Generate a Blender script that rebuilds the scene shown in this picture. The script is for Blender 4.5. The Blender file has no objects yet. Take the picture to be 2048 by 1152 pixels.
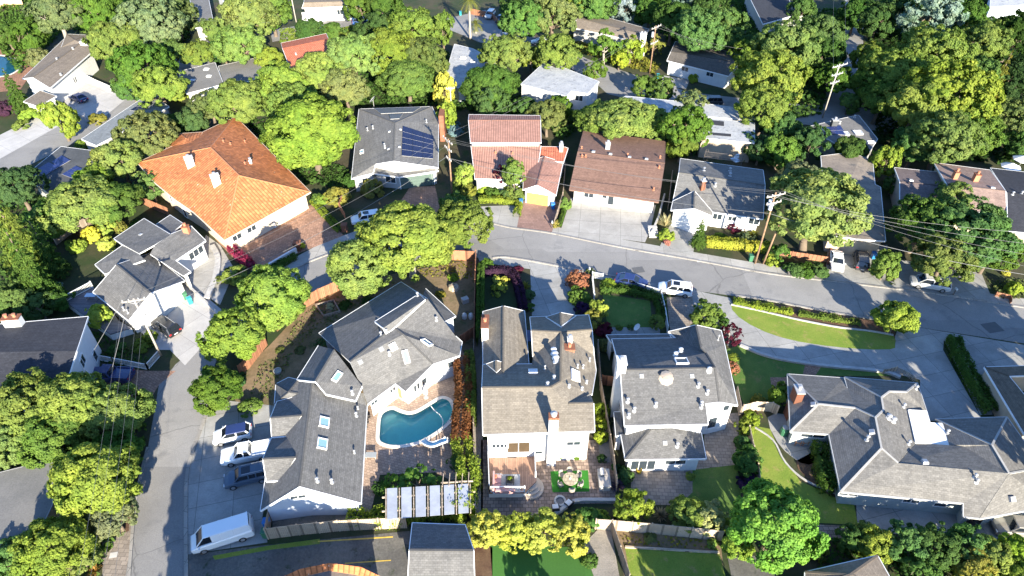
import bpy, bmesh, math, random
import numpy as np
from mathutils import Vector, Matrix
from mathutils.bvhtree import BVHTree
from mathutils.geometry import tessellate_polygon

SC = bpy.context.scene
COL = SC.collection
R = random.Random(7)

# ------------------------------------------------------------------ camera
TH = math.radians(40.5); CH = 62.0; FPX = 1365.33
cam_d = bpy.data.cameras.new('camera'); cam_d.lens = 24.0; cam_d.sensor_width = 36.0
cam_d.clip_start = 0.5; cam_d.clip_end = 6000
cam = bpy.data.objects.new('camera', cam_d); COL.objects.link(cam)
cam.location = (0, 0, CH); cam.rotation_euler = (math.pi/2 - TH, 0, 0)
SC.camera = cam
CAMP = Vector((0, 0, CH))

def ray(px, py):
    u = (px-1024)/FPX; v = (py-576)/FPX
    return Vector((u, math.cos(TH)-v*math.sin(TH), -math.sin(TH)-v*math.cos(TH)))
def G(px, py, z=0.0):
    """survey: the ground (or height z) point read off the photograph"""
    d = ray(px, py); t = (z-CH)/d.z
    return Vector((d.x*t, d.y*t, z))
def scale_at(p):
    return FPX/(p.y*math.cos(TH)-(p.z-CH)*math.sin(TH))
def pts(s, z=0.0):
    """'x,y x,y ...' -> points"""
    out = []
    for w in s.split():
        a = [float(q) for q in w.split(',')]
        out.append(G(a[0], a[1], a[2] if len(a) > 2 else z))
    return out

# ------------------------------------------------------------------ light
SUN_EL = math.radians(20.0)
sd = Vector((-0.30, 0.954, 0)).normalized()
L = bpy.data.lights.new('sun', 'SUN'); L.energy = 4.7; L.angle = math.radians(0.5); L.color = (1.0, 0.92, 0.76)
sun = bpy.data.objects.new('sun', L); COL.objects.link(sun)
dirv = Vector((sd.x*math.cos(SUN_EL), sd.y*math.cos(SUN_EL), -math.sin(SUN_EL)))
sun.rotation_euler = dirv.to_track_quat('-Z', 'Y').to_euler()
sun.location = (0, 0, 120)
W = bpy.data.worlds.new('World'); SC.world = W; W.use_nodes = True
nt = W.node_tree; bg = nt.nodes['Background']; sky = nt.nodes.new('ShaderNodeTexSky')
sky.sky_type = 'NISHITA'; sky.sun_disc = False; sky.sun_elevation = SUN_EL; sky.sun_rotation = math.radians(162.5); sky.ozone_density = 5.0; sky.air_density = 1.2; sky.dust_density = 0.3
tn = nt.nodes.new('ShaderNodeMix'); tn.data_type = 'RGBA'; tn.blend_type = 'MULTIPLY'; tn.inputs[0].default_value = 1.0
tn.inputs[7].default_value = (0.90, 0.96, 1.13, 1); nt.links.new(sky.outputs[0], tn.inputs[6]); nt.links.new(tn.outputs[2], bg.inputs[0]); bg.inputs[1].default_value = 0.09
SC.view_settings.view_transform = 'Standard'; SC.view_settings.look = 'None'
SC.view_settings.gamma = 1.0; SC.view_settings.exposure = 1.88
SC.cycles.max_bounces = 6; SC.cycles.diffuse_bounces = 3; SC.cycles.transparent_max_bounces = 6
SC.cycles.use_denoising = True

# ------------------------------------------------------------------ materials
MATS = {}
def _nodes(name):
    m = bpy.data.materials.new(name); m.use_nodes = True
    n = m.node_tree; b = n.nodes['Principled BSDF']
    return m, n, b
def _mix(n, fac, a, b, mode='MIX'):
    x = n.nodes.new('ShaderNodeMix'); x.data_type = 'RGBA'; x.blend_type = mode
    for sock, val in ((x.inputs[0], fac), (x.inputs[6], a), (x.inputs[7], b)):
        if isinstance(val, (int, float)): sock.default_value = val
        elif isinstance(val, tuple): sock.default_value = (*val, 1) if len(val) == 3 else val
        else: n.links.new(val, sock)
    return x.outputs[2]
def _noise(n, scale, detail=4, rough=0.6, vec=None):
    t = n.nodes.new('ShaderNodeTexNoise'); t.inputs['Scale'].default_value = scale
    t.inputs['Detail'].default_value = detail; t.inputs['Roughness'].default_value = rough
    if vec is not None: n.links.new(vec, t.inputs['Vector'])
    return t.outputs[0]
def _ramp(n, src, lo, hi):
    t = n.nodes.new('ShaderNodeMapRange'); n.links.new(src, t.inputs[0])
    t.inputs[1].default_value = lo; t.inputs[2].default_value = hi
    return t.outputs[0]
def _pos(n):
    return n.nodes.new('ShaderNodeNewGeometry').outputs['Position']
def _bump(n, b, h, strength, dist=0.02):
    t = n.nodes.new('ShaderNodeBump'); t.inputs['Strength'].default_value = strength; t.inputs['Distance'].default_value = dist
    n.links.new(h, t.inputs['Height']); n.links.new(t.outputs[0], b.inputs['Normal'])

def plain(name, c, rough=0.6, metal=0.0, var=0.12, scale=1.5, coat=0.0):
    """painted or solid surface with faint mottling"""
    if name in MATS: return MATS[name]
    m, n, b = _nodes(name)
    p = n.nodes.new('ShaderNodeTexCoord').outputs['Object']
    f = _ramp(n, _noise(n, scale, 5, 0.65, p), 0.3, 0.7)
    dk = tuple(q*(1-var) for q in c); lt = tuple(min(1, q*(1+var*0.6)) for q in c)
    n.links.new(_mix(n, f, dk, lt), b.inputs['Base Color'])
    b.inputs['Roughness'].default_value = rough; b.inputs['Metallic'].default_value = metal
    if coat: b.inputs['Coat Weight'].default_value = coat; b.inputs['Coat Roughness'].default_value = 0.07
    MATS[name] = m; return m
def ground_mat(name, c1, c2, c3=None, s1=0.25, s2=3.0, rough=0.9, bump=0.3, mixlo=0.4, mixhi=0.62):
    """mottled ground: large patches of c1/c2, fine speckle, optional stain c3"""
    if name in MATS: return MATS[name]
    m, n, b = _nodes(name); p = _pos(n)
    col = _mix(n, _ramp(n, _noise(n, s1, 5, 0.65, p), mixlo, mixhi), c1, c2)
    if c3: col = _mix(n, _ramp(n, _noise(n, s1*2.3, 4, 0.7, p), 0.56, 0.68), col, c3)
    fine = _noise(n, s2, 4, 0.75, p)
    col = _mix(n, 0.85, col, _mix(n, _ramp(n, fine, 0.25, 0.75), (0.55,)*3, (1.0,)*3), 'MULTIPLY')
    n.links.new(col, b.inputs['Base Color']); b.inputs['Roughness'].default_value = rough
    b.inputs['Specular IOR Level'].default_value = 0.25
    _bump(n, b, fine, bump, 0.05)
    MATS[name] = m; return m
def asphalt_mat(name, c1, c2, c3):
    m = ground_mat(name, c1, c2, c3, 0.14, 9, bump=0.15); n = m.node_tree; b = n.nodes['Principled BSDF']
    src = b.inputs['Base Color'].links[0].from_socket; p = _pos(n)
    nz = n.nodes.new('ShaderNodeTexNoise'); nz.inputs['Scale'].default_value = 0.5; nz.inputs['Detail'].default_value = 4; n.links.new(p, nz.inputs['Vector'])
    ad = n.nodes.new('ShaderNodeMixRGB'); ad.blend_type = 'ADD'; ad.inputs[0].default_value = 3.0; n.links.new(p, ad.inputs[1]); n.links.new(nz.outputs[1], ad.inputs[2])
    def crack(scale, w):
        v = n.nodes.new('ShaderNodeTexVoronoi'); v.feature = 'DISTANCE_TO_EDGE'; v.inputs['Scale'].default_value = scale; n.links.new(ad.outputs[0], v.inputs['Vector']); return _ramp(n, v.outputs['Distance'], 0, w)
    col = _mix(n, crack(0.07, 0.006), tuple(q*0.55 for q in c1), src)
    col = _mix(n, crack(0.19, 0.008), tuple(q*0.8 for q in c1), col)
    v = n.nodes.new('ShaderNodeTexVoronoi'); v.inputs['Scale'].default_value = 0.06; v.distance = 'CHEBYCHEV'; n.links.new(p, v.inputs['Vector'])
    col = _mix(n, 1.0, col, _mix(n, _ramp(n, v.outputs['Color'], 0.15, 0.9), (0.84,)*3, (1.06,)*3), 'MULTIPLY')
    n.links.new(col, b.inputs['Base Color']); return m
def slab_mat(name, c, w, h, joint=(0.5,)*3, var=0.15, rot=0.0, off=0.5, mortar=0.03, stain=0.35, cs=None):
    """paving: slabs or pavers w x h metres in world axes turned by rot"""
    if name in MATS: return MATS[name]
    m, n, b = _nodes(name); p = _pos(n)
    mp = n.nodes.new('ShaderNodeMapping'); mp.inputs['Rotation'].default_value = (0, 0, rot); n.links.new(p, mp.inputs[0])
    t = n.nodes.new('ShaderNodeTexBrick'); n.links.new(mp.outputs[0], t.inputs[0])
    t.offset = off
    t.inputs['Color1'].default_value = (*[q*(1-var) for q in c], 1); t.inputs['Color2'].default_value = (*(cs or [min(1, q*(1+var)) for q in c]), 1)
    t.inputs['Mortar'].default_value = (*[q*k for q, k in zip(c, joint)], 1)
    t.inputs['Scale'].default_value = 1.0; t.inputs['Mortar Size'].default_value = mortar; t.inputs['Mortar Smooth'].default_value = 0.3
    t.inputs['Brick Width'].default_value = w; t.inputs['Row Height'].default_value = h; t.inputs['Bias'].default_value = 0.0
    col = _mix(n, stain, t.outputs[0], _mix(n, _ramp(n, _noise(n, 0.35, 6, 0.7, p), 0.35, 0.65), (0.35,)*3, (1.0,)*3), 'MULTIPLY')
    col = _mix(n, 0.5, col, _mix(n, _ramp(n, _noise(n, 6, 3, 0.7, p), 0.25, 0.75), (0.6,)*3, (1.0,)*3), 'MULTIPLY')
    n.links.new(col, b.inputs['Base Color']); b.inputs['Roughness'].default_value = 0.88
    b.inputs['Specular IOR Level'].default_value = 0.25
    MATS[name] = m; return m
def shingle_mat(name, c, w=0.55, h=0.3, var=0.22, blotch=0.3):
    """roof shingles in courses along the slope (face UVs in metres)"""
    if name in MATS: return MATS[name]
    m, n, b = _nodes(name)
    uv = n.nodes.new('ShaderNodeUVMap').outputs[0]; p = _pos(n)
    t = n.nodes.new('ShaderNodeTexBrick'); n.links.new(uv, t.inputs[0])
    t.inputs['Color1'].default_value = (*[q*(1-var) for q in c], 1); t.inputs['Color2'].default_value = (*[min(1, q*(1+var)) for q in c], 1)
    t.inputs['Mortar'].default_value = (*[q*0.7 for q in c], 1)
    t.inputs['Scale'].default_value = 1.0; t.inputs['Mortar Size'].default_value = 0.018; t.inputs['Mortar Smooth'].default_value = 0.5
    t.inputs['Brick Width'].default_value = w; t.inputs['Row Height'].default_value = h
    col = _mix(n, blotch, t.outputs[0], _mix(n, _ramp(n, _noise(n, 0.5, 6, 0.7, p), 0.3, 0.7), (0.45,)*3, (1.0,)*3), 'MULTIPLY')
    col = _mix(n, 0.5, col, _mix(n, _ramp(n, _noise(n, 4, 4, 0.75, p), 0.25, 0.75), (0.5,)*3, (1.0,)*3), 'MULTIPLY')
    ms = n.nodes.new('ShaderNodeMapping'); ms.inputs['Scale'].default_value = (1.6, 0.16, 1); n.links.new(uv, ms.inputs[0])
    col = _mix(n, 0.55, col, _mix(n, _ramp(n, _noise(n, 1.0, 5, 0.65, ms.outputs[0]), 0.33, 0.62), (0.76, 0.76, 0.77), (1.05, 1.04, 1.02)), 'MULTIPLY')
    mr = n.nodes.new('ShaderNodeMapping'); mr.inputs['Scale'].default_value = (0.12, 3.4, 1); n.links.new(uv, mr.inputs[0])
    col = _mix(n, 0.6, col, _mix(n, _ramp(n, _noise(n, 1.0, 2, 0.5, mr.outputs[0]), 0.35, 0.65), (0.8,)*3, (1.08,)*3), 'MULTIPLY')
    n.links.new(col, b.inputs['Base Color']); b.inputs['Roughness'].default_value = 0.9
    b.inputs['Specular IOR Level'].default_value = 0.2
    # each course laps over the next: saw-tooth height up the slope
    sp = n.nodes.new('ShaderNodeSeparateXYZ'); n.links.new(uv, sp.inputs[0])
    d = n.nodes.new('ShaderNodeMath'); d.operation = 'DIVIDE'; n.links.new(sp.outputs[1], d.inputs[0]); d.inputs[1].default_value = h
    fr = n.nodes.new('ShaderNodeMath'); fr.operation = 'FRACT'; n.links.new(d.outputs[0], fr.inputs[0])
    inv = n.nodes.new('ShaderNodeMath'); inv.operation = 'SUBTRACT'; inv.inputs[0].default_value = 1.0; n.links.new(fr.outputs[0], inv.inputs[1])
    _bump(n, b, inv.outputs[0], 0.35, 0.03)
    MATS[name] = m; return m
def tile_mat(name, c, pitch=0.36, var=0.25, speck=(0.5, 0.45, 0.38)):
    """barrel tiles: ribs run down the slope, in courses"""
    if name in MATS: return MATS[name]
    m, n, b = _nodes(name)
    uv = n.nodes.new('ShaderNodeUVMap').outputs[0]; p = _pos(n)
    sp = n.nodes.new('ShaderNodeSeparateXYZ'); n.links.new(uv, sp.inputs[0])
    def saw(src, per):
        d = n.nodes.new('ShaderNodeMath'); d.operation = 'DIVIDE'; n.links.new(src, d.inputs[0]); d.inputs[1].default_value = per
        f = n.nodes.new('ShaderNodeMath'); f.operation = 'FRACT'; n.links.new(d.outputs[0], f.inputs[0]); return f.outputs[0]
    su = saw(sp.outputs[0], pitch)
    s = n.nodes.new('ShaderNodeMath'); s.operation = 'MULTIPLY'; n.links.new(su, s.inputs[0]); s.inputs[1].default_value = math.pi
    rib = n.nodes.new('ShaderNodeMath'); rib.operation = 'SINE'; n.links.new(s.outputs[0], rib.inputs[0])
    sv = saw(sp.outputs[1], 0.42)
    t = n.nodes.new('ShaderNodeTexBrick'); n.links.new(uv, t.inputs[0]); t.offset = 0.0
    t.inputs['Color1'].default_value = (*[q*(1-var) for q in c], 1); t.inputs['Color2'].default_value = (*[min(1, q*(1+var)) for q in c], 1)
    t.inputs['Mortar'].default_value = (*[q*0.5 for q in c], 1); t.inputs['Scale'].default_value = 1
    t.inputs['Mortar Size'].default_value = 0.0; t.inputs['Brick Width'].default_value = pitch; t.inputs['Row Height'].default_value = 0.42
    col = _mix(n, _ramp(n, rib.outputs[0], 0.0, 0.55), tuple(q*0.3 for q in c), t.outputs[0])
    col = _mix(n, _ramp(n, sv, 0.0, 0.12), tuple(q*0.6 for q in c), col)
    col = _mix(n, 0.45, col, _mix(n, _ramp(n, _noise(n, 0.45, 5, 0.7, p), 0.3, 0.7), (0.5, 0.5, 0.5), (1, 1, 1)), 'MULTIPLY')
    col = _mix(n, _ramp(n, _noise(n, 2.2, 3, 0.6, p), 0.69, 0.74), col, speck)
    n.links.new(col, b.inputs['Base Color']); b.inputs['Roughness'].default_value = 0.8; b.inputs['Specular IOR Level'].default_value = 0.25
    _bump(n, b, rib.outputs[0], 0.4, 0.05)
    MATS[name] = m; return m
def plank_mat(name, c, w=0.14, var=0.25, axis=0, ang=0.0):
    if name in MATS: return MATS[name]
    m, n, b = _nodes(name); p = _pos(n)
    mp = n.nodes.new('ShaderNodeMapping'); mp.inputs['Rotation'].default_value = (0, 0, ang); n.links.new(p, mp.inputs[0])
    t = n.nodes.new('ShaderNodeTexBrick'); n.links.new(mp.outputs[0], t.inputs[0])
    t.inputs['Color1'].default_value = (*[q*(1-var) for q in c], 1); t.inputs['Color2'].default_value = (*[min(1, q*(1+var)) for q in c], 1)
    t.inputs['Mortar'].default_value = (*[q*0.4 for q in c], 1); t.inputs['Scale'].default_value = 1
    t.inputs['Mortar Size'].default_value = 0.012; t.inputs['Brick Width'].default_value = 3.0; t.inputs['Row Height'].default_value = w
    col = _mix(n, 0.5, t.outputs[0], _mix(n, _ramp(n, _noise(n, 1.5, 6, 0.7, p), 0.3, 0.7), (0.5,)*3, (1.0,)*3), 'MULTIPLY')
    n.links.new(col, b.inputs['Base Color']); b.inputs['Roughness'].default_value = 0.8
    MATS[name] = m; return m
def leaf_mat(name='foliage', trans=0.38):
    """leaves: each object's own colour, varied leaf by leaf and clump by clump"""
    if name in MATS: return MATS[name]
    m = bpy.data.materials.new(name); m.use_nodes = True; n = m.node_tree
    n.nodes.remove(n.nodes['Principled BSDF']); out = n.nodes['Material Output']
    oi = n.nodes.new('ShaderNodeObjectInfo'); ge = n.nodes.new('ShaderNodeNewGeometry')
    rnd = ge.outputs['Random Per Island']
    a = _mix(n, rnd, (0.78, 0.82, 0.85), (1.20, 1.18, 1.15))
    col = _mix(n, 1.0, oi.outputs['Color'], a, 'MULTIPLY')
    col = _mix(n, 1.0, col, _mix(n, _ramp(n, _noise(n, 0.6, 4, 0.6, ge.outputs['Position']), 0.3, 0.7), (0.72, 0.8, 0.85), (1.22, 1.15, 0.95)), 'MULTIPLY')
    col = _mix(n, 1.0, col, _mix(n, _ramp(n, _noise(n, 0.22, 3, 0.55, ge.outputs['Position']), 0.36, 0.66), (0.88, 0.96, 0.95), (1.10, 1.04, 1.15)), 'MULTIPLY')
    d = n.nodes.new('ShaderNodeBsdfDiffuse'); t = n.nodes.new('ShaderNodeBsdfTranslucent')
    n.links.new(col, d.inputs[0]); n.links.new(_mix(n, 1.0, col, (1.0, 1.2, 0.8), 'MULTIPLY'), t.inputs[0])
    x = n.nodes.new('ShaderNodeMixShader'); x.inputs[0].default_value = trans
    n.links.new(d.outputs[0], x.inputs[1]); n.links.new(t.outputs[0], x.inputs[2]); n.links.new(x.outputs[0], out.inputs[0])
    MATS[name] = m; return m
def glass_mat(name='window_glass', c=(0.03, 0.04, 0.05), rough=0.08):
    if name in MATS: return MATS[name]
    m, n, b = _nodes(name)
    b.inputs['Base Color'].default_value = (*c, 1); b.inputs['Roughness'].default_value = rough
    b.inputs['Specular IOR Level'].default_value = 0.7
    MATS[name] = m; return m

LEAF = leaf_mat()
WHITE = plain('white_paint', (0.66, 0.655, 0.635), 0.55, var=0.09)
CREAM = plain('cream_stucco', (0.62, 0.55, 0.42), 0.8)
BLUEWHITE = plain('pale_blue_siding', (0.52, 0.56, 0.61), 0.7, var=0.06)
GREYWALL = plain('grey_siding', (0.38, 0.37, 0.35), 0.8)
TANWALL = plain('tan_wall', (0.42, 0.34, 0.25), 0.8)
TRIM = plain('white_trim', (0.75, 0.75, 0.74), 0.5, var=0.05)
DARKTRIM = plain('dark_trim', (0.10, 0.085, 0.075), 0.6)
BROWNTRIM = plain('brown_trim', (0.20, 0.12, 0.09), 0.6)
GLASS = glass_mat()
BLACK = plain('black_plastic', (0.02, 0.02, 0.022), 0.45)
METAL = plain('galvanised_metal', (0.42, 0.42, 0.42), 0.5, 0.3)
BRICK = slab_mat('red_brick', (0.36, 0.15, 0.09), 0.25, 0.09)
CONC = plain('concrete_block', (0.42, 0.40, 0.37), 0.9, var=0.25)
BARK = plain('bark', (0.16, 0.12, 0.085), 0.95, var=0.4, scale=4)
PALEBARK = plain('pale_bark', (0.34, 0.30, 0.25), 0.95, var=0.3, scale=4)
POLEWOOD = plain('weathered_pole_wood', (0.28, 0.17, 0.10), 0.9, var=0.35, scale=3)
REDWOOD = plank_mat('redwood_boards', (0.36, 0.16, 0.085), 0.15)
GREYWOOD = plank_mat('weathered_grey_boards', (0.34, 0.27, 0.21), 0.15)
PALEWOOD = plank_mat('pale_boards', (0.50, 0.40, 0.29), 0.15)

# ------------------------------------------------------------------ mesh builder
def world_off(o):
    v = Vector((0, 0, 0))
    while o is not None:
        v = v + o.location; o = o.parent
    return v
class MB:
    def __init__(s): s.v = []; s.f = []; s.m = []; s.uv = []
    def face(s, P, mi=0, uv=None):
        i = len(s.v); s.v += [Vector(p) for p in P]; s.f.append(list(range(i, i+len(P)))); s.m.append(mi)
        s.uv.append(uv or [(0, 0)]*len(P))
    def hexa(s, b, t, mi=0, mtop=None):
        """b, t: matching rings (ccw from above)"""
        n = len(b)
        s.face(t, mi if mtop is None else mtop); s.face(b[::-1], mi)
        for i in range(n):
            j = (i+1) % n; s.face([b[i], b[j], t[j], t[i]], mi)
    def box(s, c, size, rz=0.0, mi=0, M=None, taper=1.0):
        hx, hy, hz = [q/2 for q in size]
        if M is None: M = Matrix.Rotation(rz, 3, 'Z')
        c = Vector(c)
        b = [c+M@Vector((x, y, -hz)) for x, y in ((-hx, -hy), (hx, -hy), (hx, hy), (-hx, hy))]
        t = [c+M@Vector((x*taper, y*taper, hz)) for x, y in ((-hx, -hy), (hx, -hy), (hx, hy), (-hx, hy))]
        s.hexa(b, t, mi)
    def bar(s, p, q, w, h, mi=0, up=None):
        """rectangular bar from p to q, w wide, h high"""
        p = Vector(p); q = Vector(q); d = (q-p)
        if d.length < 1e-5: return
        d.normalize(); u = Vector(up) if up is not None else Vector((0, 0, 1))
        if abs(d.dot(u)) > 0.98: u = Vector((0, 1, 0))
        sx = d.cross(u).normalized()*w/2; sz = sx.cross(d).normalized()*h/2
        a = [p-sx-sz, p+sx-sz, p+sx+sz, p-sx+sz]; b = [x+(q-p) for x in a]
        s.face(a, mi); s.face(b[::-1], mi)
        for i in range(4):
            j = (i+1) % 4; s.face([a[j], a[i], b[i], b[j]], mi)
    def cyl(s, p, q, r0, r1=None, n=8, mi=0, cap=True):
        r1 = r0 if r1 is None else r1
        p = Vector(p); q = Vector(q); d = (q-p).normalized()
        u = d.orthogonal().normalized(); w = d.cross(u)
        A = [p+(u*math.cos(k*2*math.pi/n)+w*math.sin(k*2*math.pi/n))*r0 for k in range(n)]
        B = [q+(u*math.cos(k*2*math.pi/n)+w*math.sin(k*2*math.pi/n))*r1 for k in range(n)]
        for k in range(n):
            j = (k+1) % n; s.face([A[k], A[j], B[j], B[k]], mi)
        if cap: s.face(A[::-1], mi); s.face(B, mi)
    def tube(s, P, r, n=6, mi=0):
        for a, b in zip(P[:-1], P[1:]): s.cyl(a, b, r, r, n, mi, False)
    def lathe(s, c, prof, n=16, mi=0):
        c = Vector(c)
        for (r0, z0), (r1, z1) in zip(prof[:-1], prof[1:]):
            for k in range(n):
                a = 2*math.pi*k/n; b = 2*math.pi*(k+1)/n
                P = [c+Vector((r0*math.cos(a), r0*math.sin(a), z0)), c+Vector((r0*math.cos(b), r0*math.sin(b), z0)),
                     c+Vector((r1*math.cos(b), r1*math.sin(b), z1)), c+Vector((r1*math.cos(a), r1*math.sin(a), z1))]
                if r0 < 1e-6: P = P[1:]
                elif r1 < 1e-6: P = P[:3]
                s.face(P, mi)
    def prism(s, poly, z0, z1, mi=0, mtop=None):
        P = [Vector((p[0], p[1], 0)) for p in poly]
        ar = sum(P[i].x*P[(i+1) % len(P)].y-P[(i+1) % len(P)].x*P[i].y for i in range(len(P)))
        if ar < 0: P = P[::-1]
        s.hexa([p+Vector((0, 0, z0)) for p in P], [p+Vector((0, 0, z1)) for p in P], mi, mtop)
    def strip(s, path, w, z0, z1, mi=0, closed=False):
        """kerb / wall of width w following a path"""
        L_, R_ = offset_path(path, w/2, closed)
        n = len(path); rng = range(n if closed else n-1)
        for i in rng:
            j = (i+1) % n
            a, b, c, d = L_[i], L_[j], R_[j], R_[i]
            Z = lambda p, z: Vector((p.x, p.y, z))
            s.face([Z(d, z1), Z(c, z1), Z(b, z1), Z(a, z1)], mi)
            s.face([Z(a, z0), Z(a, z1), Z(b, z1), Z(b, z0)], mi); s.face([Z(c, z0), Z(c, z1), Z(d, z1), Z(d, z0)], mi)
        if not closed:
            for i in (0, n-1):
                a, d = L_[i], R_[i]
                s.face([Vector((a.x, a.y, z0)), Vector((d.x, d.y, z0)), Vector((d.x, d.y, z1)), Vector((a.x, a.y, z1))], mi)
    def build(s, name, mats, parent=None, smooth=False, kind=None, bevel=0.0, weld=False):
        off = world_off(parent) if parent is not None else Vector((0, 0, 0))
        me = bpy.data.meshes.new(name)
        me.from_pydata([tuple(v-off) for v in s.v], [], s.f)
        mats = mats if isinstance(mats, (list, tuple)) else [mats]
        for m in mats: me.materials.append(m)
        me.polygons.foreach_set('material_index', s.m)
        ul = me.uv_layers.new(name='UVMap'); ul.data.foreach_set('uv', [c for u in s.uv for p in u for c in p])
        if weld or smooth or bevel:
            bm = bmesh.new(); bm.from_mesh(me); bmesh.ops.remove_doubles(bm, verts=bm.verts, dist=1e-4)
            bmesh.ops.recalc_face_normals(bm, faces=bm.faces); bm.to_mesh(me); bm.free()
        if smooth: me.polygons.foreach_set('use_smooth', [True]*len(me.polygons))
        me.update()
        o = bpy.data.objects.new(name, me); COL.objects.link(o)
        if parent is not None: o.parent = parent
        if bevel:
            b = o.modifiers.new('bevel', 'BEVEL'); b.width = bevel; b.segments = 2; b.limit_method = 'ANGLE'; b.angle_limit = 0.6
        if kind: o['kind'] = kind
        return o
def offset_path(P, d, closed=False):
    n = len(P); Lf = []; Rt = []
    for i in range(n):
        a = P[(i-1) % n] if (closed or i > 0) else None
        b = P[(i+1) % n] if (closed or i < n-1) else None
        t1 = (Vector((P[i].x-a.x, P[i].y-a.y, 0))).normalized() if a is not None else None
        t2 = (Vector((b.x-P[i].x, b.y-P[i].y, 0))).normalized() if b is not None else None
        if t1 is None: t1 = t2
        if t2 is None: t2 = t1
        n1 = Vector((-t1.y, t1.x, 0)); n2 = Vector((-t2.y, t2.x, 0))
        m = (n1+n2)
        m = m.normalized() if m.length > 1e-6 else n1
        k = d/max(0.35, m.dot(n1))
        Lf.append(P[i]+m*k); Rt.append(P[i]-m*k)
    return Lf, Rt
def smooth_path(P, k=4, closed=False):
    """Catmull-Rom through survey points"""
    n = len(P); out = []
    for i in range(n if closed else n-1):
        if closed: a, b, c, d = P[(i-1) % n], P[i], P[(i+1) % n], P[(i+2) % n]
        else: a, b, c, d = P[max(0, i-1)], P[i], P[i+1], P[min(n-1, i+2)]
        for j in range(k):
            t = j/k
            out.append(0.5*((2*b)+(c-a)*t+(2*a-5*b+4*c-d)*t*t+(3*b-3*c+d-a)*t**3))
    if not closed: out.append(P[-1].copy())
    return out
def tag(o, label, cat, group=None, kind=None):
    o['label'] = label; o['category'] = cat
    if group: o['group'] = group
    if kind: o['kind'] = kind
    return o
def thing(name, label, cat, loc, group=None, rz=0.0):
    o = bpy.data.objects.new(name, None); o.empty_display_size = 0.3; COL.objects.link(o)
    o.location = loc; o.rotation_euler = (0, 0, rz)
    return tag(o, label, cat, group)
def copy_tree(o, parent=None):
    c = o.copy(); COL.objects.link(c)
    if parent is not None: c.parent = parent
    for ch in list(o.children): copy_tree(ch, c)
    return c
def hide_proto(o):
    for ch in list(o.children): hide_proto(ch)
    bpy.data.objects.remove(o)
# ------------------------------------------------------------------ ground sheets
def sheet(name, poly, m, layer, label, hole=None, kind='structure', cat='ground', smooth=0):
    P = pts(poly) if isinstance(poly, str) else poly
    if smooth: P = smooth_path(P, smooth, True)
    z = 0.004*layer
    P = [Vector((p.x, p.y, z)) for p in P]
    mb = MB()
    if hole:
        HS = [[Vector((p.x, p.y, z)) for p in H] for H in hole]; allp = P+sum(HS, [])
        for t in tessellate_polygon([P]+HS):
            q = [allp[i] for i in t]
            if (q[1]-q[0]).cross(q[2]-q[0]).z < 0: q = q[::-1]
            mb.face(q)
    else:
        ar = sum(P[i].x*P[(i+1) % len(P)].y-P[(i+1) % len(P)].x*P[i].y for i in range(len(P)))
        mb.face(P if ar > 0 else P[::-1])
    o = mb.build(name, m); o['kind'] = kind; o['label'] = label; o['category'] = cat
    return o
def kerb(path, label, w=0.3, h=0.13, m=None, smooth=4, name='kerb'):
    P = pts(path) if isinstance(path, str) else path
    if smooth: P = smooth_path(P, smooth)
    mb = MB(); mb.strip(P, w, -0.05, h); o = mb.build(name, m or KERBM); o['kind'] = 'structure'; o['label'] = label; o['category'] = 'kerb'
    return o

SOIL = ground_mat('soil', (0.035, 0.055, 0.018), (0.085, 0.072, 0.042), (0.04, 0.07, 0.018), 0.12, 2.5, bump=0.6)
DIRT = ground_mat('bare_dirt', (0.27, 0.19, 0.115), (0.17, 0.13, 0.07), (0.10, 0.11, 0.04), 0.3, 2.5, bump=0.6)
MULCH = ground_mat('red_mulch', (0.11, 0.06, 0.04), (0.16, 0.10, 0.06), None, 0.6, 5, bump=0.6)
ASPH = asphalt_mat('asphalt', (0.285, 0.275, 0.262), (0.335, 0.322, 0.303), (0.25, 0.243, 0.235))
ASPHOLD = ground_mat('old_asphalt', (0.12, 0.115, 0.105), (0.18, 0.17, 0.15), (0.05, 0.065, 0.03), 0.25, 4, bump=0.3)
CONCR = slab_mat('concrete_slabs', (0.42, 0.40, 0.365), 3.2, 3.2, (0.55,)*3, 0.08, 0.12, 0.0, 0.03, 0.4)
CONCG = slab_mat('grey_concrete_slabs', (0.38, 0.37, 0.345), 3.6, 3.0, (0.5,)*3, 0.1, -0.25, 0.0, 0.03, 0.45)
CONCL = slab_mat('light_concrete', (0.50, 0.48, 0.455), 4.0, 4.0, (0.6,)*3, 0.06, 0.6, 0.0, 0.03, 0.3)
KERBM = slab_mat('kerb_concrete', (0.36, 0.335, 0.30), 1.6, 1.6, (0.5,)*3, 0.1, 0.2, 0.0, 0.03, 0.3)
PAVER = slab_mat('brown_pavers', (0.36, 0.265, 0.205), 0.55, 0.42, (0.45,)*3, 0.28, 0.0, 0.5, 0.035, 0.4)
PAVERG = slab_mat('grey_brown_pavers', (0.33, 0.275, 0.225), 0.6, 0.42, (0.6,)*3, 0.18, 0.05, 0.5, 0.03, 0.4)
POOLPAV = slab_mat('pool_deck_pavers', (0.46, 0.33, 0.245), 0.4, 0.3, (0.6,)*3, 0.2, 0.3, 0.5, 0.03, 0.35)
BRICKPAV = slab_mat('brick_drive_pavers', (0.40, 0.235, 0.16), 0.45, 0.3, (0.6,)*3, 0.22, 0.55, 0.5, 0.03, 0.4)
REDPAV = slab_mat('red_brown_drive', (0.32, 0.20, 0.165), 0.5, 0.5, (0.7,)*3, 0.12, 0.1, 0.5, 0.02, 0.4)
GRASS = ground_mat('lawn_grass', (0.18, 0.26, 0.035), (0.24, 0.295, 0.048), (0.32, 0.28, 0.085), 0.35, 7, bump=0.8)
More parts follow.
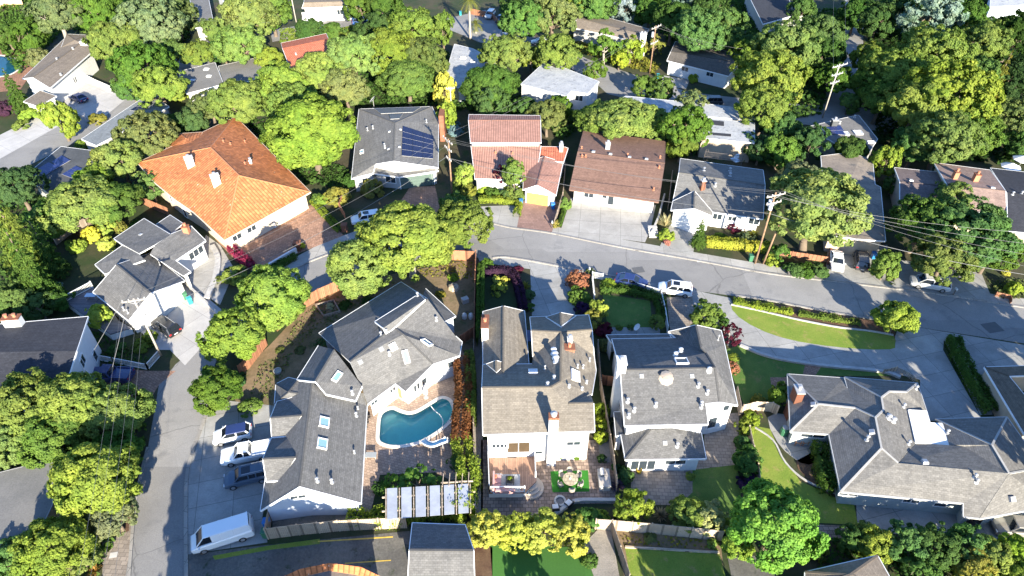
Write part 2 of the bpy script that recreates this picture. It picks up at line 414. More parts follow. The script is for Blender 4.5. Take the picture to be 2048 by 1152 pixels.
GRASS_SHADE = ground_mat('shade_green_lawn', (0.085, 0.16, 0.03), (0.125, 0.20, 0.042), (0.18, 0.19, 0.06), 0.3, 8, bump=0.8)  # shaded copy of the lawn grass: the shade is in the darker green
TURF = ground_mat('artificial_turf', (0.03, 0.19, 0.018), (0.045, 0.22, 0.025), None, 0.5, 9, bump=0.5)
GRAVEL = ground_mat('pale_gravel', (0.36, 0.32, 0.27), (0.28, 0.25, 0.21), None, 0.6, 6, bump=0.8)
YPAINT = plain('yellow_road_paint', (0.62, 0.42, 0.06), 0.7, var=0.3)

POOL = smooth_path(pts('761,828 783,816 801,822 818,826 835,822 862,806 880,796 894,797 904,806 908,824 902,840 887,856 866,871 842,884 817,891 786,894 765,889 756,881 756,862'), 3, True)
LP = smooth_path(pts('-30,112 12,112 34,118 42,132 28,146 4,153 -30,152'), 3, True)
BIG = [Vector((-2500, -40, 0)), Vector((2500, -40, 0)), Vector((2500, 4000, 0)), Vector((-2500, 4000, 0))]
sheet('ground', BIG, SOIL, 0, 'dark soil and leaf litter ground under the whole hillside neighbourhood', hole=[POOL, LP])

sheet('road', '250,1160 272,1001 296,895 308,828 318,770 352,728 400,690 440,645 520,580 599,533 662,507 760,472 880,450 985,447 1024,456 1104,467 1237,494 1391,521 1536,547 1649,561 1783,577 1900,592 2090,622 2700,740 2700,850 2090,697 2048,687 1833,654 1736,637 1536,601 1384,581 1141,537 1024,516 985,516 880,514 800,532 690,562 615,597 560,628 500,648 440,700 420,760 413,828 387,901 373,968 370,1160', ASPH, 4, 'grey asphalt street curving from lower left across to right edge', cat='road')
sheet('pavement', '600,532 520,582 512,560 590,515 655,480 690,470 745,450 870,428 985,430 985,447 880,450 760,472 662,507', CONCR, 5, 'concrete pavement strip above the street by the brick driveway', cat='pavement')
sheet('pavement', '985,447 985,420 1040,410 1060,440 1104,452 1240,478 1391,505 1536,530 1655,548 1785,563 1900,575 2090,604 2090,622 1900,592 1783,577 1649,561 1536,547 1391,521 1237,494 1104,467 1024,456', CONCR, 5, 'concrete pavement along the far side of the main street', cat='pavement')
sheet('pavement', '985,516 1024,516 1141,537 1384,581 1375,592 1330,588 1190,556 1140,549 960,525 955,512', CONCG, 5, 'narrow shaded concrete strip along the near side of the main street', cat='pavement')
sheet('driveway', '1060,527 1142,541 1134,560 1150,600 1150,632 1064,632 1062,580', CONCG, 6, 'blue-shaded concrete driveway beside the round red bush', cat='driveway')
sheet('driveway', '1384,580 1460,596 1478,630 1530,662 1600,682 1700,695 1780,698 1795,660 1836,655 2048,690 2060,740 1888,680 1886,700 1960,832 1972,842 1840,842 1840,760 1760,740 1640,730 1540,713 1480,690 1440,655 1400,640 1330,600 1380,590', CONCG, 6, 'curved grey concrete shared driveway around the sunny grass island', cat='driveway', smooth=0)
sheet('driveway', '1888,680 2060,700 2060,735 1972,737 1985,830 1960,830', CONCG, 7, 'grey concrete driveway right of the long trimmed hedge', cat='driveway')
sheet('lawn', '1462,610 1500,618 1540,627 1600,641 1680,656 1740,663 1786,671 1790,690 1780,699 1700,697 1600,684 1530,664 1478,635', GRASS, 8, 'sunny kidney shaped grass island beside the street', cat='lawn', smooth=2)
sheet('planting_strip', '1462,608 1480,600 1560,609 1650,624 1740,641 1790,650 1790,680 1700,668 1620,654 1560,640 1500,625', MULCH, 7, 'bare planting strip between grass island and street', cat='planting bed')
sheet('driveway', '1333,596 1384,590 1392,640 1370,660 1340,660', PAVERG, 8, 'brown paved parking bay beside the white picket railing', cat='driveway')
sheet('lawn', '1205,588 1300,602 1305,655 1215,655', GRASS_SHADE, 8, 'shaded front lawn behind the white picket railing', cat='lawn')
sheet('patio', '1215,655 1320,655 1320,672 1215,672', CONCG, 9, 'grey paving below the shaded front lawn', cat='patio')
sheet('lawn', '1480,690 1540,715 1640,732 1760,742 1800,752 1570,752 1560,790 1490,815 1460,740 1450,700', GRASS_SHADE, 7, 'shaded lawn between two houses beside the curved driveway', cat='lawn')
sheet('path', '1610,730 1645,730 1630,752 1605,750', BRICKPAV, 9, 'small red brick path crossing the shaded lawn', cat='path')
sheet('path', '1540,755 1575,755 1578,790 1545,785', BRICKPAV, 9, 'red brick landing beside the ranch house corner', cat='path')
# orange-roof house drive, garage aprons
sheet('driveway', '430,478 520,470 623,409 688,471 599,506 511,548 470,520', BRICKPAV, 6, 'brown brick paved driveway below the orange tiled house', cat='driveway')
sheet('driveway', '258,640 300,600 372,566 420,600 446,622 433,660 413,684 370,731 340,700 318,700', CONCL, 6, 'pale concrete garage apron beside white garage wall', cat='driveway')
sheet('path', '412,470 440,490 470,540 440,610 425,600 370,566 385,540 400,500', CONCR, 5, 'pale concrete side path below the orange tiled house', cat='path')
sheet('driveway', '145,730 300,742 352,742 318,770 300,800 150,790', BRICKPAV, 6, 'brick driveway carrying the navy pickup truck', cat='driveway')
sheet('driveway', '820,374 870,372 885,440 800,455 790,420', BRICKPAV, 6, 'tree-shadowed driveway in front of the dark green garage door', cat='driveway')
sheet('driveway', '940,414 1040,410 1040,450 985,447 950,450', CONCR, 6, 'plain concrete apron left of the red driveway', cat='driveway')
sheet('driveway', '1044,402 1100,400 1122,406 1103,467 1034,455', REDPAV, 7, 'reddish brown driveway below the yellow garage door', cat='driveway')
sheet('driveway', '1142,396 1312,410 1300,462 1290,485 1121,462', CONCR, 7, 'wide stained concrete parking pad below the brown roofed house', cat='driveway')
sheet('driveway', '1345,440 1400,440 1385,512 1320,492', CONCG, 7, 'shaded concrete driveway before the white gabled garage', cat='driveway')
sheet('driveway', '1655,500 1775,490 1770,573 1650,558', CONCG, 7, 'concrete parking bay holding the white sedan and dark car', cat='driveway')
sheet('driveway', '1800,520 1960,540 1985,600 1785,575', CONCG, 7, 'shaded concrete parking bay of the silver minivan', cat='driveway')
# pool house grounds
sheet('yard', '482,745 540,690 612,612 690,572 800,545 952,518 945,700 925,701 812,771 735,814 700,1010 540,900 470,800', DIRT, 5, 'dry dirt yard around the pool house', cat='yard')
sheet('patio', '735,812 812,770 925,700 940,730 945,960 900,960 870,945 760,950 740,1030 700,1040', POOLPAV, 7, 'tan paved deck around the kidney shaped pool', cat='patio', hole=[POOL])
sheet('driveway', '413,828 440,800 552,812 545,900 525,1035 535,1085 370,1110 373,968 387,901', CONCG, 6, 'grey concrete parking court with four parked cars', cat='driveway')
sheet('driveway', '370,1110 535,1090 820,1062 830,1160 370,1160', ASPHOLD, 7, 'cracked dark asphalt lot below the board fence', cat='driveway')
sheet('verge', '425,1112 535,1092 640,1078 640,1088 540,1100 430,1120', GRASS, 9, 'thin grass verge below the white van', cat='verge')
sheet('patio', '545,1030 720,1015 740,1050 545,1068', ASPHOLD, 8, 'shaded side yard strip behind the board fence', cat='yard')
sheet('path', '945,700 965,620 966,1050 945,1050', GRAVEL, 6, 'narrow gravel side path along the fence', cat='path')
for s_, l_ in (('636,1082 786,1073 786,1075.5 636,1084.5', 'upper faded yellow parking line on dark lot'), ('690,1126 782,1120 782,1122 690,1128', 'lower faded yellow parking line on dark lot')):
    sheet('parking_line', s_, YPAINT, 10, l_, cat='road marking')
sheet('pavement', '205,1160 205,1085 258,1062 262,1000 272,1001 262,1085 250,1160', PAVERG, 6, 'pale tiled pavement at the lower left of the street', cat='pavement')
sheet('dirt_patch', '225,1070 262,1005 262,1060 235,1078', MULCH, 5, 'bare orange earth by the lower left pavement', cat='yard')
# beige house back patio
sheet('patio', '962,880 1225,880 1232,1008 1150,1008 1110,1035 962,1035', PAVER, 6, 'brown paver patio behind the beige house', cat='patio')
sheet('turf_rug', '1101,943 1176,941 1179,983.5 1105,985', TURF, 9, 'rectangle of bright artificial turf under the dining table', cat='turf')
sheet('gravel_bed', '1195,850 1218,850 1222,925 1200,925', GRAVEL, 8, 'grey gravel bed beside the board fence', cat='planting bed')
sheet('garden_bed', '1150,1010 1232,1010 1235,1055 1130,1055', SOIL, 7, 'dark garden bed beyond the curved patio edge', cat='planting bed')
sheet('patio', '1262,920 1410,920 1408,860 1440,830 1478,825 1475,935 1420,935 1385,985 1360,1010 1262,1010', PAVERG, 6, 'grey brown paver patio behind the white house', cat='patio')
sheet('lawn', '1385,940 1470,930 1482,960 1480,1050 1400,1040 1360,1008 1385,985', GRASS_SHADE, 7, 'shaded back lawn beside the white house patio', cat='lawn')
sheet('garden_bed', '1232,1010 1262,1010 1360,1010 1400,1040 1478,1055 1440,1075 1225,1056', SOIL, 7, 'dark planting bed above the board fence', cat='planting bed')
sheet('lawn', '1500,850 1540,858 1560,905 1600,962 1680,1000 1708,1010 1716,1050 1620,1045 1540,990 1505,930', GRASS, 7, 'curved green lawn left of the ranch house', cat='lawn', smooth=0)
sheet('path', '1535,835 1580,830 1660,875 1655,905 1618,930 1585,915 1555,885', CONCG, 8, 'curved concrete patio with the two wooden chairs', cat='path', smooth=2)
sheet('garden_bed', '1592,922 1655,905 1680,990 1650,985 1612,955', MULCH, 8, 'curved mulch bed with white rose bushes', cat='planting bed', smooth=2)
sheet('driveway', '1712,1008 1960,1030 2060,1050 2060,1095 1715,1060', CONCG, 6, 'shaded concrete yard along the ranch house', cat='driveway')
sheet('patio', '1620,1049 1716,1053 1712,1078 1622,1076', PAVER, 8, 'purple brown paver strip at the lawn edge', cat='patio')
# bottom yards
STRIPE = slab_mat('striped_lawn', (0.065, 0.18, 0.035), 2.3, 60, (1,)*3, 0.28, 0.0, 0.0, 0.0, 0.1)
sheet('lawn', '980,1090 1165,1095 1190,1160 985,1160', STRIPE, 6, 'striped bright green lawn at the bottom edge', cat='lawn')
sheet('path', '1165,1090 1195,1060 1222,1060 1240,1160 1190,1160', GRAVEL, 7, 'pale gravel path beside the bottom fence', cat='path')
sheet('yard', '1225,1058 1440,1078 1450,1160 1250,1160', DIRT, 5, 'dry earth strip below the board fence', cat='yard')
sheet('lawn', '1250,1095 1385,1103 1438,1106 1455,1165 1262,1165', GRASS, 8, 'small square sunny lawn at the bottom edge', cat='lawn')
sheet('yard', '945,1080 985,1095 985,1160 945,1160', MULCH, 6, 'red earth strip beside the grey garage roof', cat='yard')
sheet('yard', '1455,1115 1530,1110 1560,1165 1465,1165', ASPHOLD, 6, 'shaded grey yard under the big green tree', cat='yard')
# back hillside roads and drives
sheet('road', '1060,70 1130,96 1175,118 1270,150 1380,185 1560,205 1800,225 1800,265 1500,240 1400,228 1300,208 1215,188 1190,165 1130,130 1050,95', ASPH, 4, 'shaded asphalt road behind the white flat roofs', cat='road')
sheet('road', '1690,-20 1730,-20 1725,120 1730,240 1640,240 1650,190 1690,120', ASPH, 5, 'dark shaded road among the tall trees', cat='road')
sheet('road', '-40,320 60,265 150,218 250,170 380,100 440,60 480,20 520,20 470,90 400,140 300,205 180,270 60,330 -40,380', ASPH, 4, 'grey street in the upper left corner', cat='road')
sheet('pavement', '-40,290 60,240 95,215 150,235 100,262 -40,340', CONCL, 5, 'pale driveway ramp at the left edge', cat='driveway')
sheet('driveway', '110,180 160,150 245,185 250,200 195,245 150,225 130,205', CONCL, 6, 'pale concrete driveway beside the taupe roofed house', cat='driveway')
sheet('driveway', '605,28 652,28 655,62 600,64', CONCR, 6, 'concrete driveway below the white garage at top', cat='driveway')
sheet('road', '880,40 970,20 1060,70 1050,95 960,85 900,60', ASPH, 5, 'asphalt court with two parked cars at top', cat='road')
sheet('road', '540,60 640,45 760,30 900,40 900,62 760,52 640,66 545,84', ASPH, 5, 'narrow lane along the top hedge', cat='road')
sheet('driveway', '1320,150 1380,160 1372,178 1310,170', CONCG, 6, 'pale driveway before the dark roofed house', cat='driveway')
sheet('patio', '-60,90 40,85 68,140 40,180 -60,190', slab_mat('terracotta_deck', (0.36, 0.19, 0.12), 0.5, 0.5), 5, 'terracotta deck around the left edge pool', cat='patio', hole=[LP])

# kerbs: real steps
kerb('985,447 1024,456 1104,467 1237,494 1391,521 1536,547 1649,561 1783,577 1900,592 2090,622', 'kerb along the far side of the main street')
kerb('985,516 1024,516 1141,537 1300,566', 'kerb along the near side of the main street')
kerb('1470,592 1536,601 1650,623 1736,637 1780,645', 'kerb between planting strip and street')
kerb('373,1160 373,968 387,901 413,828', 'kerb beside the lower left street', w=0.35)
kerb('512,584 599,533 662,507 690,496', 'kerb below the brick driveway')
kerb('258,1160 272,1001 296,895', 'kerb at the lower left pavement edge')
kerb('1462,610 1500,618 1540,627 1600,641 1680,656 1740,663 1786,671', 'pale edging along the top of the grass island', w=0.2, h=0.18, m=CONC)
kerb('1500,850 1545,880 1570,925 1612,962 1680,992', 'curved edging beside the ranch house bed', w=0.18, h=0.12, m=CONC)
kerb('1480,692 1540,715 1640,732 1760,744 1800,756', 'stone edging along the curved driveway', w=0.4, h=0.3, m=CONC)
kerb('1250,1095 1385,1103 1438,1106', 'timber edging along the small square lawn', w=0.2, h=0.2, m=PALEWOOD)
kerb('1110,1030 1140,1010 1160,1003 1230,1003', 'curved low wall at the patio edge', w=0.35, h=0.4, m=CONC)
kerb('1062,894 1108,898 1150,898 1168,885', 'low planter wall below the beige house', w=0.3, h=0.4, m=CONC)

# ------------------------------------------------------------------ swimming pool
def water_mat(name='pool_water', tint=(0.08, 0.86, 0.56), dens=0.17):
    m = bpy.data.materials.new(name); m.use_nodes = True; n = m.node_tree
    n.nodes.remove(n.nodes['Principled BSDF']); out = n.nodes['Material Output']
    t = n.nodes.new('ShaderNodeBsdfTransparent'); t.inputs[0].default_value = (0.92, 0.98, 0.98, 1)
    g = n.nodes.new('ShaderNodeBsdfGlossy'); g.inputs['Roughness'].default_value = 0.03
    fr = n.nodes.new('ShaderNodeFresnel'); fr.inputs[0].default_value = 1.33
    nz = n.nodes.new('ShaderNodeTexNoise'); nz.inputs['Scale'].default_value = 2.0
    bp = n.nodes.new('ShaderNodeBump'); bp.inputs['Strength'].default_value = 0.15; bp.inputs['Distance'].default_value = 0.05
    n.links.new(nz.outputs[0], bp.inputs['Height']); n.links.new(bp.outputs[0], g.inputs['Normal'])
    x = n.nodes.new('ShaderNodeMixShader'); n.links.new(fr.outputs[0], x.inputs[0])
    n.links.new(t.outputs[0], x.inputs[1]); n.links.new(g.outputs[0], x.inputs[2]); n.links.new(x.outputs[0], out.inputs[0])
    v = n.nodes.new('ShaderNodeVolumeAbsorption'); v.inputs[0].default_value = (*tint, 1); v.inputs[1].default_value = dens
    n.links.new(v.outputs[0], out.inputs['Volume'])
    return m
PLASTER = plain('pool_plaster', (0.42, 0.86, 0.78), 0.7, var=0.08)
COPING = plain('pool_coping', (0.66, 0.60, 0.52), 0.7)
def pool(label, P, depth_of, dens=0.55):
    c = sum(P, Vector())/len(P)
    root = thing('swimming_pool', label, 'swimming pool', (c.x, c.y, 0))
    # basin: rings shrinking towards the floor, floor slopes from shallow to deep end
    mb = MB(); n = len(P)
    rings = []
    for k, f in ((1.0, 0.0), (0.985, 0.55), (0.93, 0.9), (0.75, 1.0), (0.4, 1.0)):
        ring = []
        for p in P:
            q = c+(p-c)*k; ring.append(Vector((q.x, q.y, 0.03-depth_of(q)*f)))
        rings.append(ring)
    for a, b in zip(rings[:-1], rings[1:]):
        for i in range(n):
            j = (i+1) % n; mb.face([a[i], a[j], b[j], b[i]])
    mb.face(rings[-1])
    mb.build('basin', PLASTER, root, smooth=True)
    w = MB(); top = [Vector((p.x, p.y, -0.08)) for p in P]
    w.hexa([Vector((p.x, p.y, -3.2)) for p in (c+(q-c)*0.999 for q in P)], top); w.build('water', WATER, root, weld=True)
    k = MB(); k.strip(P, 0.42, -0.02, 0.07, closed=True); k.build('coping', COPING, root)
    return root
WATER = water_mat()
x0, x1 = G(757, 870).x, G(905, 830).x
pool('kidney shaped swimming pool with pale coping behind the L-shaped grey roofed house', POOL,
     lambda q: 0.55+0.95*max(0, min(1, (q.x-x0)/(x1-x0)*0.65+0.35*max(0, min(1, (G(800, 830).y-q.y)/4)))))

pool('bright turquoise pool on the terracotta deck at the left edge', LP, lambda q: 0.7)
# ------------------------------------------------------------------ houses
def tri(P):
    out = []
    for t in tessellate_polygon([[Vector((p.x, p.y, 0)) for p in P]]):
        a, b, c = [P[i] for i in t]
        out.append(tuple(t) if (b-a).cross(c-a).z > 0 else tuple(t)[::-1])
    return out
class House:
    """a house: roof planes surveyed corner by corner (x, y in the photo, height in metres), walls dropped from the eaves"""
    def __init__(s, name, label, roof, wall, trim=None, cat='house', at=None, ridge=None):
        s.roofm = roof; s.wallm = wall; s.trim = trim or TRIM; s.ridge = ridge; s.label = label
        a = at; s.root = thing(name, label, cat, (a.x, a.y, 0)); s.rt = []; s.rv = []; s.wt = []; s.wv = []; s._b = None
    def block(s, verts, faces, ov=0.45, base=0.0, roof=None, wall=None, trim=None, walls=True, th=0.2, caps=True, fascia=True, nof=''):
        V = {}
        for w in verts.split(';'):
            q = w.split()
            if q: V[q[0]] = G(float(q[1]), float(q[2]), float(q[3]))
        Fs = []
        for fs in faces.split(','):
            k = fs.split()
            P = [V[a] for a in k]
            nrm = Vector()
            for i in range(len(P)): nrm += P[i].cross(P[(i+1) % len(P)])
            if nrm.z < 0: k = k[::-1]
            Fs.append(k)
        s.blockV(V, Fs, ov, base, roof, wall, trim, walls, th, caps, fascia, set(frozenset(w.split('-')) for w in nof.split()))
    def blockV(s, V, Fs, ov=0.45, base=0.0, roof=None, wall=None, trim=None, walls=True, th=0.2, caps=True, fascia=True, nof=()):
        mb = MB(); E = {}; tris = []
        for k in Fs:
            P = [V[a] for a in k]
            nrm = Vector()
            for i in range(len(P)): nrm += P[i].cross(P[(i+1) % len(P)])
            nrm.normalize()
            vv = Vector((0, 0, 1))-nrm*nrm.z
            vv = vv.normalized() if vv.length > 0.03 else Vector((0, 1, 0))
            uu = vv.cross(nrm)
            i0 = len(s.rv); s.rv += P; TR = tri(P); tris.append((k, TR))
            for t in TR:
                q = [P[i] for i in t]; mb.face(q, 0, [(p.dot(uu), p.dot(vv)) for p in q]); s.rt.append(tuple(i0+i for i in t))
            for i in range(len(k)): E.setdefault(frozenset((k[i], k[(i+1) % len(k)])), []).append((k[i], k[(i+1) % len(k)], nrm, sum(P, Vector())/len(P)))
        dn = Vector((0, 0, -th))
        bnd = {}
        for e, L_ in E.items():
            if len(L_) == 1:
                a, b = L_[0][0], L_[0][1]; bnd[a] = b
                mb.face([V[b], V[a], V[a]+dn, V[b]+dn], 1)
            elif caps:
                a, b = V[L_[0][0]], V[L_[0][1]]
                # ridge or hip: the neighbour's centre lies below this plane
                if L_[0][2].dot(L_[1][3]-a) < -0.08:
                    mb.bar(a+Vector((0, 0, 0.02)), b+Vector((0, 0, 0.02)), 0.2, 0.08, 2)
        for k, TR in tris:
            for t in TR: mb.face([V[k[i]]+dn for i in t][::-1], 1)
        rm = roof or s.roofm
        mb.build('roof', [rm, trim or s.trim, s.ridge or rm], s.root)
        # boundary loop(s)
        loops = []; left = dict(bnd)
        while left:
            st = next(iter(left)); lp = [st]; nx = left.pop(st)
            while nx != st and nx in left: lp.append(nx); nx = left.pop(nx)
            loops.append(lp)
        loop = max(loops, key=len)
        P = [V[a] for a in loop]
        if fascia:
            fb = MB(); n = len(P); bk = [i for i in range(n) if frozenset((loop[i], loop[(i+1) % n])) in nof]; st = (bk[0]+1) if bk else 0
            for i in [(st+q) % n for q in range(n)]:
                a, b = P[i], P[(i+1) % n]; d = Vector((b.x-a.x, b.y-a.y, 0))
                if d.length < 0.05: continue
                if i in bk:
                    if fb.f: fb.build('fascia', trim or s.trim, s.root); fb = MB()
                    continue
                o = Vector((d.y, -d.x, 0)).normalized()*0.03
                fb.bar(a+o+Vector((0, 0, -0.095)), b+o+Vector((0, 0, -0.095)), 0.07, 0.22)
            if fb.f: fb.build('fascia', trim or s.trim, s.root)
        if walls:
            flat = [Vector((p.x, p.y, 0)) for p in P]
            L_, R_ = offset_path(flat, ov, True)
            ar = sum(flat[i].x*flat[(i+1) % len(P)].y-flat[(i+1) % len(P)].x*flat[i].y for i in range(len(P)))
            Q = L_ if ar > 0 else R_
            bv = [V[a] for k in Fs for a in k]; bt = []; i0 = 0
            for k, TR in tris:
                bt += [tuple(i0+i for i in t) for t in TR]; i0 += len(k)
            T = BVHTree.FromPolygons([tuple(v) for v in bv], bt)
            wb = MB(); n = len(Q); bk = [i for i in range(n) if frozenset((loop[i], loop[(i+1) % n])) in nof]; st = (bk[0]+1) if bk else 0
            for i in [(st+q) % n for q in range(n)]:
                a, b = Q[i], Q[(i+1) % n]; d = b-a
                if i in bk:
                    if wb.f: wb.build('wall', wall or s.wallm, s.root); wb = MB()
                    continue
                if d.length < 0.15 or d.dot(flat[(i+1) % n]-flat[i]) < 0: continue
                m = max(2, int(d.length/0.5)+1); prev = None
                for j in range(m):
                    p = a+d*(j/(m-1)); h = T.ray_cast(Vector((p.x, p.y, 80)), Vector((0, 0, -1)))
                    if h[0] is None:
                        h = T.find_nearest(Vector((p.x, p.y, P[i].z)))
                    z = max(base+0.3, h[0].z-th+0.02)
                    cur = (Vector((p.x, p.y, base-0.3)), Vector((p.x, p.y, z)))
                    if prev:
                        q = [prev[0], cur[0], cur[1], prev[1]]; wb.face(q); j0 = len(s.wv); s.wv += q; s.wt += [(j0, j0+1, j0+2), (j0, j0+2, j0+3)]
                    prev = cur
            if wb.f: wb.build('wall', wall or s.wallm, s.root)
        s._b = None
    def _hit(s, px, py):
        if s._b is None: s._b = BVHTree.FromPolygons([tuple(v) for v in s.rv], s.rt)
        d = ray(px, py).normalized(); h = s._b.ray_cast(CAMP, d)
        if h[0] is None:
            p = G(px, py, 5); h = s._b.find_nearest(p)
        n = h[1] if h[1].z > 0 else -h[1]
        return h[0], n
    def wall_hit(s, px, py, zmax=9.0):
        T = BVHTree.FromPolygons([tuple(v) for v in s.wv], s.wt); d = ray(px, py).normalized()
        h = T.ray_cast(CAMP, d)
        if h[0] is None: h = T.find_nearest(G(px, py, 2.0))
        q = [s.wv[i].z for i in s.wt[h[2]]]; s.zlo, s.zhi = min(q)+0.3, max(q)
        n = Vector((h[1].x, h[1].y, 0)).normalized()
        if n.dot(d) > 0: n = -n
        return h[0], n
    def window(s, px, py, w=1.2, h=1.1, panes=2, door=False, m=None, frame=None):
        p, n = s.wall_hit(px, py); u = Vector((-n.y, n.x, 0))
        p = Vector((p.x, p.y, max(s.zlo+h/2+0.1, min(p.z, s.zhi-h/2-0.2))))
        f = MB(); z = Vector((0, 0, 1)); fr = 0.09
        for a, b, ww, hh in ((-w/2, 0, fr, h), (w/2, 0, fr, h)):
            f.bar(p+u*a-z*h/2+n*0.03, p+u*a+z*h/2+n*0.03, 0.1, fr, up=n)
        for b in (-h/2, h/2): f.bar(p-u*(w/2+fr/2)+z*b+n*0.032, p+u*(w/2+fr/2)+z*b+n*0.032, 0.12, fr)
        for k in range(1, panes): f.bar(p+u*(-w/2+w*k/panes)-z*h/2+n*0.03, p+u*(-w/2+w*k/panes)+z*h/2+n*0.03, 0.06, 0.05, up=n)
        o = f.build('door' if door else 'window', frame or TRIM, s.root)
        g = MB(); c = p+n*0.02
        g.face([c-u*w/2-z*h/2, c+u*w/2-z*h/2, c+u*w/2+z*h/2, c-u*w/2+z*h/2]); g.face([c-u*w/2-z*h/2-n*0.015, c-u*w/2+z*h/2-n*0.015, c+u*w/2+z*h/2-n*0.015, c+u*w/2-z*h/2-n*0.015])
        g.build('pane', m or GLASS, o)
    def garage(s, px, py, w=4.8, h=2.2, m=None, rows=4):
        p, n = s.wall_hit(px, py); u = Vector((-n.y, n.x, 0)); z = Vector((0, 0, 1)); p = Vector((p.x, p.y, 0))
        d = MB()
        for k in range(rows):
            d.bar(p-u*w/2+z*(h*(k+0.5)/rows)+n*0.03, p+u*w/2+z*(h*(k+0.5)/rows)+n*0.03, 0.08, h/rows-0.02)
        o = d.build('garage_door', m or TRIM, s.root)
        f = MB()
        for q in (-1, 1): f.bar(p+u*q*(w/2+0.08)+n*0.03, p+u*q*(w/2+0.08)+z*(h+0.1)+n*0.03, 0.14, 0.12, up=n)
        f.bar(p-u*(w/2+0.15)+z*(h+0.06)+n*0.034, p+u*(w/2+0.15)+z*(h+0.06)+n*0.034, 0.14, 0.14)
        f.build('door_frame', TRIM, o)
    def vent(s, px, py, h=0.5, r=0.07, m=None, hood=True):
        p, n = s._hit(px, py); b = MB()
        b.cyl(p-Vector((0, 0, 0.1)), p+Vector((0, 0, h)), r, r, 8)
        b.cyl(p-n*0.02, p+n*0.06, r*2.6, r*2.2, 8)
        if hood: b.lathe(p+Vector((0, 0, h)), [(r*0.9, -0.1), (r*2, -0.02), (r*2, 0.06), (r*0.8, 0.14), (0, 0.15)], 8)
        b.build('roof_vent', m or METAL, s.root)
    def vents(s, st, h=0.5, r=0.07, m=None):
        for w in st.split():
            x, y = w.split(','); s.vent(float(x), float(y), h, r, m)
    def boxvent(s, px, py, w=0.45, h=0.14, m=None):
        p, n = s._hit(px, py); M = s._frame(n); b = MB(); b.box(p+n*h*0.4, (w, w, h), M=M, taper=0.8); b.build('roof_vent', m or METAL, s.root)
    def _frame(s, n):
        v = Vector((0, 0, 1))-n*n.z
        v = v.normalized() if v.length > 0.05 else Vector((0, 1, 0))
        u = v.cross(n); return Matrix((u, v, n)).transposed()
    def skylight(s, px, py, w=0.7, l=1.2, rot=0.0, m=None):
        p, n = s._hit(px, py); M = s._frame(n)@Matrix.Rotation(rot, 3, 'Z'); f = MB()
        for sx in (-1, 1): f.box(p+M@Vector((sx*w/2, 0, 0.08)), (0.1, l+0.1, 0.22), M=M)
        for sy in (-1, 1): f.box(p+M@Vector((0, sy*l/2, 0.082)), (w+0.12, 0.1, 0.22), M=M)
        o = f.build('skylight', TRIM, s.root)
        g = MB(); g.box(p+M@Vector((0, 0, 0.1)), (w-0.02, l-0.02, 0.06), M=M); g.build('pane', m or SKYGLASS, o)
    def chimney(s, px, py, w=0.9, d=0.7, h=1.4, m=None, cap='brick', rot=None, base=None):
        """stands where its foot meets the roof at (px,py); h above that point"""
        p, n = s._hit(px, py); M = Matrix.Rotation(rot if rot is not None else 0, 3, 'Z')
        z0 = p.z-0.8 if base is None else base
        b = MB(); b.box((p.x, p.y, (z0+p.z+h)/2), (w, d, p.z+h-z0), M=M); 
        o = b.build('chimney', m or WHITE, s.root)
        c = MB(); zt = p.z+h
        c.box((p.x, p.y, zt+0.06), (w+0.14, d+0.14, 0.12), M=M, mi=0)
        k = 2 if w > 1.2 else 1
        for i in range(k):
            ox = M@Vector(((i-(k-1)/2)*w*0.5, 0, 0))
            c.lathe(Vector((p.x, p.y, zt+0.1))+ox, [(0.2, 0), (0.17, 0.35), (0.24, 0.36), (0.24, 0.45), (0, 0.5)], 10, 1)
        c.build('chimney_cap', [{'brick': BRICK, 'white': WHITE, 'metal': METAL, 'conc': CONC}[cap], METAL if cap != 'brick' else TERRA], o)
    def panels(s, quad, nx, ny, m=None, gap=0.04):
        P = [s._hit(*[float(a) for a in w.split(',')]) for w in quad.split()]
        nrm = sum((p[1] for p in P), Vector()).normalized(); A, B, C, D = [p[0]+nrm*0.16 for p in P]
        at = lambda u, v: (A*(1-u)+B*u)*(1-v)+(D*(1-u)+C*u)*v
        for i in range(nx):
            for j in range(ny):
                g = gap*0.35
                q = [at((i+g)/nx, (j+g)/ny), at((i+1-g)/nx, (j+g)/ny), at((i+1-g)/nx, (j+1-g)/ny), at((i+g)/nx, (j+1-g)/ny)]
                if (q[1]-q[0]).cross(q[2]-q[0]).z < 0: q = q[::-1]
                b = MB(); b.hexa([x-nrm*0.06 for x in q], q, 1, 0)
                b.uv[0] = [(0, 0), (1, 0), (1, 1), (0, 1)]
                b.build('solar_panel', [m or SOLAR, METAL], s.root)

def solar_mat(name, c, line):
    m, n, b = _nodes(name); uv = n.nodes.new('ShaderNodeUVMap').outputs[0]
    t = n.nodes.new('ShaderNodeTexBrick'); t.offset = 0; n.links.new(uv, t.inputs[0])
    t.inputs['Color1'].default_value = (*c, 1); t.inputs['Color2'].default_value = (*[q*1.15 for q in c], 1); t.inputs['Mortar'].default_value = (*line, 1)
    t.inputs['Scale'].default_value = 1; t.inputs['Mortar Size'].default_value = 0.006; t.inputs['Brick Width'].default_value = 1/6; t.inputs['Row Height'].default_value = 1/4
    n.links.new(t.outputs[0], b.inputs['Base Color']); b.inputs['Roughness'].default_value = 0.3; b.inputs['Specular IOR Level'].default_value = 0.2
    MATS[name] = m; return m
SOLAR = solar_mat('solar_cells_blue', (0.010, 0.015, 0.05), (0.05, 0.055, 0.09))
SOLARG = solar_mat('solar_cells_grey', (0.12, 0.13, 0.16), (0.22, 0.23, 0.25))
SOLARD = solar_mat('solar_cells_dark', (0.02, 0.03, 0.11), (0.05, 0.07, 0.2))
SKYGLASS = glass_mat('skylight_glass', (0.20, 0.34, 0.36), 0.15)
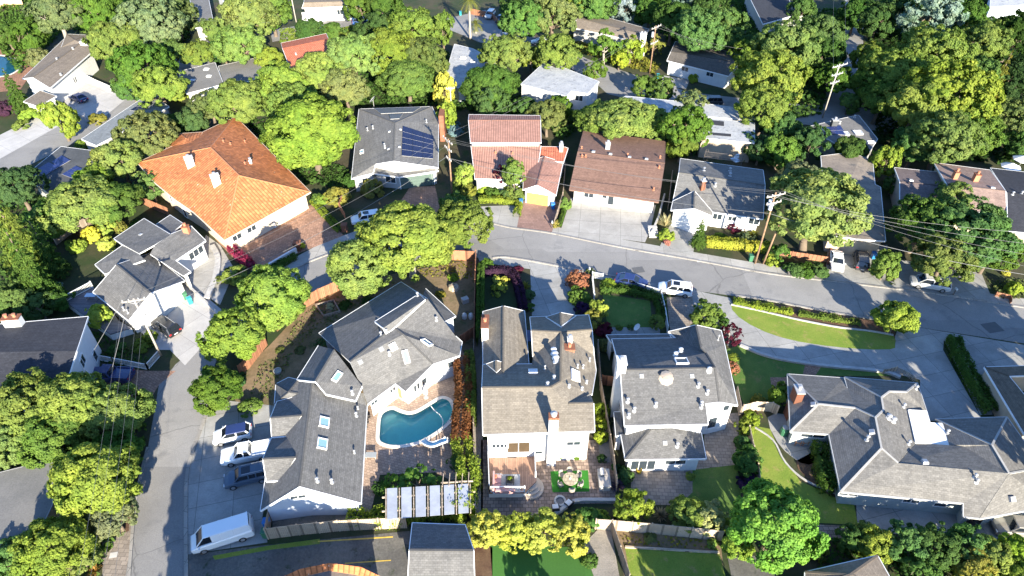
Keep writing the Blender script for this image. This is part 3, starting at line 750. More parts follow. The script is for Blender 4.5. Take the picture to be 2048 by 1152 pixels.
SKYWHITE = glass_mat('skylight_dome', (0.55, 0.58, 0.62), 0.4)
TERRA = plain('terracotta', (0.42, 0.17, 0.09), 0.8)

R_GREY = shingle_mat('grey_shingles', (0.185, 0.18, 0.173), 0.34, 0.2, 0.13, 0.28)
R_BEIGE = shingle_mat('beige_brown_shingles', (0.27, 0.235, 0.188), 0.34, 0.2, 0.13, 0.28)
R_SLATE = shingle_mat('slate_grey_shingles', (0.17, 0.166, 0.162), 0.34, 0.2, 0.13, 0.28)
R_RANCH = shingle_mat('warm_grey_shakes', (0.215, 0.204, 0.187), 0.34, 0.2, 0.13, 0.28)
R_DARK = shingle_mat('charcoal_shade_shingles', (0.055, 0.057, 0.068), 0.34, 0.2, 0.13, 0.28)  # charcoal made darker still, tree shade on the left roof put into the colour
R_BROWN = shingle_mat('red_brown_shingles', (0.27, 0.16, 0.12), 0.34, 0.2, 0.13, 0.28)
R_PURP = shingle_mat('purple_brown_shingles', (0.21, 0.165, 0.155), 0.34, 0.2, 0.13, 0.28)
R_TAUPE = shingle_mat('taupe_shingles', (0.26, 0.215, 0.17), 0.34, 0.2, 0.13, 0.28)
R_LIGHT = shingle_mat('light_grey_shingles', (0.22, 0.213, 0.20), 0.34, 0.2, 0.13, 0.28)
R_ORANGE = tile_mat('orange_barrel_tiles', (0.54, 0.195, 0.075), 0.5)
R_PINK = tile_mat('dusty_pink_tiles', (0.36, 0.195, 0.15), 0.4, 0.1, (0.42, 0.25, 0.2))
R_RED = tile_mat('red_clay_tiles', (0.50, 0.16, 0.09), 0.4, 0.15, (0.4, 0.2, 0.15))
R_WHITE = ground_mat('white_roof_membrane', (0.50, 0.50, 0.49), (0.40, 0.41, 0.42), (0.24, 0.24, 0.25), 0.5, 3, 0.7, 0.05)  # blue-grey mottling puts a shade pattern into the white
R_WHITE2 = plain('clean_white_membrane', (0.80, 0.77, 0.70), 0.6, var=0.05)
R_TANFLAT = ground_mat('tan_flat_roof', (0.30, 0.25, 0.20), (0.22, 0.185, 0.155), (0.14, 0.13, 0.12), 0.35, 3, 0.9, 0.1)
R_GREYFLAT = ground_mat('grey_gravel_roof', (0.22, 0.21, 0.195), (0.18, 0.175, 0.165), None, 0.4, 6, 0.9, 0.2)
ORIDGE = plain('orange_ridge_tiles', (0.48, 0.19, 0.08), 0.8)
RCAP = plain('pale_ridge_caps', (0.36, 0.345, 0.32), 0.85)

def house(name, label, px, py, roof, wall, **k):
    return House(name, label, roof, wall, at=G(px, py, 0), **k)

# --- pool house: grey shingles, several wings
h = house('house', 'L-shaped grey shingle house with two small dormers, wrapped around the kidney pool', 680, 850, R_GREY, BLUEWHITE)
h.block('a 521 1021 2.8; b 599 973 5.8; c 722 1006 2.8; d 734 811 2.8; e 728 786 3.4; f 655 788 5.0; g 624 765 5.8; k 596 764 4.4; m 553 816 2.8',
        'a b g k m, b c d e f g', nof='d-e e-f f-g g-k k-m')
h.block('a 541 836 5.0; b 603 831 5.35; c 578 872 4.0; d 544 874 3.7; e 554 803 3.5; f 588 794 4.2', 'a b c d, e f b a', ov=0.25, base=2.0, nof='b-c b-f')
h.block('a 526 918 5.0; b 591 915 5.35; c 563 961 4.0; d 533 962 3.7; e 543 877 3.5; f 579 873 4.2', 'a b c d, e f b a', ov=0.25, base=2.0, nof='b-c b-f')
h.block('a 669 700 6.4; b 631 763 6.4; c 637 691 4.4; d 594 759 4.4; e 724 772 4.6; f 711 801 4.3; g 652 788 5.6', 'c a b d, a e f g b', wall=BLUEWHITE, nof='a-e a-c')
h.block('a 549 808 3.0; b 552 768 3.0; c 577 755 3.1; d 597 760 4.4; e 602 788 4.6; f 578 784 4.6', 'a b f, b c d f, d e f, e a f', ov=0.3, nof='d-e e-a')
h.block('n1 638 666 3.5; n2 802 564 3.5; r1 700 724 6.1; r4 855 598 6.5; rm 787 654 6.2; h 806 669 6.1; v 791 767 3.1; j 735 808 3.1; k 722 770 4.2; g 866 728 3.9; w 811 783 3.0; k2 911 672 3.9; c2 924 684 3.5; c3 919 711 3.6',
        'n1 n2 r4 rm r1, r1 rm h v j k, h g w v, rm k2 c2 c3 g h, rm r4 k2', nof='r1-k k-j r4-k2 n1-r1')
h.block('a 851 577 3.0; b 911 632 3.0; c 888 643 4.0; d 846 592 4.0', 'a b c d', ov=0.25, nof='c-d d-a')
h.block('a 767 656 6.9; b 850 599 6.9; c 838 588 6.1; d 750 643 6.1; e 783 660 6.25; f 772 667 6.2', 'd c b a, a b e f', walls=False, caps=False)
for x, y, w, l, r in ((786, 694, .7, .8, 0), (812, 714, .6, 1.5, 0.1), (853, 686, 1.3, .7, 0.2), (674, 754, 1.3, .6, -0.1), (648, 845, 1.15, .95, 0), (644, 888, 1.15, .95, 0)): h.skylight(x, y, w, l, r)
h.vents('779,710 705,788 713,832 635,963 664,965 873,641 762,671 773,666 835,592', 0.5, 0.09)
h.vents('709,906 716,818', 0.35, 0.06)
for x, y in ((763, 698), (721, 724)): h.boxvent(x, y, 0.6, 0.06, plain('vent_grey', (0.22, 0.22, 0.22), 0.7))
h.window(596, 993, 1.5, 0.6); h.window(748, 803, 0.9, 0.8); h.window(785, 779, 0.9, 0.7); h.window(833, 774, 1.0, 1.2, 1); h.window(843, 766, 1.6, 1.1); h.window(901, 728, 0.8, 1.0, 1)
h.window(800, 787, 0.9, 2.0, 1, True, plain('orange_door', (0.5, 0.2, 0.08), 0.5))

# --- beige house with deck
h = house('house', 'two storey white house with beige brown shingle roof and raised wooden deck', 1080, 760, R_BEIGE, WHITE)
h.block('g1 1060 634 4.8; g2 1177 630 4.8; f1 1063 661 6.6; f2 1184 659 6.6; m 1122 664 6.8; w1 1066 713 5.0; e1 1188 712 5.0; t 1121 763 7.2; w2 1064 728 5.0; e2 1192 741 4.8; e3 1184 788 5.4; k 1137 807 6.5',
        'g1 g2 f2 m f1, f1 m w1, f2 e1 m, m t w2 w1, m e1 e2 e3 k t', nof='w2-t w1-w2 t-k k-e3')
h.block('a 1120.6 625 5.9; b 1122 652 6.5; c 1092 634 4.95; d 1152 631 4.95; e 1118 650 6.3', 'a b c, a d b', ov=0.3, base=2, nof='a-b')
h.block('s1 966 869 5.5; s2 1189 862 5.5; rW 964 775 7.2; tm 1102 774 7.2; t 1121 763 7.21; k 1137 807 6.51; rE 1187 806 6.5; n1 966 729 5.2; n2 1064 728 5.2; e 1182 789 5.9',
        's1 s2 rE k tm rW, rW tm n2 n1, tm t n2, t tm k, k rE e', nof='rE-e k-e n2-t t-n2 k-t')
h.block('w1 966 623 4.4; p 1007 612 6.0; e1 1049 622 4.4; e2 1058 734 4.4; q 1007 746 6.05; w2 966 734 4.4', 'w1 p q w2, p e1 e2 q', nof='e2-q q-w2')
h.block('a 973 728 5.4; b 1013 727 5.4; c 992 721 6.4; d 993 744 6.35', 'a c d, c b d', ov=0.15, base=3, nof='a-d d-b')
h.chimney(971, 668, 0.8, 2.2, 2.0, WHITE, 'brick', base=0)
h.chimney(1139, 690, 0.5, 0.5, 1.0, WHITE, 'white'); h.chimney(1139, 697, 1.1, 0.9, 0.2, BRICK, 'brick')
for x, y in ((1107, 706), (1110, 714), (1112, 722)): h.vent(x, y, 0.6, 0.17, WHITE)
h.vents('1090,738 1155,735 1166,736 1179,722', 0.45, 0.07); h.vents('1108,757 1095,770', 0.4, 0.1); h.vents('1138,774 1164,779 1173,766', 0.35, 0.08)
h.skylight(1066, 744, 0.9, 0.8, 0, SKYWHITE); h.skylight(1150, 752, 1.4, 1.0, 0.1, SKYWHITE)
h.window(1000, 891, 1.7, 0.7, 4); h.window(1037, 894, 2.4, 1.8, 2, True, glass_mat('amber_tinted_glass', (0.07, 0.05, 0.03))); h.window(1147, 886, 1.5, 0.7, 2); h.window(1077, 904, 0.9, 0.6, 1)  # sliding door pane is dark glass with a slight amber tint
# outside chimney on the back wall
p_, n_ = h.wall_hit(1104, 880)
c_ = MB(); c_.box((p_.x, p_.y-0.35, 3.9), (0.95, 0.7, 7.8)); o_ = c_.build('chimney', WHITE, h.root)
c_ = MB(); c_.box((p_.x, p_.y-0.35, 7.95), (1.05, 0.8, 0.3)); c_.lathe((p_.x, p_.y-0.35, 8.1), [(0.3, 0), (0.28, 0.3), (0.36, 0.32), (0, 0.5)], 12, 1); c_.build('chimney_cap', [BRICK, METAL], o_)
BEIGE = h
# blue skylit porch roof between the wings
b_ = MB(); P_ = pts('1034,661,3.6 1061,660,3.6 1062,682,3.6 1034,684,3.6'); b_.hexa([p-Vector((0, 0, .12)) for p in P_], P_); b_.build('porch_roof', plain('blue_tinted_panel', (0.12, 0.17, 0.34), 0.3), h.root)

# --- white house, slate roof
h = house('house', 'two storey white house with slate grey roof and low hipped back extension', 1340, 780, R_SLATE, WHITE)
h.block('a 1224 678 4.5; b 1352 676 4.5; g1 1337 663 4.9; gP 1392 650 6.8; gR 1402 695 7.0; q 1412 706 6.8; rE 1430 735.5 7.5; rW 1241 740 7.5; e1 1442 661 4.6; e2 1449 689 4.6; e3 1475 810 4.6; e4 1439 804 5.9; c 1411 807 5.85; d2 1416 848 5.2; d1 1249 851 5.2',
        'a b q rE rW, g1 gP gR q b, gP e1 e2 e3 e4 rE q gR, rW rE e4 c d2 d1', ov=0.4)
h.block('a 1242 869 2.9; b 1301 859 4.2; c 1348 858 4.2; d 1402 864 3.1; e 1412 917 2.8; f 1251 919 2.8', 'a b f, b c d e f', ov=0.5, nof='a-b b-c c-d')
h.block('a 1213 670 2.8; b 1338 668 2.8; c 1345 681 3.5; d 1222 684 3.5', 'a b c d', ov=0.2, nof='c-d')
h.block('a 1228 824 2.6; b 1241 824 2.9; c 1246 868 2.9; d 1232 872 2.6', 'a b c d', ov=0.1, nof='b-c')
h.chimney(1241, 738, 0.95, 1.2, 1.3, WHITE, 'white', base=0)
h.skylight(1363, 723, 1.3, 1.0, 0, plain('dark_skylight', (0.12, 0.11, 0.10), 0.4))
h.vents('1332,757', 0.5, 0.33, plain('tan_metal', (0.45, 0.36, 0.27), 0.6))
h.vents('1361,703 1351,711 1418,742', 0.4, 0.13, WHITE); h.vents('1396,773 1414,787 1255,804 1268,822 1257,834 1311,812 1402,810 1402,815 1354,893', 0.5, 0.1)
h.vents('1436,680', 0.7, 0.06)
for x, y in ((1283, 752), (1384, 752), (1330, 886)): h.boxvent(x, y, 0.5, 0.1)
h.window(1286, 928, 2.6, 1.9, 3, True); h.window(1351, 923, 2.2, 0.9, 2); h.window(1452, 815, 0.8, 1.0, 1); h.window(1321, 923, 0.7, 0.4, 2); h.window(1424, 845, 1.1, 1.9, 1, True)
h.window(1240, 812, 0.8, 1.2, 1)

# --- ranch house lower right
h = house('house', 'sprawling ranch house with grey hipped roofs and a bright white flat roof section', 1790, 900, R_RANCH, plain('pale_grey_green_wall', (0.45, 0.48, 0.46), 0.8), trim=plain('grey_gutter', (0.46, 0.46, 0.45), 0.5), ridge=RCAP)
h.block('a 1575 748 2.8; b 1688 756 2.8; c 1695 776 3.2; d 1767 820 4.5; e 1751 835 4.8; f 1711 816 4.2; g 1637 808 4.2; h 1581 863 2.8; i 1658 868 2.8; j 1763 897 4.8; k 1682 983 2.8; l 1796 926 4.5; m 2018 947 4.7; n 1927 1006 2.8; o 1927 1033 2.3; p 1959 1036 2.3; q 1689 754 3.0; r 1835 766 2.8; s 1813 784 4.0; t 1779 783 4.4; u 1763 795 4.5; v 1853 822 2.8; w 1817 820 3.6; x 1832 884 3.5',
        'a b c d e f g, a g h, g f i h, f e j k i, j l m p o n k, e d l j, c q u d, q r s t u, t s r v w, u t w x l d', ov=0.5, nof='v-w w-x x-l l-m m-p')
h.block('A 1871 838 2.8; B 2014 834 2.8; D 1984 890 4.8; E 1928 893 3.7; b 1884 846 3.1; c 1899 890 3.4; m 2018 947 4.71; x 1832 885 3.45; l 1797 926 4.45; S 2085 935 2.8; T 2100 1012 2.7; p 1959 1037 2.3',
        'A B D, A D m E c b, x E m l, D B S m, m S T p', ov=0.5, nof='E-c c-b x-E l-x m-l p-m b-A')
h.block('w 1817 820 3.75; v 1853 822 3.3; a 1860 846 3.3; b 1884 847 3.2; c 1899 891 3.3; x 1832 884 3.7', 'w v a b c x', ov=0.3, roof=R_WHITE2, trim=TRIM)
h.chimney(1591, 798, 0.8, 1.3, 1.6, BRICK, 'metal', base=0)
for x, y in ((1627, 810), (1744, 865), (1849, 925), (2023, 998)): h.boxvent(x, y, 0.6, 0.3)
h.vents('1733,880', 0.6, 0.1); h.vents('1777,836 1786,842', 0.4, 0.15); h.vents('1949,955 1952,965 1807,814 1817,888 1832,778 1894,866', 0.45, 0.09)
h.window(1626, 870, 2.6, 0.8, 2); h.window(1697, 987, 1.8, 0.7, 2); h.window(1822, 1001, 1.6, 0.7, 2); h.window(1659, 885, 1.2, 1.1, 1); h.window(1880, 1009, 1.2, 0.6, 1)
h.window(2020, 1040, 2.0, 0.9, 2)

# --- house with double garage, left
h = house('house', 'grey roofed house with white gabled garage wall facing the pale concrete apron', 290, 520, R_GREY, WHITE)
h.block('a 186 584 2.8; b 257 641 2.8; c 301 586 4.9; d 233 529 4.9; e 300 506 3.0; f 369 561 2.8', 'a b c d, d c f e', ov=0.4)
h.block('a 228 477 3.6; b 288 437 3.6; c 341 469 4.5; d 309 490 4.7; e 278 507 4.6; f 247 490 4.0', 'a b c d e f', ov=0.4, nof='c-d d-e e-f')
h.block('a 190 529 3.2; b 246 490 3.8; c 278 508 4.5; d 290 520 4.6; e 210 548 3.4', 'a b c d e', ov=0.4, nof='b-c c-d d-e')
h.block('a 312 449 3.4; b 340 430 3.4; c 366 447 3.9; d 342 467 4.2', 'a b c d', ov=0.3, nof='c-d d-a')
h.block('a 309 491 4.65; b 342 468 4.65; c 382 452 4.2; d 411 481 3.3; e 351 521 3.5; f 381 543 3.0; g 367 552 3.0; k 300 508 4.3', 'a b c d e k, k e f g', ov=0.4, nof='a-b k-a g-k')
h.chimney(374, 455, 0.8, 0.7, 1.0, TERRA, 'brick')
h.vents('248,620 256,626', 0.5, 0.08); h.vents('320,530', 0.9, 0.05); h.boxvent(281, 469, 0.5, 0.1)
h.window(392, 505, 2.6, 1.2, 3); h.garage(322, 630, 5.0, 2.2, plain('cream_white_door', (0.72, 0.71, 0.68), 0.6))
# --- dark blue-grey roof at far left
h = house('house', 'house with big charcoal roof darkened for tree shade behind the navy pickup truck', 60, 710, R_DARK, BLUEWHITE)
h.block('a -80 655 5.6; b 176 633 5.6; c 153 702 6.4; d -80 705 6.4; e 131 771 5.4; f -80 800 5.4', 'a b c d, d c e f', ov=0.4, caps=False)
h.chimney(31, 650, 1.9, 0.9, 1.2, WHITE, 'brick', rot=0.1, base=0)
h.window(165, 722, 1.6, 1.3, 2); h.window(190, 712, 1.2, 1.4, 1)
# --- orange tiled house
h = house('house', 'large house with bright orange barrel tile hipped roof and two white chimneys', 450, 400, R_ORANGE, plain('warm_white_stucco', (0.60, 0.52, 0.40), 0.8), trim=plain('cream_trim', (0.60, 0.52, 0.42), 0.6), ridge=ORIDGE)
h.block('w 275 325 4.4; n 471 233 4.2; e 621 384 3.1; s 449 480 3.1; p1 387 424 3.6; p2 348 397 3.8; p3 306 362 4.1; r1 421 295 7.2; r2 478 351 7.1', 'w r1 n, w p3 p2 p1 s r2 r1, s e r2, e n r1 r2', ov=0.7)
h.block('a 329 300 4.0; b 360 267 4.0; c 405 264 4.6; d 388 292 5.2; e 372 277 5.0', 'a b e d, b c d e', ov=0.4, nof='c-d d-e')
h.chimney(382, 332, 1.2, 0.9, 1.5, WHITE, 'white', rot=0.5); h.chimney(434, 368, 1.2, 0.9, 1.5, WHITE, 'white', rot=0.5)
h.vents('447,284 461,289 490,284 490,328', 0.3, 0.08, TERRA); h.chimney(502, 327, 0.35, 0.35, 0.5, WHITE, 'white')
h.garage(577, 418, 6.0, 2.5, plain('cream_garage_door', (0.70, 0.60, 0.42), 0.6)); h.window(470, 462, 1.6, 1.6, 2); h.window(500, 448, 1.6, 1.6, 2); h.window(325, 402, 0.9, 1.6, 1); h.window(372, 430, 0.9, 1.6, 1)
# --- solar house
h = house('house', 'grey shingle house with blue solar panel array and dark green garage door', 790, 300, R_LIGHT, GREYWALL)
h.block('nw 718 218 3.4; ne 864 213 3.4; r1 790 246 5.4; r2 787 322 5.2; e1 877 243 3.4; e2 876 335 3.3; g2 863 333 3.6; g1 751 328 4.1; sw 703 357 2.9; s2 746 346 3.2', 'nw ne r1, r1 ne e1 e2 g2 r2, nw r1 r2 g1 s2 sw', ov=0.4)
h.block('a 751 332 3.2; b 787 330 3.3; c 864 334 3.2; d 877 341 2.7; e 798 354 2.6; f 745 346 2.8', 'a b c d e f', ov=0.4)
h.panels('805,253 867,273 866,319 803,313', 3, 5); h.panels('749,219 842,216 826,226 762,229', 6, 1, SOLARG); h.panels('778,230 806,229 799,239 781,240', 2, 1, SOLARG)
h.skylight(724, 304, 1.0, 0.6, 0); h.vents('746,257 735,261 769,293 770,296 853,245', 0.5, 0.09)
for x, y in ((779, 263), (777, 298), (801, 259), (799, 294)): h.boxvent(x, y)
h.garage(834, 357, 5.6, 2.2, plain('dark_green_door', (0.09, 0.13, 0.11), 0.5)); h.window(730, 362, 1.0, 1.2, 2); h.window(751, 365, 0.9, 1.2, 1); h.window(781, 357, 1.8, 1.3, 2)
b_ = MB(); P_ = pts('882,222,4 888,222,4 886,250,4 880,250,4'); b_.box((sum(p.x for p in P_)/4, sum(p.y for p in P_)/4, 2.6), (0.9, 3.2, 5.2)); b_.build('chimney', BRICK, h.root)
# --- pink terracotta house
h = house('house', 'stepped house with dusty pink tile roofs and yellow garage door', 1010, 320, R_PINK, WHITE)
h.block('a 938 229 5.8; b 1080 231 5.8; c 1081 240 6.4; d 937 240 6.4; e 1082 285 5.4; f 941 285 5.4', 'a b c d, d c e f', ov=0.3)
h.block('a 942 291 4.6; b 1082 291 4.6; c 1076 330 3.6; d 1060 360 2.8; e 950 357 2.8', 'a b c d e', ov=0.3, nof='a-b')
h.block('a 1082 293 3.9; b 1130 294 3.9; c 1136 296 3.8; d 1127 324 3.4; e 1078 318 3.4', 'a b c d e', ov=0.3, roof=R_RED)
h.block('a 1049 324 3.0; b 1089 313 4.0; c 1126 324 3.0; d 1112 390 2.6; e 1074 370 3.9; f 1046 379 2.6', 'a b e f, b c d e', ov=0.35)
h.chimney(1122, 302, 0.6, 0.6, 1.3, WHITE, 'metal')
h.vents('991,306 1025,308', 0.3, 0.09, TERRA)
h.garage(1075, 395, 3.6, 2.1, plain('yellow_garage_door', (0.52, 0.36, 0.10), 0.5))
# --- brown roof house
h = house('house', 'house with wide red brown gable roof above the big concrete parking pad', 1230, 340, R_BROWN, WHITE, trim=BROWNTRIM)
h.block('a 1167 262 3.0; b 1331 283 3.0; c 1329 326 4.6; d 1156 303 4.6; e 1317 404 2.7; f 1139 379 2.7', 'a b c d, d c e f', ov=0.7)
h.chimney(1215, 298, 0.7, 0.5, 1.1, WHITE, 'white')
for x, y in ((1187, 304), (1221, 309), (1259, 315), (1293, 319)): h.boxvent(x, y, 0.6, 0.25)
h.vents('1163,297 1164,314 1171,314 1255,311 1318,336 1320,316 1307,380', 0.35, 0.09, TERRA)
h.window(1178, 385, 1.6, 1.2, 2); h.window(1222, 396, 1.0, 2.0, 1, True); h.window(1210, 385, .8, .9, 1)
# --- grey house with white gable garage
h = house('house', 'low grey roofed house with white gabled garage, behind the trimmed yellow hedge', 1430, 380, R_LIGHT, WHITE)
h.block('a 1361 317 3.8; b 1526 340 3.8; c 1530 370 5.2; d 1358 345 5.2; e 1526 438 3.0; f 1426 424 3.0; g 1346 402 3.1', 'a b c d, d c e f g', ov=0.5)
h.block('a 1342 420 3.0; b 1388 417 4.6; c 1425 432 3.0; d 1425 424 3.2; e 1389 382 4.9; f 1346 402 3.3', 'a b e f, b c d e', ov=0.4)
h.chimney(1404, 378, 0.7, 0.6, 1.5, BRICK, 'metal', rot=0.2); h.vents('1408,341 1460,342 1460,352 1430,372', 0.5, 0.12)
h.window(1435, 432, 1.4, 1.2, 2); h.window(1464, 437, 1.2, 0.8, 2); h.window(1508, 442, 1.6, 1.2, 2)
h.garage(1375, 445, 4.6, 2.1)
b_ = MB()
for a_, c_ in (((1407, 322), (1407, 307)), ((1482, 331), (1482, 316))):
    q_ = G(a_[0], a_[1], 3.2); b_.cyl(q_, q_+Vector((0, 0, 1.8)), 0.05)
q1, q2 = G(1407, 322, 3.2), G(1482, 331, 3.2)
for z_ in (0.9, 1.8): b_.bar(q1+Vector((0, 0, z_)), q2+Vector((0, 0, z_)), 0.06, 0.06)
for k_ in range(1, 30): 
    q_ = q1.lerp(q2, k_/30); b_.bar(q_, q_+Vector((0, 0, 1.8)), 0.03, 0.03)
b_.build('deck_railing', DARKTRIM, h.root)
# --- tan flat roof
h = house('house', 'low house with stained tan flat roof behind the big street oak', 1700, 390, R_TANFLAT, TANWALL)
h.block('a 1642 312 3.4; b 1683 307 3.6; c 1721 312 3.6; d 1745 322 3.4; e 1750 369 3.4; f 1761 374 3.3; g 1771 482 3.2; k 1718 478 3.2; m 1655 470 3.2', 'a b c d e f g k m', ov=0.4)
# --- purple brown pair, right
h = house('house', 'house with purple brown gable roof and two brick chimneys behind the wide street oak', 1900, 380, R_PURP, TANWALL)
h.block('a 1789 335 4.0; b 1885 345 4.0; c 1893 372 4.6; d 1800 363 4.6; e 1900 412 3.6; f 1800 402 3.6', 'a b c d, d c e f', ov=0.4)
h.block('a 1868 325 4.6; b 1980 340 4.6; c 2011 382 6.0; d 1894 368 6.0; e 2013 432 4.2; f 1906 415 4.2', 'a b c d, d c e f', ov=0.4, roof=shingle_mat('pinkish_brown_shingles', (0.33, 0.235, 0.20), 0.34, 0.2, 0.13, 0.28))
h.chimney(1908, 357, 0.7, 0.7, 1.2, TERRA, 'brick'); h.chimney(1949, 362, 0.8, 0.7, 1.2, TERRA, 'brick')
for x, y in ((1932, 369), (1985, 376), (1822, 361)): h.boxvent(x, y, 0.6, 0.2)
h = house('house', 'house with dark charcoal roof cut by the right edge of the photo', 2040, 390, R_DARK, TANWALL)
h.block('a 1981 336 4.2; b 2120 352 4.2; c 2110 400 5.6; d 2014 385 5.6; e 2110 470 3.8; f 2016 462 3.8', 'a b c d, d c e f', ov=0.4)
h.vents('2025,389 2043,388', 0.4, 0.1)
# --- back row
h = house('house', 'long taupe roofed house with white walls beside the upper left driveway', 120, 140, R_TAUPE, WHITE)
h.block('a 45 157 4.2; b 128 78 4.2; c 165 84 5.0; d 188 100 4.4; e 100 176 4.2; f 66 155 5.0', 'a b c f, f c d e', ov=0.5)
h.block('a 122 95 4.4; b 133 68 4.4; c 173 70 4.4; d 186 98 4.4; e 150 80 5.2', 'a b e, b c e, c d e, d a e', ov=0.4)
h.block('a 47 203 3.0; b 80 181 3.2; c 113 192 3.2; d 77 213 3.0', 'a b c d', ov=0.4)
h.chimney(168, 90, 1.2, 0.6, 0.7, WHITE, 'white'); h.vents('114,119 146,98 122,150', 0.3, 0.12)
h.window(150, 160, 1.4, 1.2); 
h = house('house', 'two part low house with pale grey gravel roofs below the upper left oaks', 440, 155, R_GREYFLAT, GREYWALL)
h.block('a 357 143 3.8; b 430 125 3.8; c 447 168 3.4; d 373 187 3.4', 'a b c d', ov=0.3)
h.block('a 437 132 3.2; b 520 114 3.2; c 533 146 3.0; d 449 184 3.0', 'a b c d', ov=0.3)
h.skylight(413, 139, 0.9, 0.7, 0, SKYWHITE); h.skylight(386, 161, 0.8, 0.6, 0, SKYWHITE); h.skylight(418, 153, 0.8, 0.6, 0, SKYWHITE)
h = house('house', 'small house with red clay tile gable roof at the top left', 620, 105, R_RED, TANWALL)
h.block('a 562 86 4.0; b 652 67 4.0; c 657 78 4.8; d 565 97 4.8; e 672 115 3.4; f 581 138 3.4', 'a b c d, d c e f', ov=0.3)
h.vents('592,109 603,125 660,107', 0.3, 0.1)
h = house('house', 'long low blue grey roof with dark solar panels beside the upper left street', 250, 240, shingle_mat('blue_grey_shingles', (0.27, 0.29, 0.30), 0.34, 0.2, 0.13, 0.28), GREYWALL)
h.block('a 163 278 3.0; b 297 188 3.4; c 338 213 3.4; d 193 291 3.0', 'a b c d', ov=0.3)
h.panels('282,208 306,201 284,225 260,222', 3, 2, SOLAR)
h = house('house', 'dark flat roof with solar panels tucked under the left oaks', 130, 335, ground_mat('dark_flat_roof', (0.08, 0.085, 0.09), (0.11, 0.115, 0.12), None), GREYWALL)
h.block('a 60 343 3.0; b 122 293 3.2; c 192 302 3.2; d 182 350 3.0; e 110 395 2.8; f 66 365 2.8', 'a b c d e f', ov=0.2)
h.panels('104,325 124,312 142,322 118,336', 2, 1, SOLARD); h.panels('67,345 97,326 120,334 92,352', 3, 1, SOLARD); h.panels('124,350 152,333 176,343 150,360', 3, 1, SOLARD)
h = house('house', 'white flat roofed house with fan shaped end at the top centre', 940, 120, R_WHITE, WHITE)
h.block('a 909 88 3.6; b 945 97 3.6; c 985 117 3.6; d 1002 142 3.5; e 985 158 3.5; f 915 176 3.4; g 892 146 3.4', 'a b c d e f g', ov=0.3)
h.skylight(926, 116, 1.2, 0.8, 0, plain('dark_hatch', (0.1, 0.1, 0.1), 0.5)); h.skylight(946, 123, 1.2, 0.8, 0, MATS['dark_hatch'])
h = house('house', 'white boxy flat roofed house with shade-mottled membrane beside the back road', 1120, 165, R_WHITE, plain('grey_white_wall', (0.55, 0.55, 0.54), 0.8))
h.block('a 1042 168 4.4; b 1086 127 4.4; c 1115 137 4.4; d 1122 133 4.4; e 1198 163 4.4; f 1175 187 4.4; g 1142 182 4.4; k 1133 192 4.4', 'a b c d e f g k', ov=0.1)
h.window(1158, 196, 1.6, 1.2, 2)
h = house('house', 'long white flat roofed house with dark roof openings behind the grey garage house', 1400, 235, R_WHITE, TANWALL)
h.block('a 1240 196 3.6; b 1252 192 3.6; c 1353 202 3.6; d 1425 209 3.6; e 1504 220 3.6; f 1502 240 3.6; g 1400 232 3.6; k 1340 225 3.6; m 1248 214 3.6', 'a b c d e f g k m', ov=0.2)
h.block('a 1396 234 4.0; b 1509 246 4.0; c 1509 286 4.0; d 1402 275 4.0', 'a b c d', ov=0.2)
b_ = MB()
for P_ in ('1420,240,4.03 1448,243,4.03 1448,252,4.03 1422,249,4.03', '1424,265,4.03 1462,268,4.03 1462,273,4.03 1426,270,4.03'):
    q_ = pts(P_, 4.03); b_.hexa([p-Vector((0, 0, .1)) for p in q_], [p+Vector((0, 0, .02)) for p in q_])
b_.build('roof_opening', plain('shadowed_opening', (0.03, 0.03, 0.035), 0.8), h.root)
h = house('house', 'brown shingle house with white chimney beside the tall wooden pole', 1220, 55, R_TAUPE, GREYWALL)
h.block('a 1168 22 3.6; b 1298 58 3.6; c 1291 70 4.6; d 1155 36 4.6; e 1281 84 3.4; f 1144 55 3.4', 'a b c d, d c e f', ov=0.4)
h.chimney(1293, 74, 1.4, 1.0, 1.2, WHITE, 'white', base=0)
h = house('house', 'low house with dark shaded roof right of the back road', 1410, 115, shingle_mat('dark_brown_shingles', (0.13, 0.115, 0.10), 0.34, 0.2, 0.13, 0.28), WHITE)
h.block('a 1351 83 3.4; b 1440 103 3.4; c 1445 95 3.6; d 1486 104 3.4; e 1478 125 4.4; f 1342 103 4.4; g 1457 152 3.0; k 1334 121 3.2', 'a b c d e f, f e g k', ov=0.4)
h.window(1370, 138, 1.6, 1.0); h.window(1420, 148, 1.6, 1.0)
h = house('house', 'flat grey roofed house with skylights in deep tree shade', 1690, 265, ground_mat('shaded_grey_roof', (0.22, 0.21, 0.2), (0.17, 0.165, 0.16), None), GREYWALL)
h.block('a 1613 254 3.4; b 1680 238 3.4; c 1717 230 3.4; d 1755 278 3.4; e 1738 304 3.2; f 1700 303 3.2', 'a b c d e f', ov=0.2)
h.skylight(1716, 266, 1.4, 1.4, 0, SKYWHITE); h.skylight(1693, 268, 0.7, 1.2, 0, SKYWHITE); h.skylight(1725, 290, 0.8, 1.4, 0, SKYWHITE); h.skylight(1742, 285, 1.2, 0.6, 0, SKYWHITE)
h.panels('1640,258 1680,252 1694,272 1652,268', 3, 2, SOLARD); h.chimney(1672, 236, 1.0, 0.8, 1.2, MATS['dark_flat_roof'], 'metal'); h.vents('1709,235 1679,247 1698,284 1703,290', 0.4, 0.12)
h = house('house', 'narrow grey roofed house at the top edge left of centre', 405, 20, R_LIGHT, GREYWALL)
h.block('a 378 -12 3.4; b 415 -12 3.4; c 428 50 3.2; d 390 56 3.2', 'a b c d', ov=0.3)
h = house('house', 'white flat roof at the top edge left of centre', 475, 10, R_WHITE, WHITE)
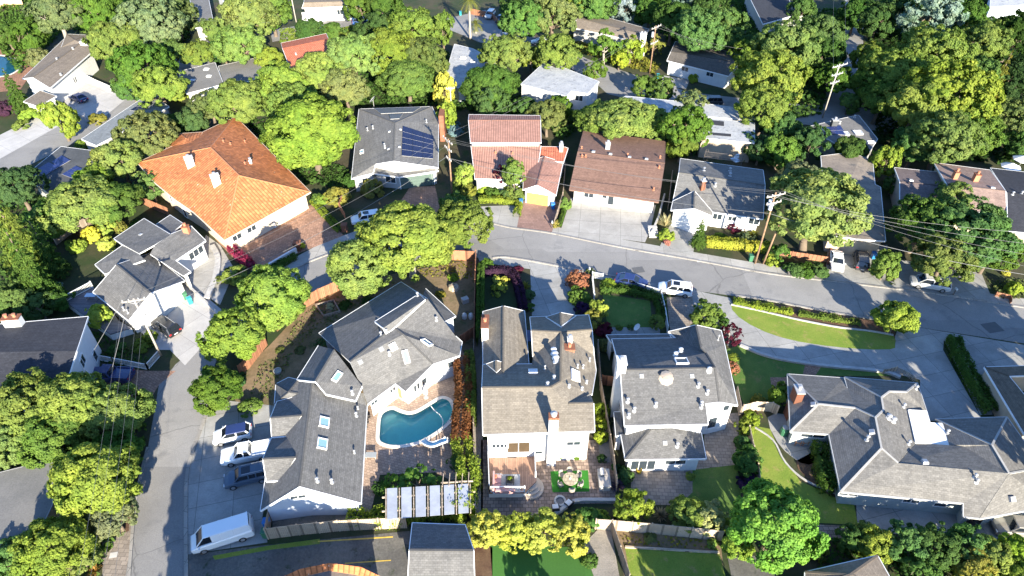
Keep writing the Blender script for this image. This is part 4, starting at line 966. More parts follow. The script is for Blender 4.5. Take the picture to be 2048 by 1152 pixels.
h.block('a 430 -15 3.4; b 520 -15 3.4; c 522 10 3.2; d 468 24 3.2', 'a b c d', ov=0.3)
h = house('house', 'grey brown house with white garage at the top edge', 650, 15, R_TAUPE, GREYWALL)
h.block('a 610 -15 4.0; b 720 -20 4.0; c 716 2 4.6; d 608 5 4.6; e 712 12 3.6; f 604 16 3.6', 'a b c d, d c e f', ov=0.3)
h.garage(625, 27, 5.0, 2.3); h.window(680, 24, 1.5, 1.2)
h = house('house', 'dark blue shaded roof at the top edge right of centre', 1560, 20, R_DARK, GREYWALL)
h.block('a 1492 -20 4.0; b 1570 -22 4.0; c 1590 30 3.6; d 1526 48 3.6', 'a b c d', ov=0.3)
h.block('a 1550 18 3.4; b 1600 16 3.4; c 1625 30 3.2; d 1556 36 3.2', 'a b c d', ov=0.2, roof=R_LIGHT)
h = house('house', 'white roof at the top right corner', 2010, 8, R_WHITE, BLUEWHITE)
h.block('a 1982 -15 3.6; b 2080 -20 3.6; c 2080 8 3.4; d 1980 14 3.4', 'a b c d', ov=0.2)
h = house('house', 'tan walled house at the top left corner', 10, 5, R_TAUPE, plain('orange_tan_wall', (0.55, 0.36, 0.2), 0.8))
h.block('a -60 -40 4.0; b 30 -42 4.0; c 36 -18 3.8; d -60 -8 3.8', 'a b c d', ov=0.2)
# --- foreground fragments
h = house('garage', 'detached garage with charcoal and grey shingle gable roof at the bottom edge', 885, 1110, R_SLATE, GREYWALL, cat='garage')
h.block('a 825 1046 2.6; b 930 1050 2.6; c 947 1101 4.0; d 819 1100 4.0; e 949 1165 2.4; f 816 1165 2.4', 'a b c d, d c e f', ov=0.3)
h = house('house', 'orange tile roof with tan flat centre peeking in at the bottom edge', 660, 1150, R_TANFLAT, CREAM, trim=plain('orange_tile_edge', (0.62, 0.24, 0.09), 0.7))
h.block('a 556 1174 2.95; b 606 1150 2.95; c 660 1138 2.95; d 712 1146 2.95; e 764 1170 2.95; f 764 1200 2.95; g 556 1200 2.95', 'a b c d e f g', ov=0.3)
h.block('a 536 1166 3.6; b 600 1138 3.6; c 658 1126 3.6; d 722 1134 3.6; e 780 1162 3.6; e2 764 1172 3.0; d2 712 1149 3.0; c2 658 1141 3.0; b2 606 1153 3.0; a2 556 1178 3.0', 'a b b2 a2, b c c2 b2, c d d2 c2, d e e2 d2', walls=False, roof=R_ORANGE, caps=False, fascia=False)
h = house('house', 'taupe shingle roof with board deck peeking in at the bottom right', 1690, 1140, R_TAUPE, TANWALL)
h.block('a 1610 1144 2.8; b 1755 1111 2.8; c 1778 1152 2.8; d 1778 1180 2.8; e 1610 1180 2.8; f 1700 1150 4.0', 'a b f, b c f, c d f, d e f, e a f', ov=0.3)
h = house('house', 'brown shake roof carport cut by the right edge beside the hedge', 2030, 780, shingle_mat('dark_tan_shakes', (0.21, 0.165, 0.12), 0.34, 0.2, 0.13, 0.28), TANWALL)
h.block('a 1969 734 2.8; b 2080 731 2.8; c 2080 750 3.0; d 2018 752 3.0; e 2090 840 3.0; f 2050 870 2.8', 'a b c d, a d e f', ov=0.2)
h = house('house', 'flat grey gravel roof in the bottom left corner under the trees', 50, 1010, R_GREYFLAT, GREYWALL)
h.block('a -80 965 3.0; b 40 935 3.0; c 110 915 3.0; d 104 1010 3.0; e 70 1080 3.0; f -80 1110 3.0', 'a b c d e f', ov=0.2, trim=plain('grey_edge', (0.35, 0.35, 0.35), 0.6))
# ------------------------------------------------------------------ plants
def quads_mesh(name, cen, nrm, size, rng, aspect=1.5, mat=None, stems=None):
    """leaves: one diamond-ish quad per centre, facing roughly nrm"""
    n = len(cen)
    a = rng.normal(size=(n, 3)); u = np.cross(nrm, a); u /= np.linalg.norm(u, axis=1, keepdims=True)+1e-9
    v = np.cross(nrm, u)
    s = (size*rng.uniform(0.65, 1.35, n))[:, None]
    bend = nrm*s*0.25
    V = np.empty((n, 4, 3)); V[:, 0] = cen-u*s*aspect/2-bend*0.6; V[:, 1] = cen-v*s/2+bend*0.4; V[:, 2] = cen+u*s*aspect/2-bend*0.6; V[:, 3] = cen+v*s/2+bend*0.4
    me = bpy.data.meshes.new(name)
    me.vertices.add(n*4); me.vertices.foreach_set('co', V.reshape(-1))
    me.loops.add(n*4); me.loops.foreach_set('vertex_index', np.arange(n*4, dtype=np.int32))
    me.polygons.add(n); me.polygons.foreach_set('loop_start', np.arange(0, n*4, 4, dtype=np.int32))
    me.update(calc_edges=True); me.materials.append(mat or LEAF)
    return me
def fib(n, rng, zmin=-1.0):
    d = rng.normal(size=(n*4, 3)); d /= np.linalg.norm(d, axis=1, keepdims=True); d = d[d[:, 2] > zmin]
    return d[:n]
def crown_mesh(name, seed, n, lobes=26, leaf=0.075, lr=(0.22, 0.40), zmin=-0.45, vz=0.8, inner=0.12, sub=7, aspect=1.5, rough=0.6):
    """unit crown: leaf clumps on lobes on an uneven ball, with gaps between"""
    rng = np.random.default_rng(seed)
    # well spread lobe directions
    cand = fib(lobes*6, rng, zmin); pick = [cand[0]]
    for _ in range(lobes-1):
        dd = np.min([((cand-p)**2).sum(1) for p in pick], axis=0)*rng.uniform(0.55, 1, len(cand)); pick.append(cand[int(np.argmax(dd))])
    D = np.array(pick); r = rng.uniform(*lr, lobes)
    ax = rng.uniform(0.72, 1.16, lobes)
    C = D*((1.0-r)*ax)[:, None]
    # sub-clumps on each lobe
    w = r**2/np.sum(r**2); li = rng.choice(lobes, size=lobes*sub, p=w)
    sd_ = rng.normal(size=(len(li), 3)); sd_ /= np.linalg.norm(sd_, axis=1, keepdims=True)
    out = D[li]; flip = (sd_*out).sum(1) < -0.25; sd_[flip] *= -1
    SCn = C[li]+sd_*(r[li]*0.75)[:, None]; sr = r[li]*rng.uniform(0.28, 0.5, len(li))
    w2 = sr**2/np.sum(sr**2); ci = rng.choice(len(li), size=n, p=w2)
    ld = rng.normal(size=(n, 3)); ld /= np.linalg.norm(ld, axis=1, keepdims=True)
    o2 = SCn[ci]/ (np.linalg.norm(SCn[ci], axis=1, keepdims=True)+1e-6)
    f2 = (ld*o2).sum(1) < -0.3; ld[f2] *= -1
    pos = SCn[ci]+ld*(sr[ci]*rng.uniform(0.55, 1.12, n))[:, None]
    k = int(n*inner); pos[:k] *= rng.uniform(0.45, 0.85, (k, 1))
    nr = ld*0.75+o2*0.5+rng.normal(size=(n, 3))*rough*0.6+np.array([0, 0, 0.25]); nr /= np.linalg.norm(nr, axis=1, keepdims=True)
    pos[:, 2] *= vz
    return quads_mesh(name, pos, nr, np.full(n, leaf), rng, aspect)
def cone_mesh(name, seed, n, tiers=11, leaf=0.05, droop=0.25):
    """conifer: whorls of drooping branches, unit radius at the foot, height 0..2.6"""
    rng = np.random.default_rng(seed); P = []; N = []
    tot = 0
    br = []
    for t in range(tiers):
        f = t/(tiers-1); z = 0.15+2.4*f; rad = (1-f)**0.85*rng.uniform(0.85, 1.1)+0.06
        m = int(5+8*(1-f))
        for j in range(m):
            a = 2*math.pi*(j+rng.uniform(-.3, .3))/m+t*0.7; br.append((z+rng.uniform(-.06, .06), rad*rng.uniform(0.75, 1.12), a))
    wt = np.array([b[1]**1.3 for b in br]); wt /= wt.sum(); ci = rng.choice(len(br), size=n, p=wt)
    B = np.array(br)[ci]; t = rng.uniform(0.12, 1, n)**0.7
    wd = 0.16*B[:, 1]*(1.15-t)+0.03
    off = rng.normal(size=(n, 2))*np.array([1, 0.35])
    ca, sa = np.cos(B[:, 2]), np.sin(B[:, 2])
    x = ca*B[:, 1]*t-sa*off[:, 0]*wd; y = sa*B[:, 1]*t+ca*off[:, 0]*wd; z = B[:, 0]-droop*B[:, 1]*t**1.5+off[:, 1]*wd*0.8
    pos = np.stack([x, y, z], 1)
    nr = np.stack([ca*0.4, sa*0.4, np.full(n, 0.9)], 1)+rng.normal(size=(n, 3))*0.45; nr /= np.linalg.norm(nr, axis=1, keepdims=True)
    return quads_mesh(name, pos, nr, np.full(n, leaf), rng, 2.2)
def trunk_mesh(name, seed, limbs=6, r=0.075, spread=0.62, vz=0.8, zc=1.0):
    """unit trunk: from -zc up into the crown with branching limbs"""
    rn = random.Random(seed); b = MB()
    top = Vector((rn.uniform(-.06, .06), rn.uniform(-.06, .06), -0.35))
    base = Vector((0, 0, -zc-0.15)); mid = (base+top)/2+Vector((rn.uniform(-.05, .05), rn.uniform(-.05, .05), 0))
    b.cyl(base, base.lerp(mid, 0.2), r*1.7, r*1.15, 9, cap=False); b.cyl(base.lerp(mid, 0.2), mid, r*1.15, r*0.95, 9, cap=False); b.cyl(mid, top, r*0.95, r*0.8, 9, cap=False)
    for k in range(limbs):
        a = 2*math.pi*(k+rn.uniform(-.3, .3))/limbs; el = rn.uniform(0.25, 1.1)
        q = top+Vector((math.cos(a)*math.cos(el), math.sin(a)*math.cos(el), math.sin(el)*vz+0.1))*spread*rn.uniform(.8, 1.1)
        m = top.lerp(q, 0.5)+Vector((0, 0, rn.uniform(-.08, .04)))
        b.cyl(top, m, r*0.6, r*0.42, 6, cap=False); b.cyl(m, q, r*0.42, r*0.15, 6, cap=False)
        for j in range(3):
            q2 = m+(q-m)*rn.uniform(.2, .8); q3 = q2+Vector((rn.uniform(-.25, .25), rn.uniform(-.25, .25), rn.uniform(.05, .3)))
            b.cyl(q2, q3, r*0.25, r*0.08, 5, cap=False)
    me_o = b.build(name, BARK, smooth=True); me = me_o.data; bpy.data.objects.remove(me_o); return me

CR = {}   # crown meshes
for i in range(4): CR['big%d' % i] = crown_mesh('broad_crown', 11+i, 26000, 34, 0.047, (0.2, 0.38), -0.5, 0.85, 0.12, 9)
for i in range(3): CR['oak%d' % i] = crown_mesh('oak_crown', 31+i, 24000, 46, 0.044, (0.15, 0.30), -0.4, 0.8, 0.15, 7)
for i in range(4): CR['mid%d' % i] = crown_mesh('round_crown', 51+i, 11500, 22, 0.066, (0.22, 0.42), -0.7, 0.95, 0.15, 7)
for i in range(4): CR['bush%d' % i] = crown_mesh('bush_leaves', 71+i, 4800, 14, 0.095, (0.26, 0.46), -0.35, 0.85, 0.15, 6)
CR['ball0'] = crown_mesh('clipped_ball', 91, 4500, 60, 0.075, (0.2, 0.26), -0.8, 1.0, 0.1, 5, rough=0.3)
CR['loose0'] = crown_mesh('loose_leaves', 95, 1700, 20, 0.13, (0.14, 0.3), -0.8, 1.0, 0.1, 5)
CR['loose1'] = crown_mesh('loose_leaves', 96, 1700, 24, 0.12, (0.12, 0.26), -0.8, 1.0, 0.1, 5)
CR['wisp0'] = crown_mesh('feathery_crown', 97, 7000, 50, 0.07, (0.1, 0.22), -0.7, 1.0, 0.2, 6, 2.6)
CR['cone0'] = cone_mesh('conifer_boughs', 101, 9000)
CR['cone1'] = cone_mesh('conifer_boughs', 102, 9000, 14, 0.045, 0.15)
TRK = [trunk_mesh('tree_trunk', 200+i, 5+i % 3) for i in range(4)]
TRKP = []
for i in range(2):
    me = TRK[i].copy(); me.materials.clear(); me.materials.append(PALEBARK); TRKP.append(me)

C = dict(G1=(0.088, 0.15, 0.032), G2=(0.158, 0.208, 0.042), G3=(0.06, 0.11, 0.028), G4=(0.135, 0.16, 0.055), G5=(0.032, 0.062, 0.018),
         Y=(0.40, 0.39, 0.06), YG=(0.235, 0.29, 0.042), R=(0.12, 0.035, 0.045), B=(0.17, 0.23, 0.18), P=(0.06, 0.03, 0.06), O=(0.33, 0.14, 0.08), BR=(0.22, 0.09, 0.04),
         L=(0.145, 0.25, 0.034), W=(0.5, 0.47, 0.35), PK=(0.30, 0.04, 0.09), OG=(0.20, 0.19, 0.035), DR=(0.09, 0.018, 0.03))
_ti = [0]
def tree(px, py, rpx, kind, col, label, zr=1.0, clear=0.75, ry=1.0, name='tree', cat='tree', group=None, trunk=True, pale=False, z0=0.0):
    """crown centre read off the photo; rpx = crown radius in photo pixels; zr = height/width; clear = crown centre height in radii"""
    _ti[0] += 1; k = _ti[0]; rpx *= (1.14 if py > 330 else 1.13) if kind in ('big', 'oak') else 1.06
    p = G(px, py, 3.0); r = rpx/scale_at(p)
    zc = r*(0.8*zr+clear*0.45) if trunk else r*0.42*zr
    for _ in range(3): p = G(px, py, zc+z0); r = rpx/scale_at(p); zc = r*(0.8*zr+clear*0.45) if trunk else r*0.42*zr
    c = C[col] if isinstance(col, str) else col
    j = 1+R.uniform(-.16, .14); j *= 1.27; c = (c[0]*j*(1+R.uniform(-.1, .1)), c[1]*j, c[2]*j*R.uniform(.8, 1.5), 1)
    keys = [q for q in CR if q.startswith(kind)]; cm = CR[keys[k % len(keys)]]
    rot = R.uniform(0, 6.283)
    if not trunk:
        o = bpy.data.objects.new(name, cm); COL.objects.link(o); o.location = (p.x, p.y, zc*0.9+z0); o.scale = (r, r*ry, r*zr); o.rotation_euler = (0, 0, rot if ry == 1 else 0)
        o.color = c; return tag(o, label, cat, group)
    root = thing(name, label, cat, (p.x, p.y, z0), group)
    cr = bpy.data.objects.new('crown', cm); COL.objects.link(cr); cr.parent = root; cr.color = c
    cr.location = (0, 0, zc); cr.scale = (r, r*ry, r*zr); cr.rotation_euler = (0, 0, rot if ry == 1 else 0)
    tm = (TRKP if pale else TRK)[k % (2 if pale else 4)]
    t = bpy.data.objects.new('trunk', tm); COL.objects.link(t); t.parent = root
    t.location = (0, 0, zc); t.scale = (r, r, zc); t.rotation_euler = (0, 0, rot)
    return root
def conifer(px, py, rpx, h, col, label, kind='cone0', name='conifer'):
    """foot at the photo point of its middle height"""
    p = G(px, py, h*0.45); r = rpx/scale_at(p); root = thing(name, label, 'tree', (p.x, p.y, 0))
    cr = bpy.data.objects.new('crown', CR[kind]); COL.objects.link(cr); cr.parent = root; cr.location = (0, 0, h*0.08); cr.scale = (r, r, h*0.92/2.6); cr.color = (*C[col], 1); cr.rotation_euler = (0, 0, R.uniform(0, 6))
    b = MB(); b.cyl((p.x, p.y, -0.2), (p.x, p.y, h*0.95), r*0.1, r*0.02, 8, cap=False); b.build('trunk', BARK, root, smooth=True)
    return root
def shrub(px, py, rpx, col, label, zr=1.0, kind='bush', name='shrub', group=None, ry=1.0):
    return tree(px, py, rpx, kind, col, label, zr, name=name, cat='shrub', group=group, trunk=False, ry=ry)
def hedge(path, w, h, col, label, leaf=0.16, dens=130, name='hedge', rough=0.5, smooth=3, uneven=0.1, kind=None, cat='hedge'):
    """clipped or loose hedge: leaves over a rounded box along a path"""
    P = pts(path); P = smooth_path(P, smooth) if smooth and len(P) > 2 else P
    rng = np.random.default_rng(len(label)*7+int(abs(P[0].x)*10))
    seg = [(a, b, (Vector((b.x-a.x, b.y-a.y, 0))).length) for a, b in zip(P[:-1], P[1:])]; tot = sum(q[2] for q in seg)
    per = 2*h+w; n = int(tot*per*dens)
    cum = np.cumsum([q[2] for q in seg]); t = rng.uniform(-w*0.3, tot+w*0.3, n); si = np.clip(np.searchsorted(cum, t), 0, len(seg)-1)
    A = np.array([q[0][:2] for q in seg]); B = np.array([q[1][:2] for q in seg]); Ln = np.array([q[2] for q in seg])
    st = cum-Ln; f = ((t-st[si])/Ln[si])[:, None]
    base = A[si]*(1-f)+B[si]*f; d = (B-A)[si]/Ln[si][:, None]; s = np.stack([-d[:, 1], d[:, 0]], 1)
    ang = rng.uniform(-0.15, math.pi+0.15, n); ca, sa = np.cos(ang), np.sin(ang)
    e = 0.45; cx = np.sign(ca)*np.abs(ca)**e; cz = np.sign(sa)*np.abs(sa)**e
    bump = 1+uneven*np.sin(t*2.3+1)*np.sin(t*0.9)+rng.uniform(-uneven, uneven, n)
    dep = rng.uniform(0.72, 1.05, n)*bump
    pos = np.concatenate([base+s*(cx*w/2*dep)[:, None], (np.maximum(cz, 0.02)*h*dep)[:, None]], 1)
    nr = np.concatenate([s*ca[:, None], sa[:, None]], 1)+rng.normal(size=(n, 3))*rough*0.6; nr /= np.linalg.norm(nr, axis=1, keepdims=True)
    c0 = np.array([P[0].x, P[0].y, 0]); me = quads_mesh(name, pos-c0, nr, np.full(n, leaf), rng, 1.4)
    o = bpy.data.objects.new(name, me); COL.objects.link(o); o.location = c0
    c = C[col] if isinstance(col, str) else col; o.color = (*c, 1); tag(o, label, cat)
    if kind: o['kind'] = kind
    return o
def cover(poly, h, col, label, dens=14, leaf=0.28, name='ground_cover', bumps=0.25):
    """low undergrowth filling a patch of ground"""
    P = pts(poly); rng = np.random.default_rng(len(label)+int(abs(P[0].y)*7)); Q = np.array([(p.x, p.y) for p in P])
    lo, hi = Q.min(0), Q.max(0); ar = 0.5*abs(np.dot(Q[:, 0], np.roll(Q[:, 1], -1))-np.dot(Q[:, 1], np.roll(Q[:, 0], -1)))
    n = int(min(60000, ar*dens)*np.prod(hi-lo)/max(ar, 1)); X = rng.uniform(lo, hi, (n, 2))
    ins = np.zeros(n, bool); j = len(Q)-1
    for i in range(len(Q)):
        c = ((Q[i, 1] > X[:, 1]) != (Q[j, 1] > X[:, 1])) & (X[:, 0] < (Q[j, 0]-Q[i, 0])*(X[:, 1]-Q[i, 1])/(Q[j, 1]-Q[i, 1]+1e-12)+Q[i, 0]); ins ^= c; j = i
    X = X[ins]; n = len(X)
    hh = 0.55+0.45*np.sin(X[:, 0]*bumps*5+np.sin(X[:, 1]*bumps*3)*2)*np.sin(X[:, 1]*bumps*4.3+1)
    z = h*np.clip(hh, 0.1, 1)*rng.uniform(0.3, 1.05, n)
    pos = np.stack([X[:, 0], X[:, 1], z+0.03], 1); nr = rng.normal(size=(n, 3))*0.5+np.array([0, -0.15, 0.9]); nr /= np.linalg.norm(nr, axis=1, keepdims=True)
    me = quads_mesh(name, pos, nr, np.full(n, leaf), rng, 1.5); o = bpy.data.objects.new(name, me); COL.objects.link(o)
    o.color = (*C[col], 1); o['kind'] = 'stuff'; o['label'] = label; o['category'] = 'plants'; return o
def blades(px, py, rpx, col, label, n=60, up=0.7, w=0.07, name='spiky_plant', h=None):
    """rosette of long pointed leaves"""
    p = G(px, py, 0.5); r = rpx/scale_at(p); rn = random.Random(int(px*3+py)); b = MB()
    for k in range(n):
        a = rn.uniform(0, 6.283); el = rn.uniform(0.15, 1.3); l = r*rn.uniform(0.8, 1.2)
        d = Vector((math.cos(a)*math.cos(el), math.sin(a)*math.cos(el), math.sin(el)*up+0.1)); s = Vector((-math.sin(a), math.cos(a), 0))*w
        q0 = Vector((p.x, p.y, 0.05)); q1 = q0+d*l*0.55; q2 = q0+d*l+Vector((0, 0, -0.18*l*math.cos(el)))
        b.face([q0-s*.5, q0+s*.5, q1+s, q1-s]); b.face([q1-s, q1+s, q2])
    c = Vector((p.x, p.y, 0)); b.v = [v-c for v in b.v]
    o = b.build(name, LEAF); o.location = c; o.color = (*(C[col] if isinstance(col, str) else col), 1)
    return tag(o, label, 'shrub')
def palm(px, py, h, r, label):
    p = G(px, py, 0); root = thing('palm_tree', label, 'tree', (p.x, p.y, 0)); b = MB()
    b.cyl(p, p+Vector((0, 0, h)), 0.3, 0.2, 10, cap=False); b.build('trunk', PALEBARK, root, smooth=True)
    f = MB(); rn = random.Random(5)
    for k in range(34):
        a = rn.uniform(0, 6.28); el = rn.uniform(-0.5, 1.3); P = [p+Vector((0, 0, h))]
        for j in range(1, 6):
            t = j/5; P.append(P[0]+Vector((math.cos(a)*math.cos(el)*r*t, math.sin(a)*math.cos(el)*r*t, math.sin(el)*r*t-0.5*r*t*t)))
        for A, B_ in zip(P[:-1], P[1:]):
            s = Vector((-math.sin(a), math.cos(a), 0))*0.32
            for q in range(3):
                u = A.lerp(B_, q/3); u2 = A.lerp(B_, (q+0.6)/3)
                for sg in (-1, 1): f.face([u, u2, u2+s*sg*1.6+(B_-A)*0.4-Vector((0, 0, .15))])
    o = f.build('crown', LEAF, root); o.color = (0.2, 0.2, 0.05, 1)
    return root
# ------------------------------------------------------------------ trees, shrubs, hedges as placed in the neighbourhood
T = tree
# upper left
T(118, 28, 52, 'oak', 'G4', 'olive tree with pale bare limbs at the top left behind the taupe roof', pale=True)
T(195, 24, 48, 'oak', 'G1', 'green tree at the top edge right of the olive one with pale limbs')
T(55, 72, 36, 'mid', 'G1', 'fresh green tree left of the taupe roofed house')
T(12, 70, 30, 'mid', 'G3', 'dark green tree above the left edge pool')
T(78, 118, 24, 'bush', 'G4', 'small olive tree between left edge pool and taupe roof', clear=0.3)
T(300, 46, 60, 'oak', 'G4', 'broad olive tree behind the upper left leaning pole')
T(350, 30, 42, 'mid', 'G4', 'olive tree left of the narrow grey roof at the top edge')
T(232, 84, 50, 'oak', 'G2', 'bright yellow green tree overhanging the taupe roof')
T(285, 135, 55, 'oak', 'G1', 'green tree beside the pale driveway, upper of the pair')
T(320, 175, 48, 'oak', 'G2', 'brighter green tree beside the pale driveway, lower of the pair')
T(262, 175, 34, 'mid', 'G1', 'small green tree at the corner of the pale driveway')
T(118, 236, 33, 'mid', 'YG', 'slim bright lime tree standing on the upper left driveway', zr=1.25, clear=1.0)
conifer(28, 182, 22, 9, 'G1', 'dark green conifer below the left edge pool')
shrub(12, 218, 20, 'P', 'dark plum shrub at the left edge below the conifer')
shrub(60, 232, 22, 'YG', 'yellow green shrub beside the ramp at the left edge', 0.8)
shrub(42, 250, 18, 'G2', 'low green shrub at the ramp edge, left of the lime tree', 0.7)
shrub(195, 240, 18, 'OG', 'golden shrub at the end of the long blue grey roof', 0.8)
T(495, 35, 52, 'oak', 'G2', 'lime green oak left of the pale pole at the top')
T(480, 92, 46, 'oak', 'G2', 'lime green oak above the two part grey roof')
T(540, 20, 44, 'mid', 'G1', 'green tree right of the lime oak at the top edge')
T(445, 100, 28, 'mid', 'G3', 'small dark tree left of the two part grey roof')
conifer(527, 105, 12, 8, 'G3', 'thin dark cypress left of the red gable roof', 'cone1')
T(720, 12, 34, 'mid', 'G1', 'green tree right of the white garage at the top edge')
T(770, 20, 40, 'mid', 'G3', 'dark green tree above the lane hedge at the top')
shrub(697, 25, 13, 'Y', 'round bright yellow shrub beside the white garage at top')
shrub(668, 62, 24, 'G1', 'leafy shrub beside the blue lane car', 0.8)
# long oak belt in the upper middle
for px, py, r, c, l in ((560, 172, 48, 'G2', 'lime oak in the upper belt directly below the red gable roof'), (478, 205, 52, 'G2', 'lime oak above the orange tile roof ridge'), (420, 215, 36, 'G4', 'olive oak between two part grey roof and orange tile roof'),
                        (640, 150, 50, 'G2', 'lime oak right of the red gable roof'), (708, 118, 58, 'G2', 'lime oak below the lane hedge in the upper belt'), (690, 175, 44, 'G4', 'olive oak above the solar house dish'),
                        (780, 108, 56, 'G2', 'lime oak in the middle of the upper belt'), (826, 62, 52, 'G2', 'tall lime oak left of the palm'), (845, 118, 48, 'G4', 'olive oak left of the white fan shaped roof'),
                        (760, 62, 40, 'G3', 'dark oak below the lane hedge, half hidden'), (620, 60, 26, 'G3', 'dark tree above the red gable roof')):
    T(px, py, r, 'oak', c, l)
T(815, 160, 52, 'big', 'G1', 'rich green flat topped tree behind the solar house', zr=0.75)
T(885, 60, 24, 'mid', 'G2', 'narrow lime tree left of the palm', zr=1.6)
T(622, 262, 82, 'big', 'G2', 'huge bright green oak between orange roof and solar house', zr=0.85)
T(585, 210, 48, 'oak', 'G2', 'lime oak touching the back of the huge oak')
T(385, 245, 32, 'mid', 'G3', 'dark tree behind the orange tile roof ridge')
T(345, 255, 30, 'mid', 'G3', 'dark tree beside the lower orange tile hip')
T(292, 270, 52, 'oak', 'G4', 'olive tree left of the orange tiled house, beside the blue grey roof')
T(240, 322, 46, 'oak', 'G2', 'lime tree left of the orange tile roof corner')
T(205, 318, 24, 'mid', 'OG', 'yellowish tree above the solar flat roof')
T(190, 365, 38, 'mid', 'G2', 'lime tree below the solar flat roof')
T(35, 375, 46, 'oak', 'G3', 'dark green tree at the left edge below the street')
T(300, 372, 30, 'mid', 'G1', 'green tree against the orange tiled house left wall')
shrub(170, 290, 17, 'G2', 'small green shrub at the foot of the blue grey roof')
shrub(356, 188, 20, 'YG', 'yellow green shrub below the two part grey roof'); shrub(424, 190, 20, 'B', 'grey green shrub below the two part grey roof')
# left middle
T(160, 408, 66, 'big', 'G2', 'wide bright green tree above the yellow shrubs on the left', zr=0.7)
T(225, 405, 50, 'big', 'G1', 'green tree right half of the left screen, near orange roof', zr=0.75)
T(95, 440, 40, 'mid', 'G1', 'green tree at the left end of the bright screen')
conifer(28, 470, 46, 15, 'G2', 'tall yellow green conifer at the left edge')
conifer(60, 545, 40, 13, 'G1', 'green conifer left of the bare dirt yard')
conifer(90, 500, 26, 10, 'G3', 'small dark conifer beside the dirt yard')
T(18, 600, 42, 'mid', 'G1', 'green tree at the left edge above the charcoal roof')
T(75, 610, 34, 'mid', 'G3', 'dark tree just above the charcoal roof')
T(120, 600, 26, 'bush', 'G3', 'dark bushy tree beside the wedge shaped deck', clear=0.4)
shrub(215, 452, 24, 'YG', 'yellow green shrub row top, left of the grey house'); shrub(183, 470, 20, 'Y', 'bright yellow shrub left of the grey house')
shrub(152, 492, 19, 'YG', 'round lime shrub in the left dirt yard', 1.0); shrub(212, 490, 19, 'Y', 'yellow shrub against the grey house corner'); shrub(240, 455, 14, 'OG', 'round tan green ball shrub beside yellow shrubs', 1.0, 'ball')
T(198, 634, 24, 'mid', 'YG', 'bright green small tree between charcoal roof and garage house', zr=1.3, clear=0.3)
shrub(285, 690, 20, 'G2', 'green shrub on the bank under the left pole', 0.8); shrub(235, 700, 18, 'G3', 'dark shrub on the bank left of the pole', 0.8); shrub(300, 672, 14, 'YG', 'lime shrub at the garage apron corner')
shrub(118, 572, 9, 'B', 'small pale grey shrub on the left dirt yard')
# lower left
for px, py, r, c, l in ((55, 818, 70, 'G2', 'big lime tree at the left edge below the charcoal roof'), (150, 812, 66, 'G2', 'big lime tree below the navy pickup'), (235, 822, 56, 'G2', 'lime tree overhanging the lower left street'),
                        (20, 885, 54, 'G2', 'lime tree at the left edge above the gravel roof'), (100, 872, 56, 'G1', 'green tree above the flat gravel roof')):
    T(px, py, r, 'big', c, l)
T(190, 960, 76, 'big', 'G2', 'large leafy tree beside the lower left street, right of the gravel roof')
T(235, 905, 46, 'oak', 'G1', 'green tree in the gap beside the lower left street'); T(225, 1030, 44, 'oak', 'G4', 'olive tree leaning over the bare orange earth')
T(105, 1098, 62, 'big', 'G2', 'bright green tree in the bottom left corner'); T(20, 1120, 42, 'mid', 'G1', 'green tree at the very bottom left corner'); T(165, 1115, 34, 'mid', 'G2', 'small lime tree beside the spiky orange plant')
T(8, 1045, 26, 'mid', 'G4', 'small olive tree in front of the gravel roof edge')
blades(186, 1138, 18, (0.35, 0.2, 0.06), 'orange spiky plant at the pale tiled pavement corner')
# around the pool house
T(432, 778, 46, 'big', 'G1', 'dark green tree above the parking court', zr=0.9); shrub(500, 815, 24, 'G2', 'lime shrub at the parking court corner', 0.6); shrub(470, 760, 22, 'G3', 'dark shrub at the red fence end', 0.8)
T(545, 592, 62, 'big', 'G2', 'leafy oak overhanging the street, upper of the pair at the red fence'); T(468, 668, 56, 'big', 'G2', 'leafy oak over the street, lower of the pair at the red fence')
T(815, 478, 84, 'big', 'G2', 'largest street oak, in the pool house yard above the fence', zr=0.85, pale=True); T(718, 535, 56, 'big', 'G2', 'bright oak left of the largest street oak')
T(930, 448, 52, 'oak', 'G2', 'round oak beside the street, right of the largest oak'); T(905, 412, 30, 'mid', 'G1', 'small green tree below the tall crossarm pole')
shrub(645, 690, 15, 'G3', 'clipped dark shrub against the pool house wing', 0.9, 'ball'); shrub(735, 600, 13, 'G1', 'low shrub in the pool house dirt yard', 0.5); shrub(690, 610, 14, 'G3', 'dark low shrub beside the timber planter bed', 0.5)
shrub(905, 555, 12, 'YG', 'yellow green shrub in the right corner of the dirt yard', 0.8); shrub(880, 590, 12, 'OG', 'dry golden shrub in the dirt yard corner', 0.6); shrub(660, 612, 9, 'W', 'pale flowering plant in the timber planter bed', 0.8); shrub(600, 700, 12, 'G4', 'weedy olive clump in the dirt yard', 0.4); shrub(560, 700, 10, 'G4', 'weedy olive clump near the red fence', 0.4)
hedge('925,752 930,800 925,850 922,895', 2.0, 3.0, 'BR', 'tall rusty red hedge beside the pool'); hedge('940,735 943,790 942,850', 1.2, 2.8, 'G2', 'green hedge behind the rusty red hedge')
hedge('925,905 935,940 938,985 928,1030', 2.0, 2.2, 'YG', 'loose yellow green hedge along the beige house fence', uneven=0.3)
shrub(912, 925, 18, 'G1', 'green shrub between the loose hedge and pool deck', 0.9)
hedge('705,1042 760,1040 820,1038 880,1028 925,1030', 1.6, 1.1, 'YG', 'straggly yellow green hedge below the pergola', uneven=0.4, rough=1.0)
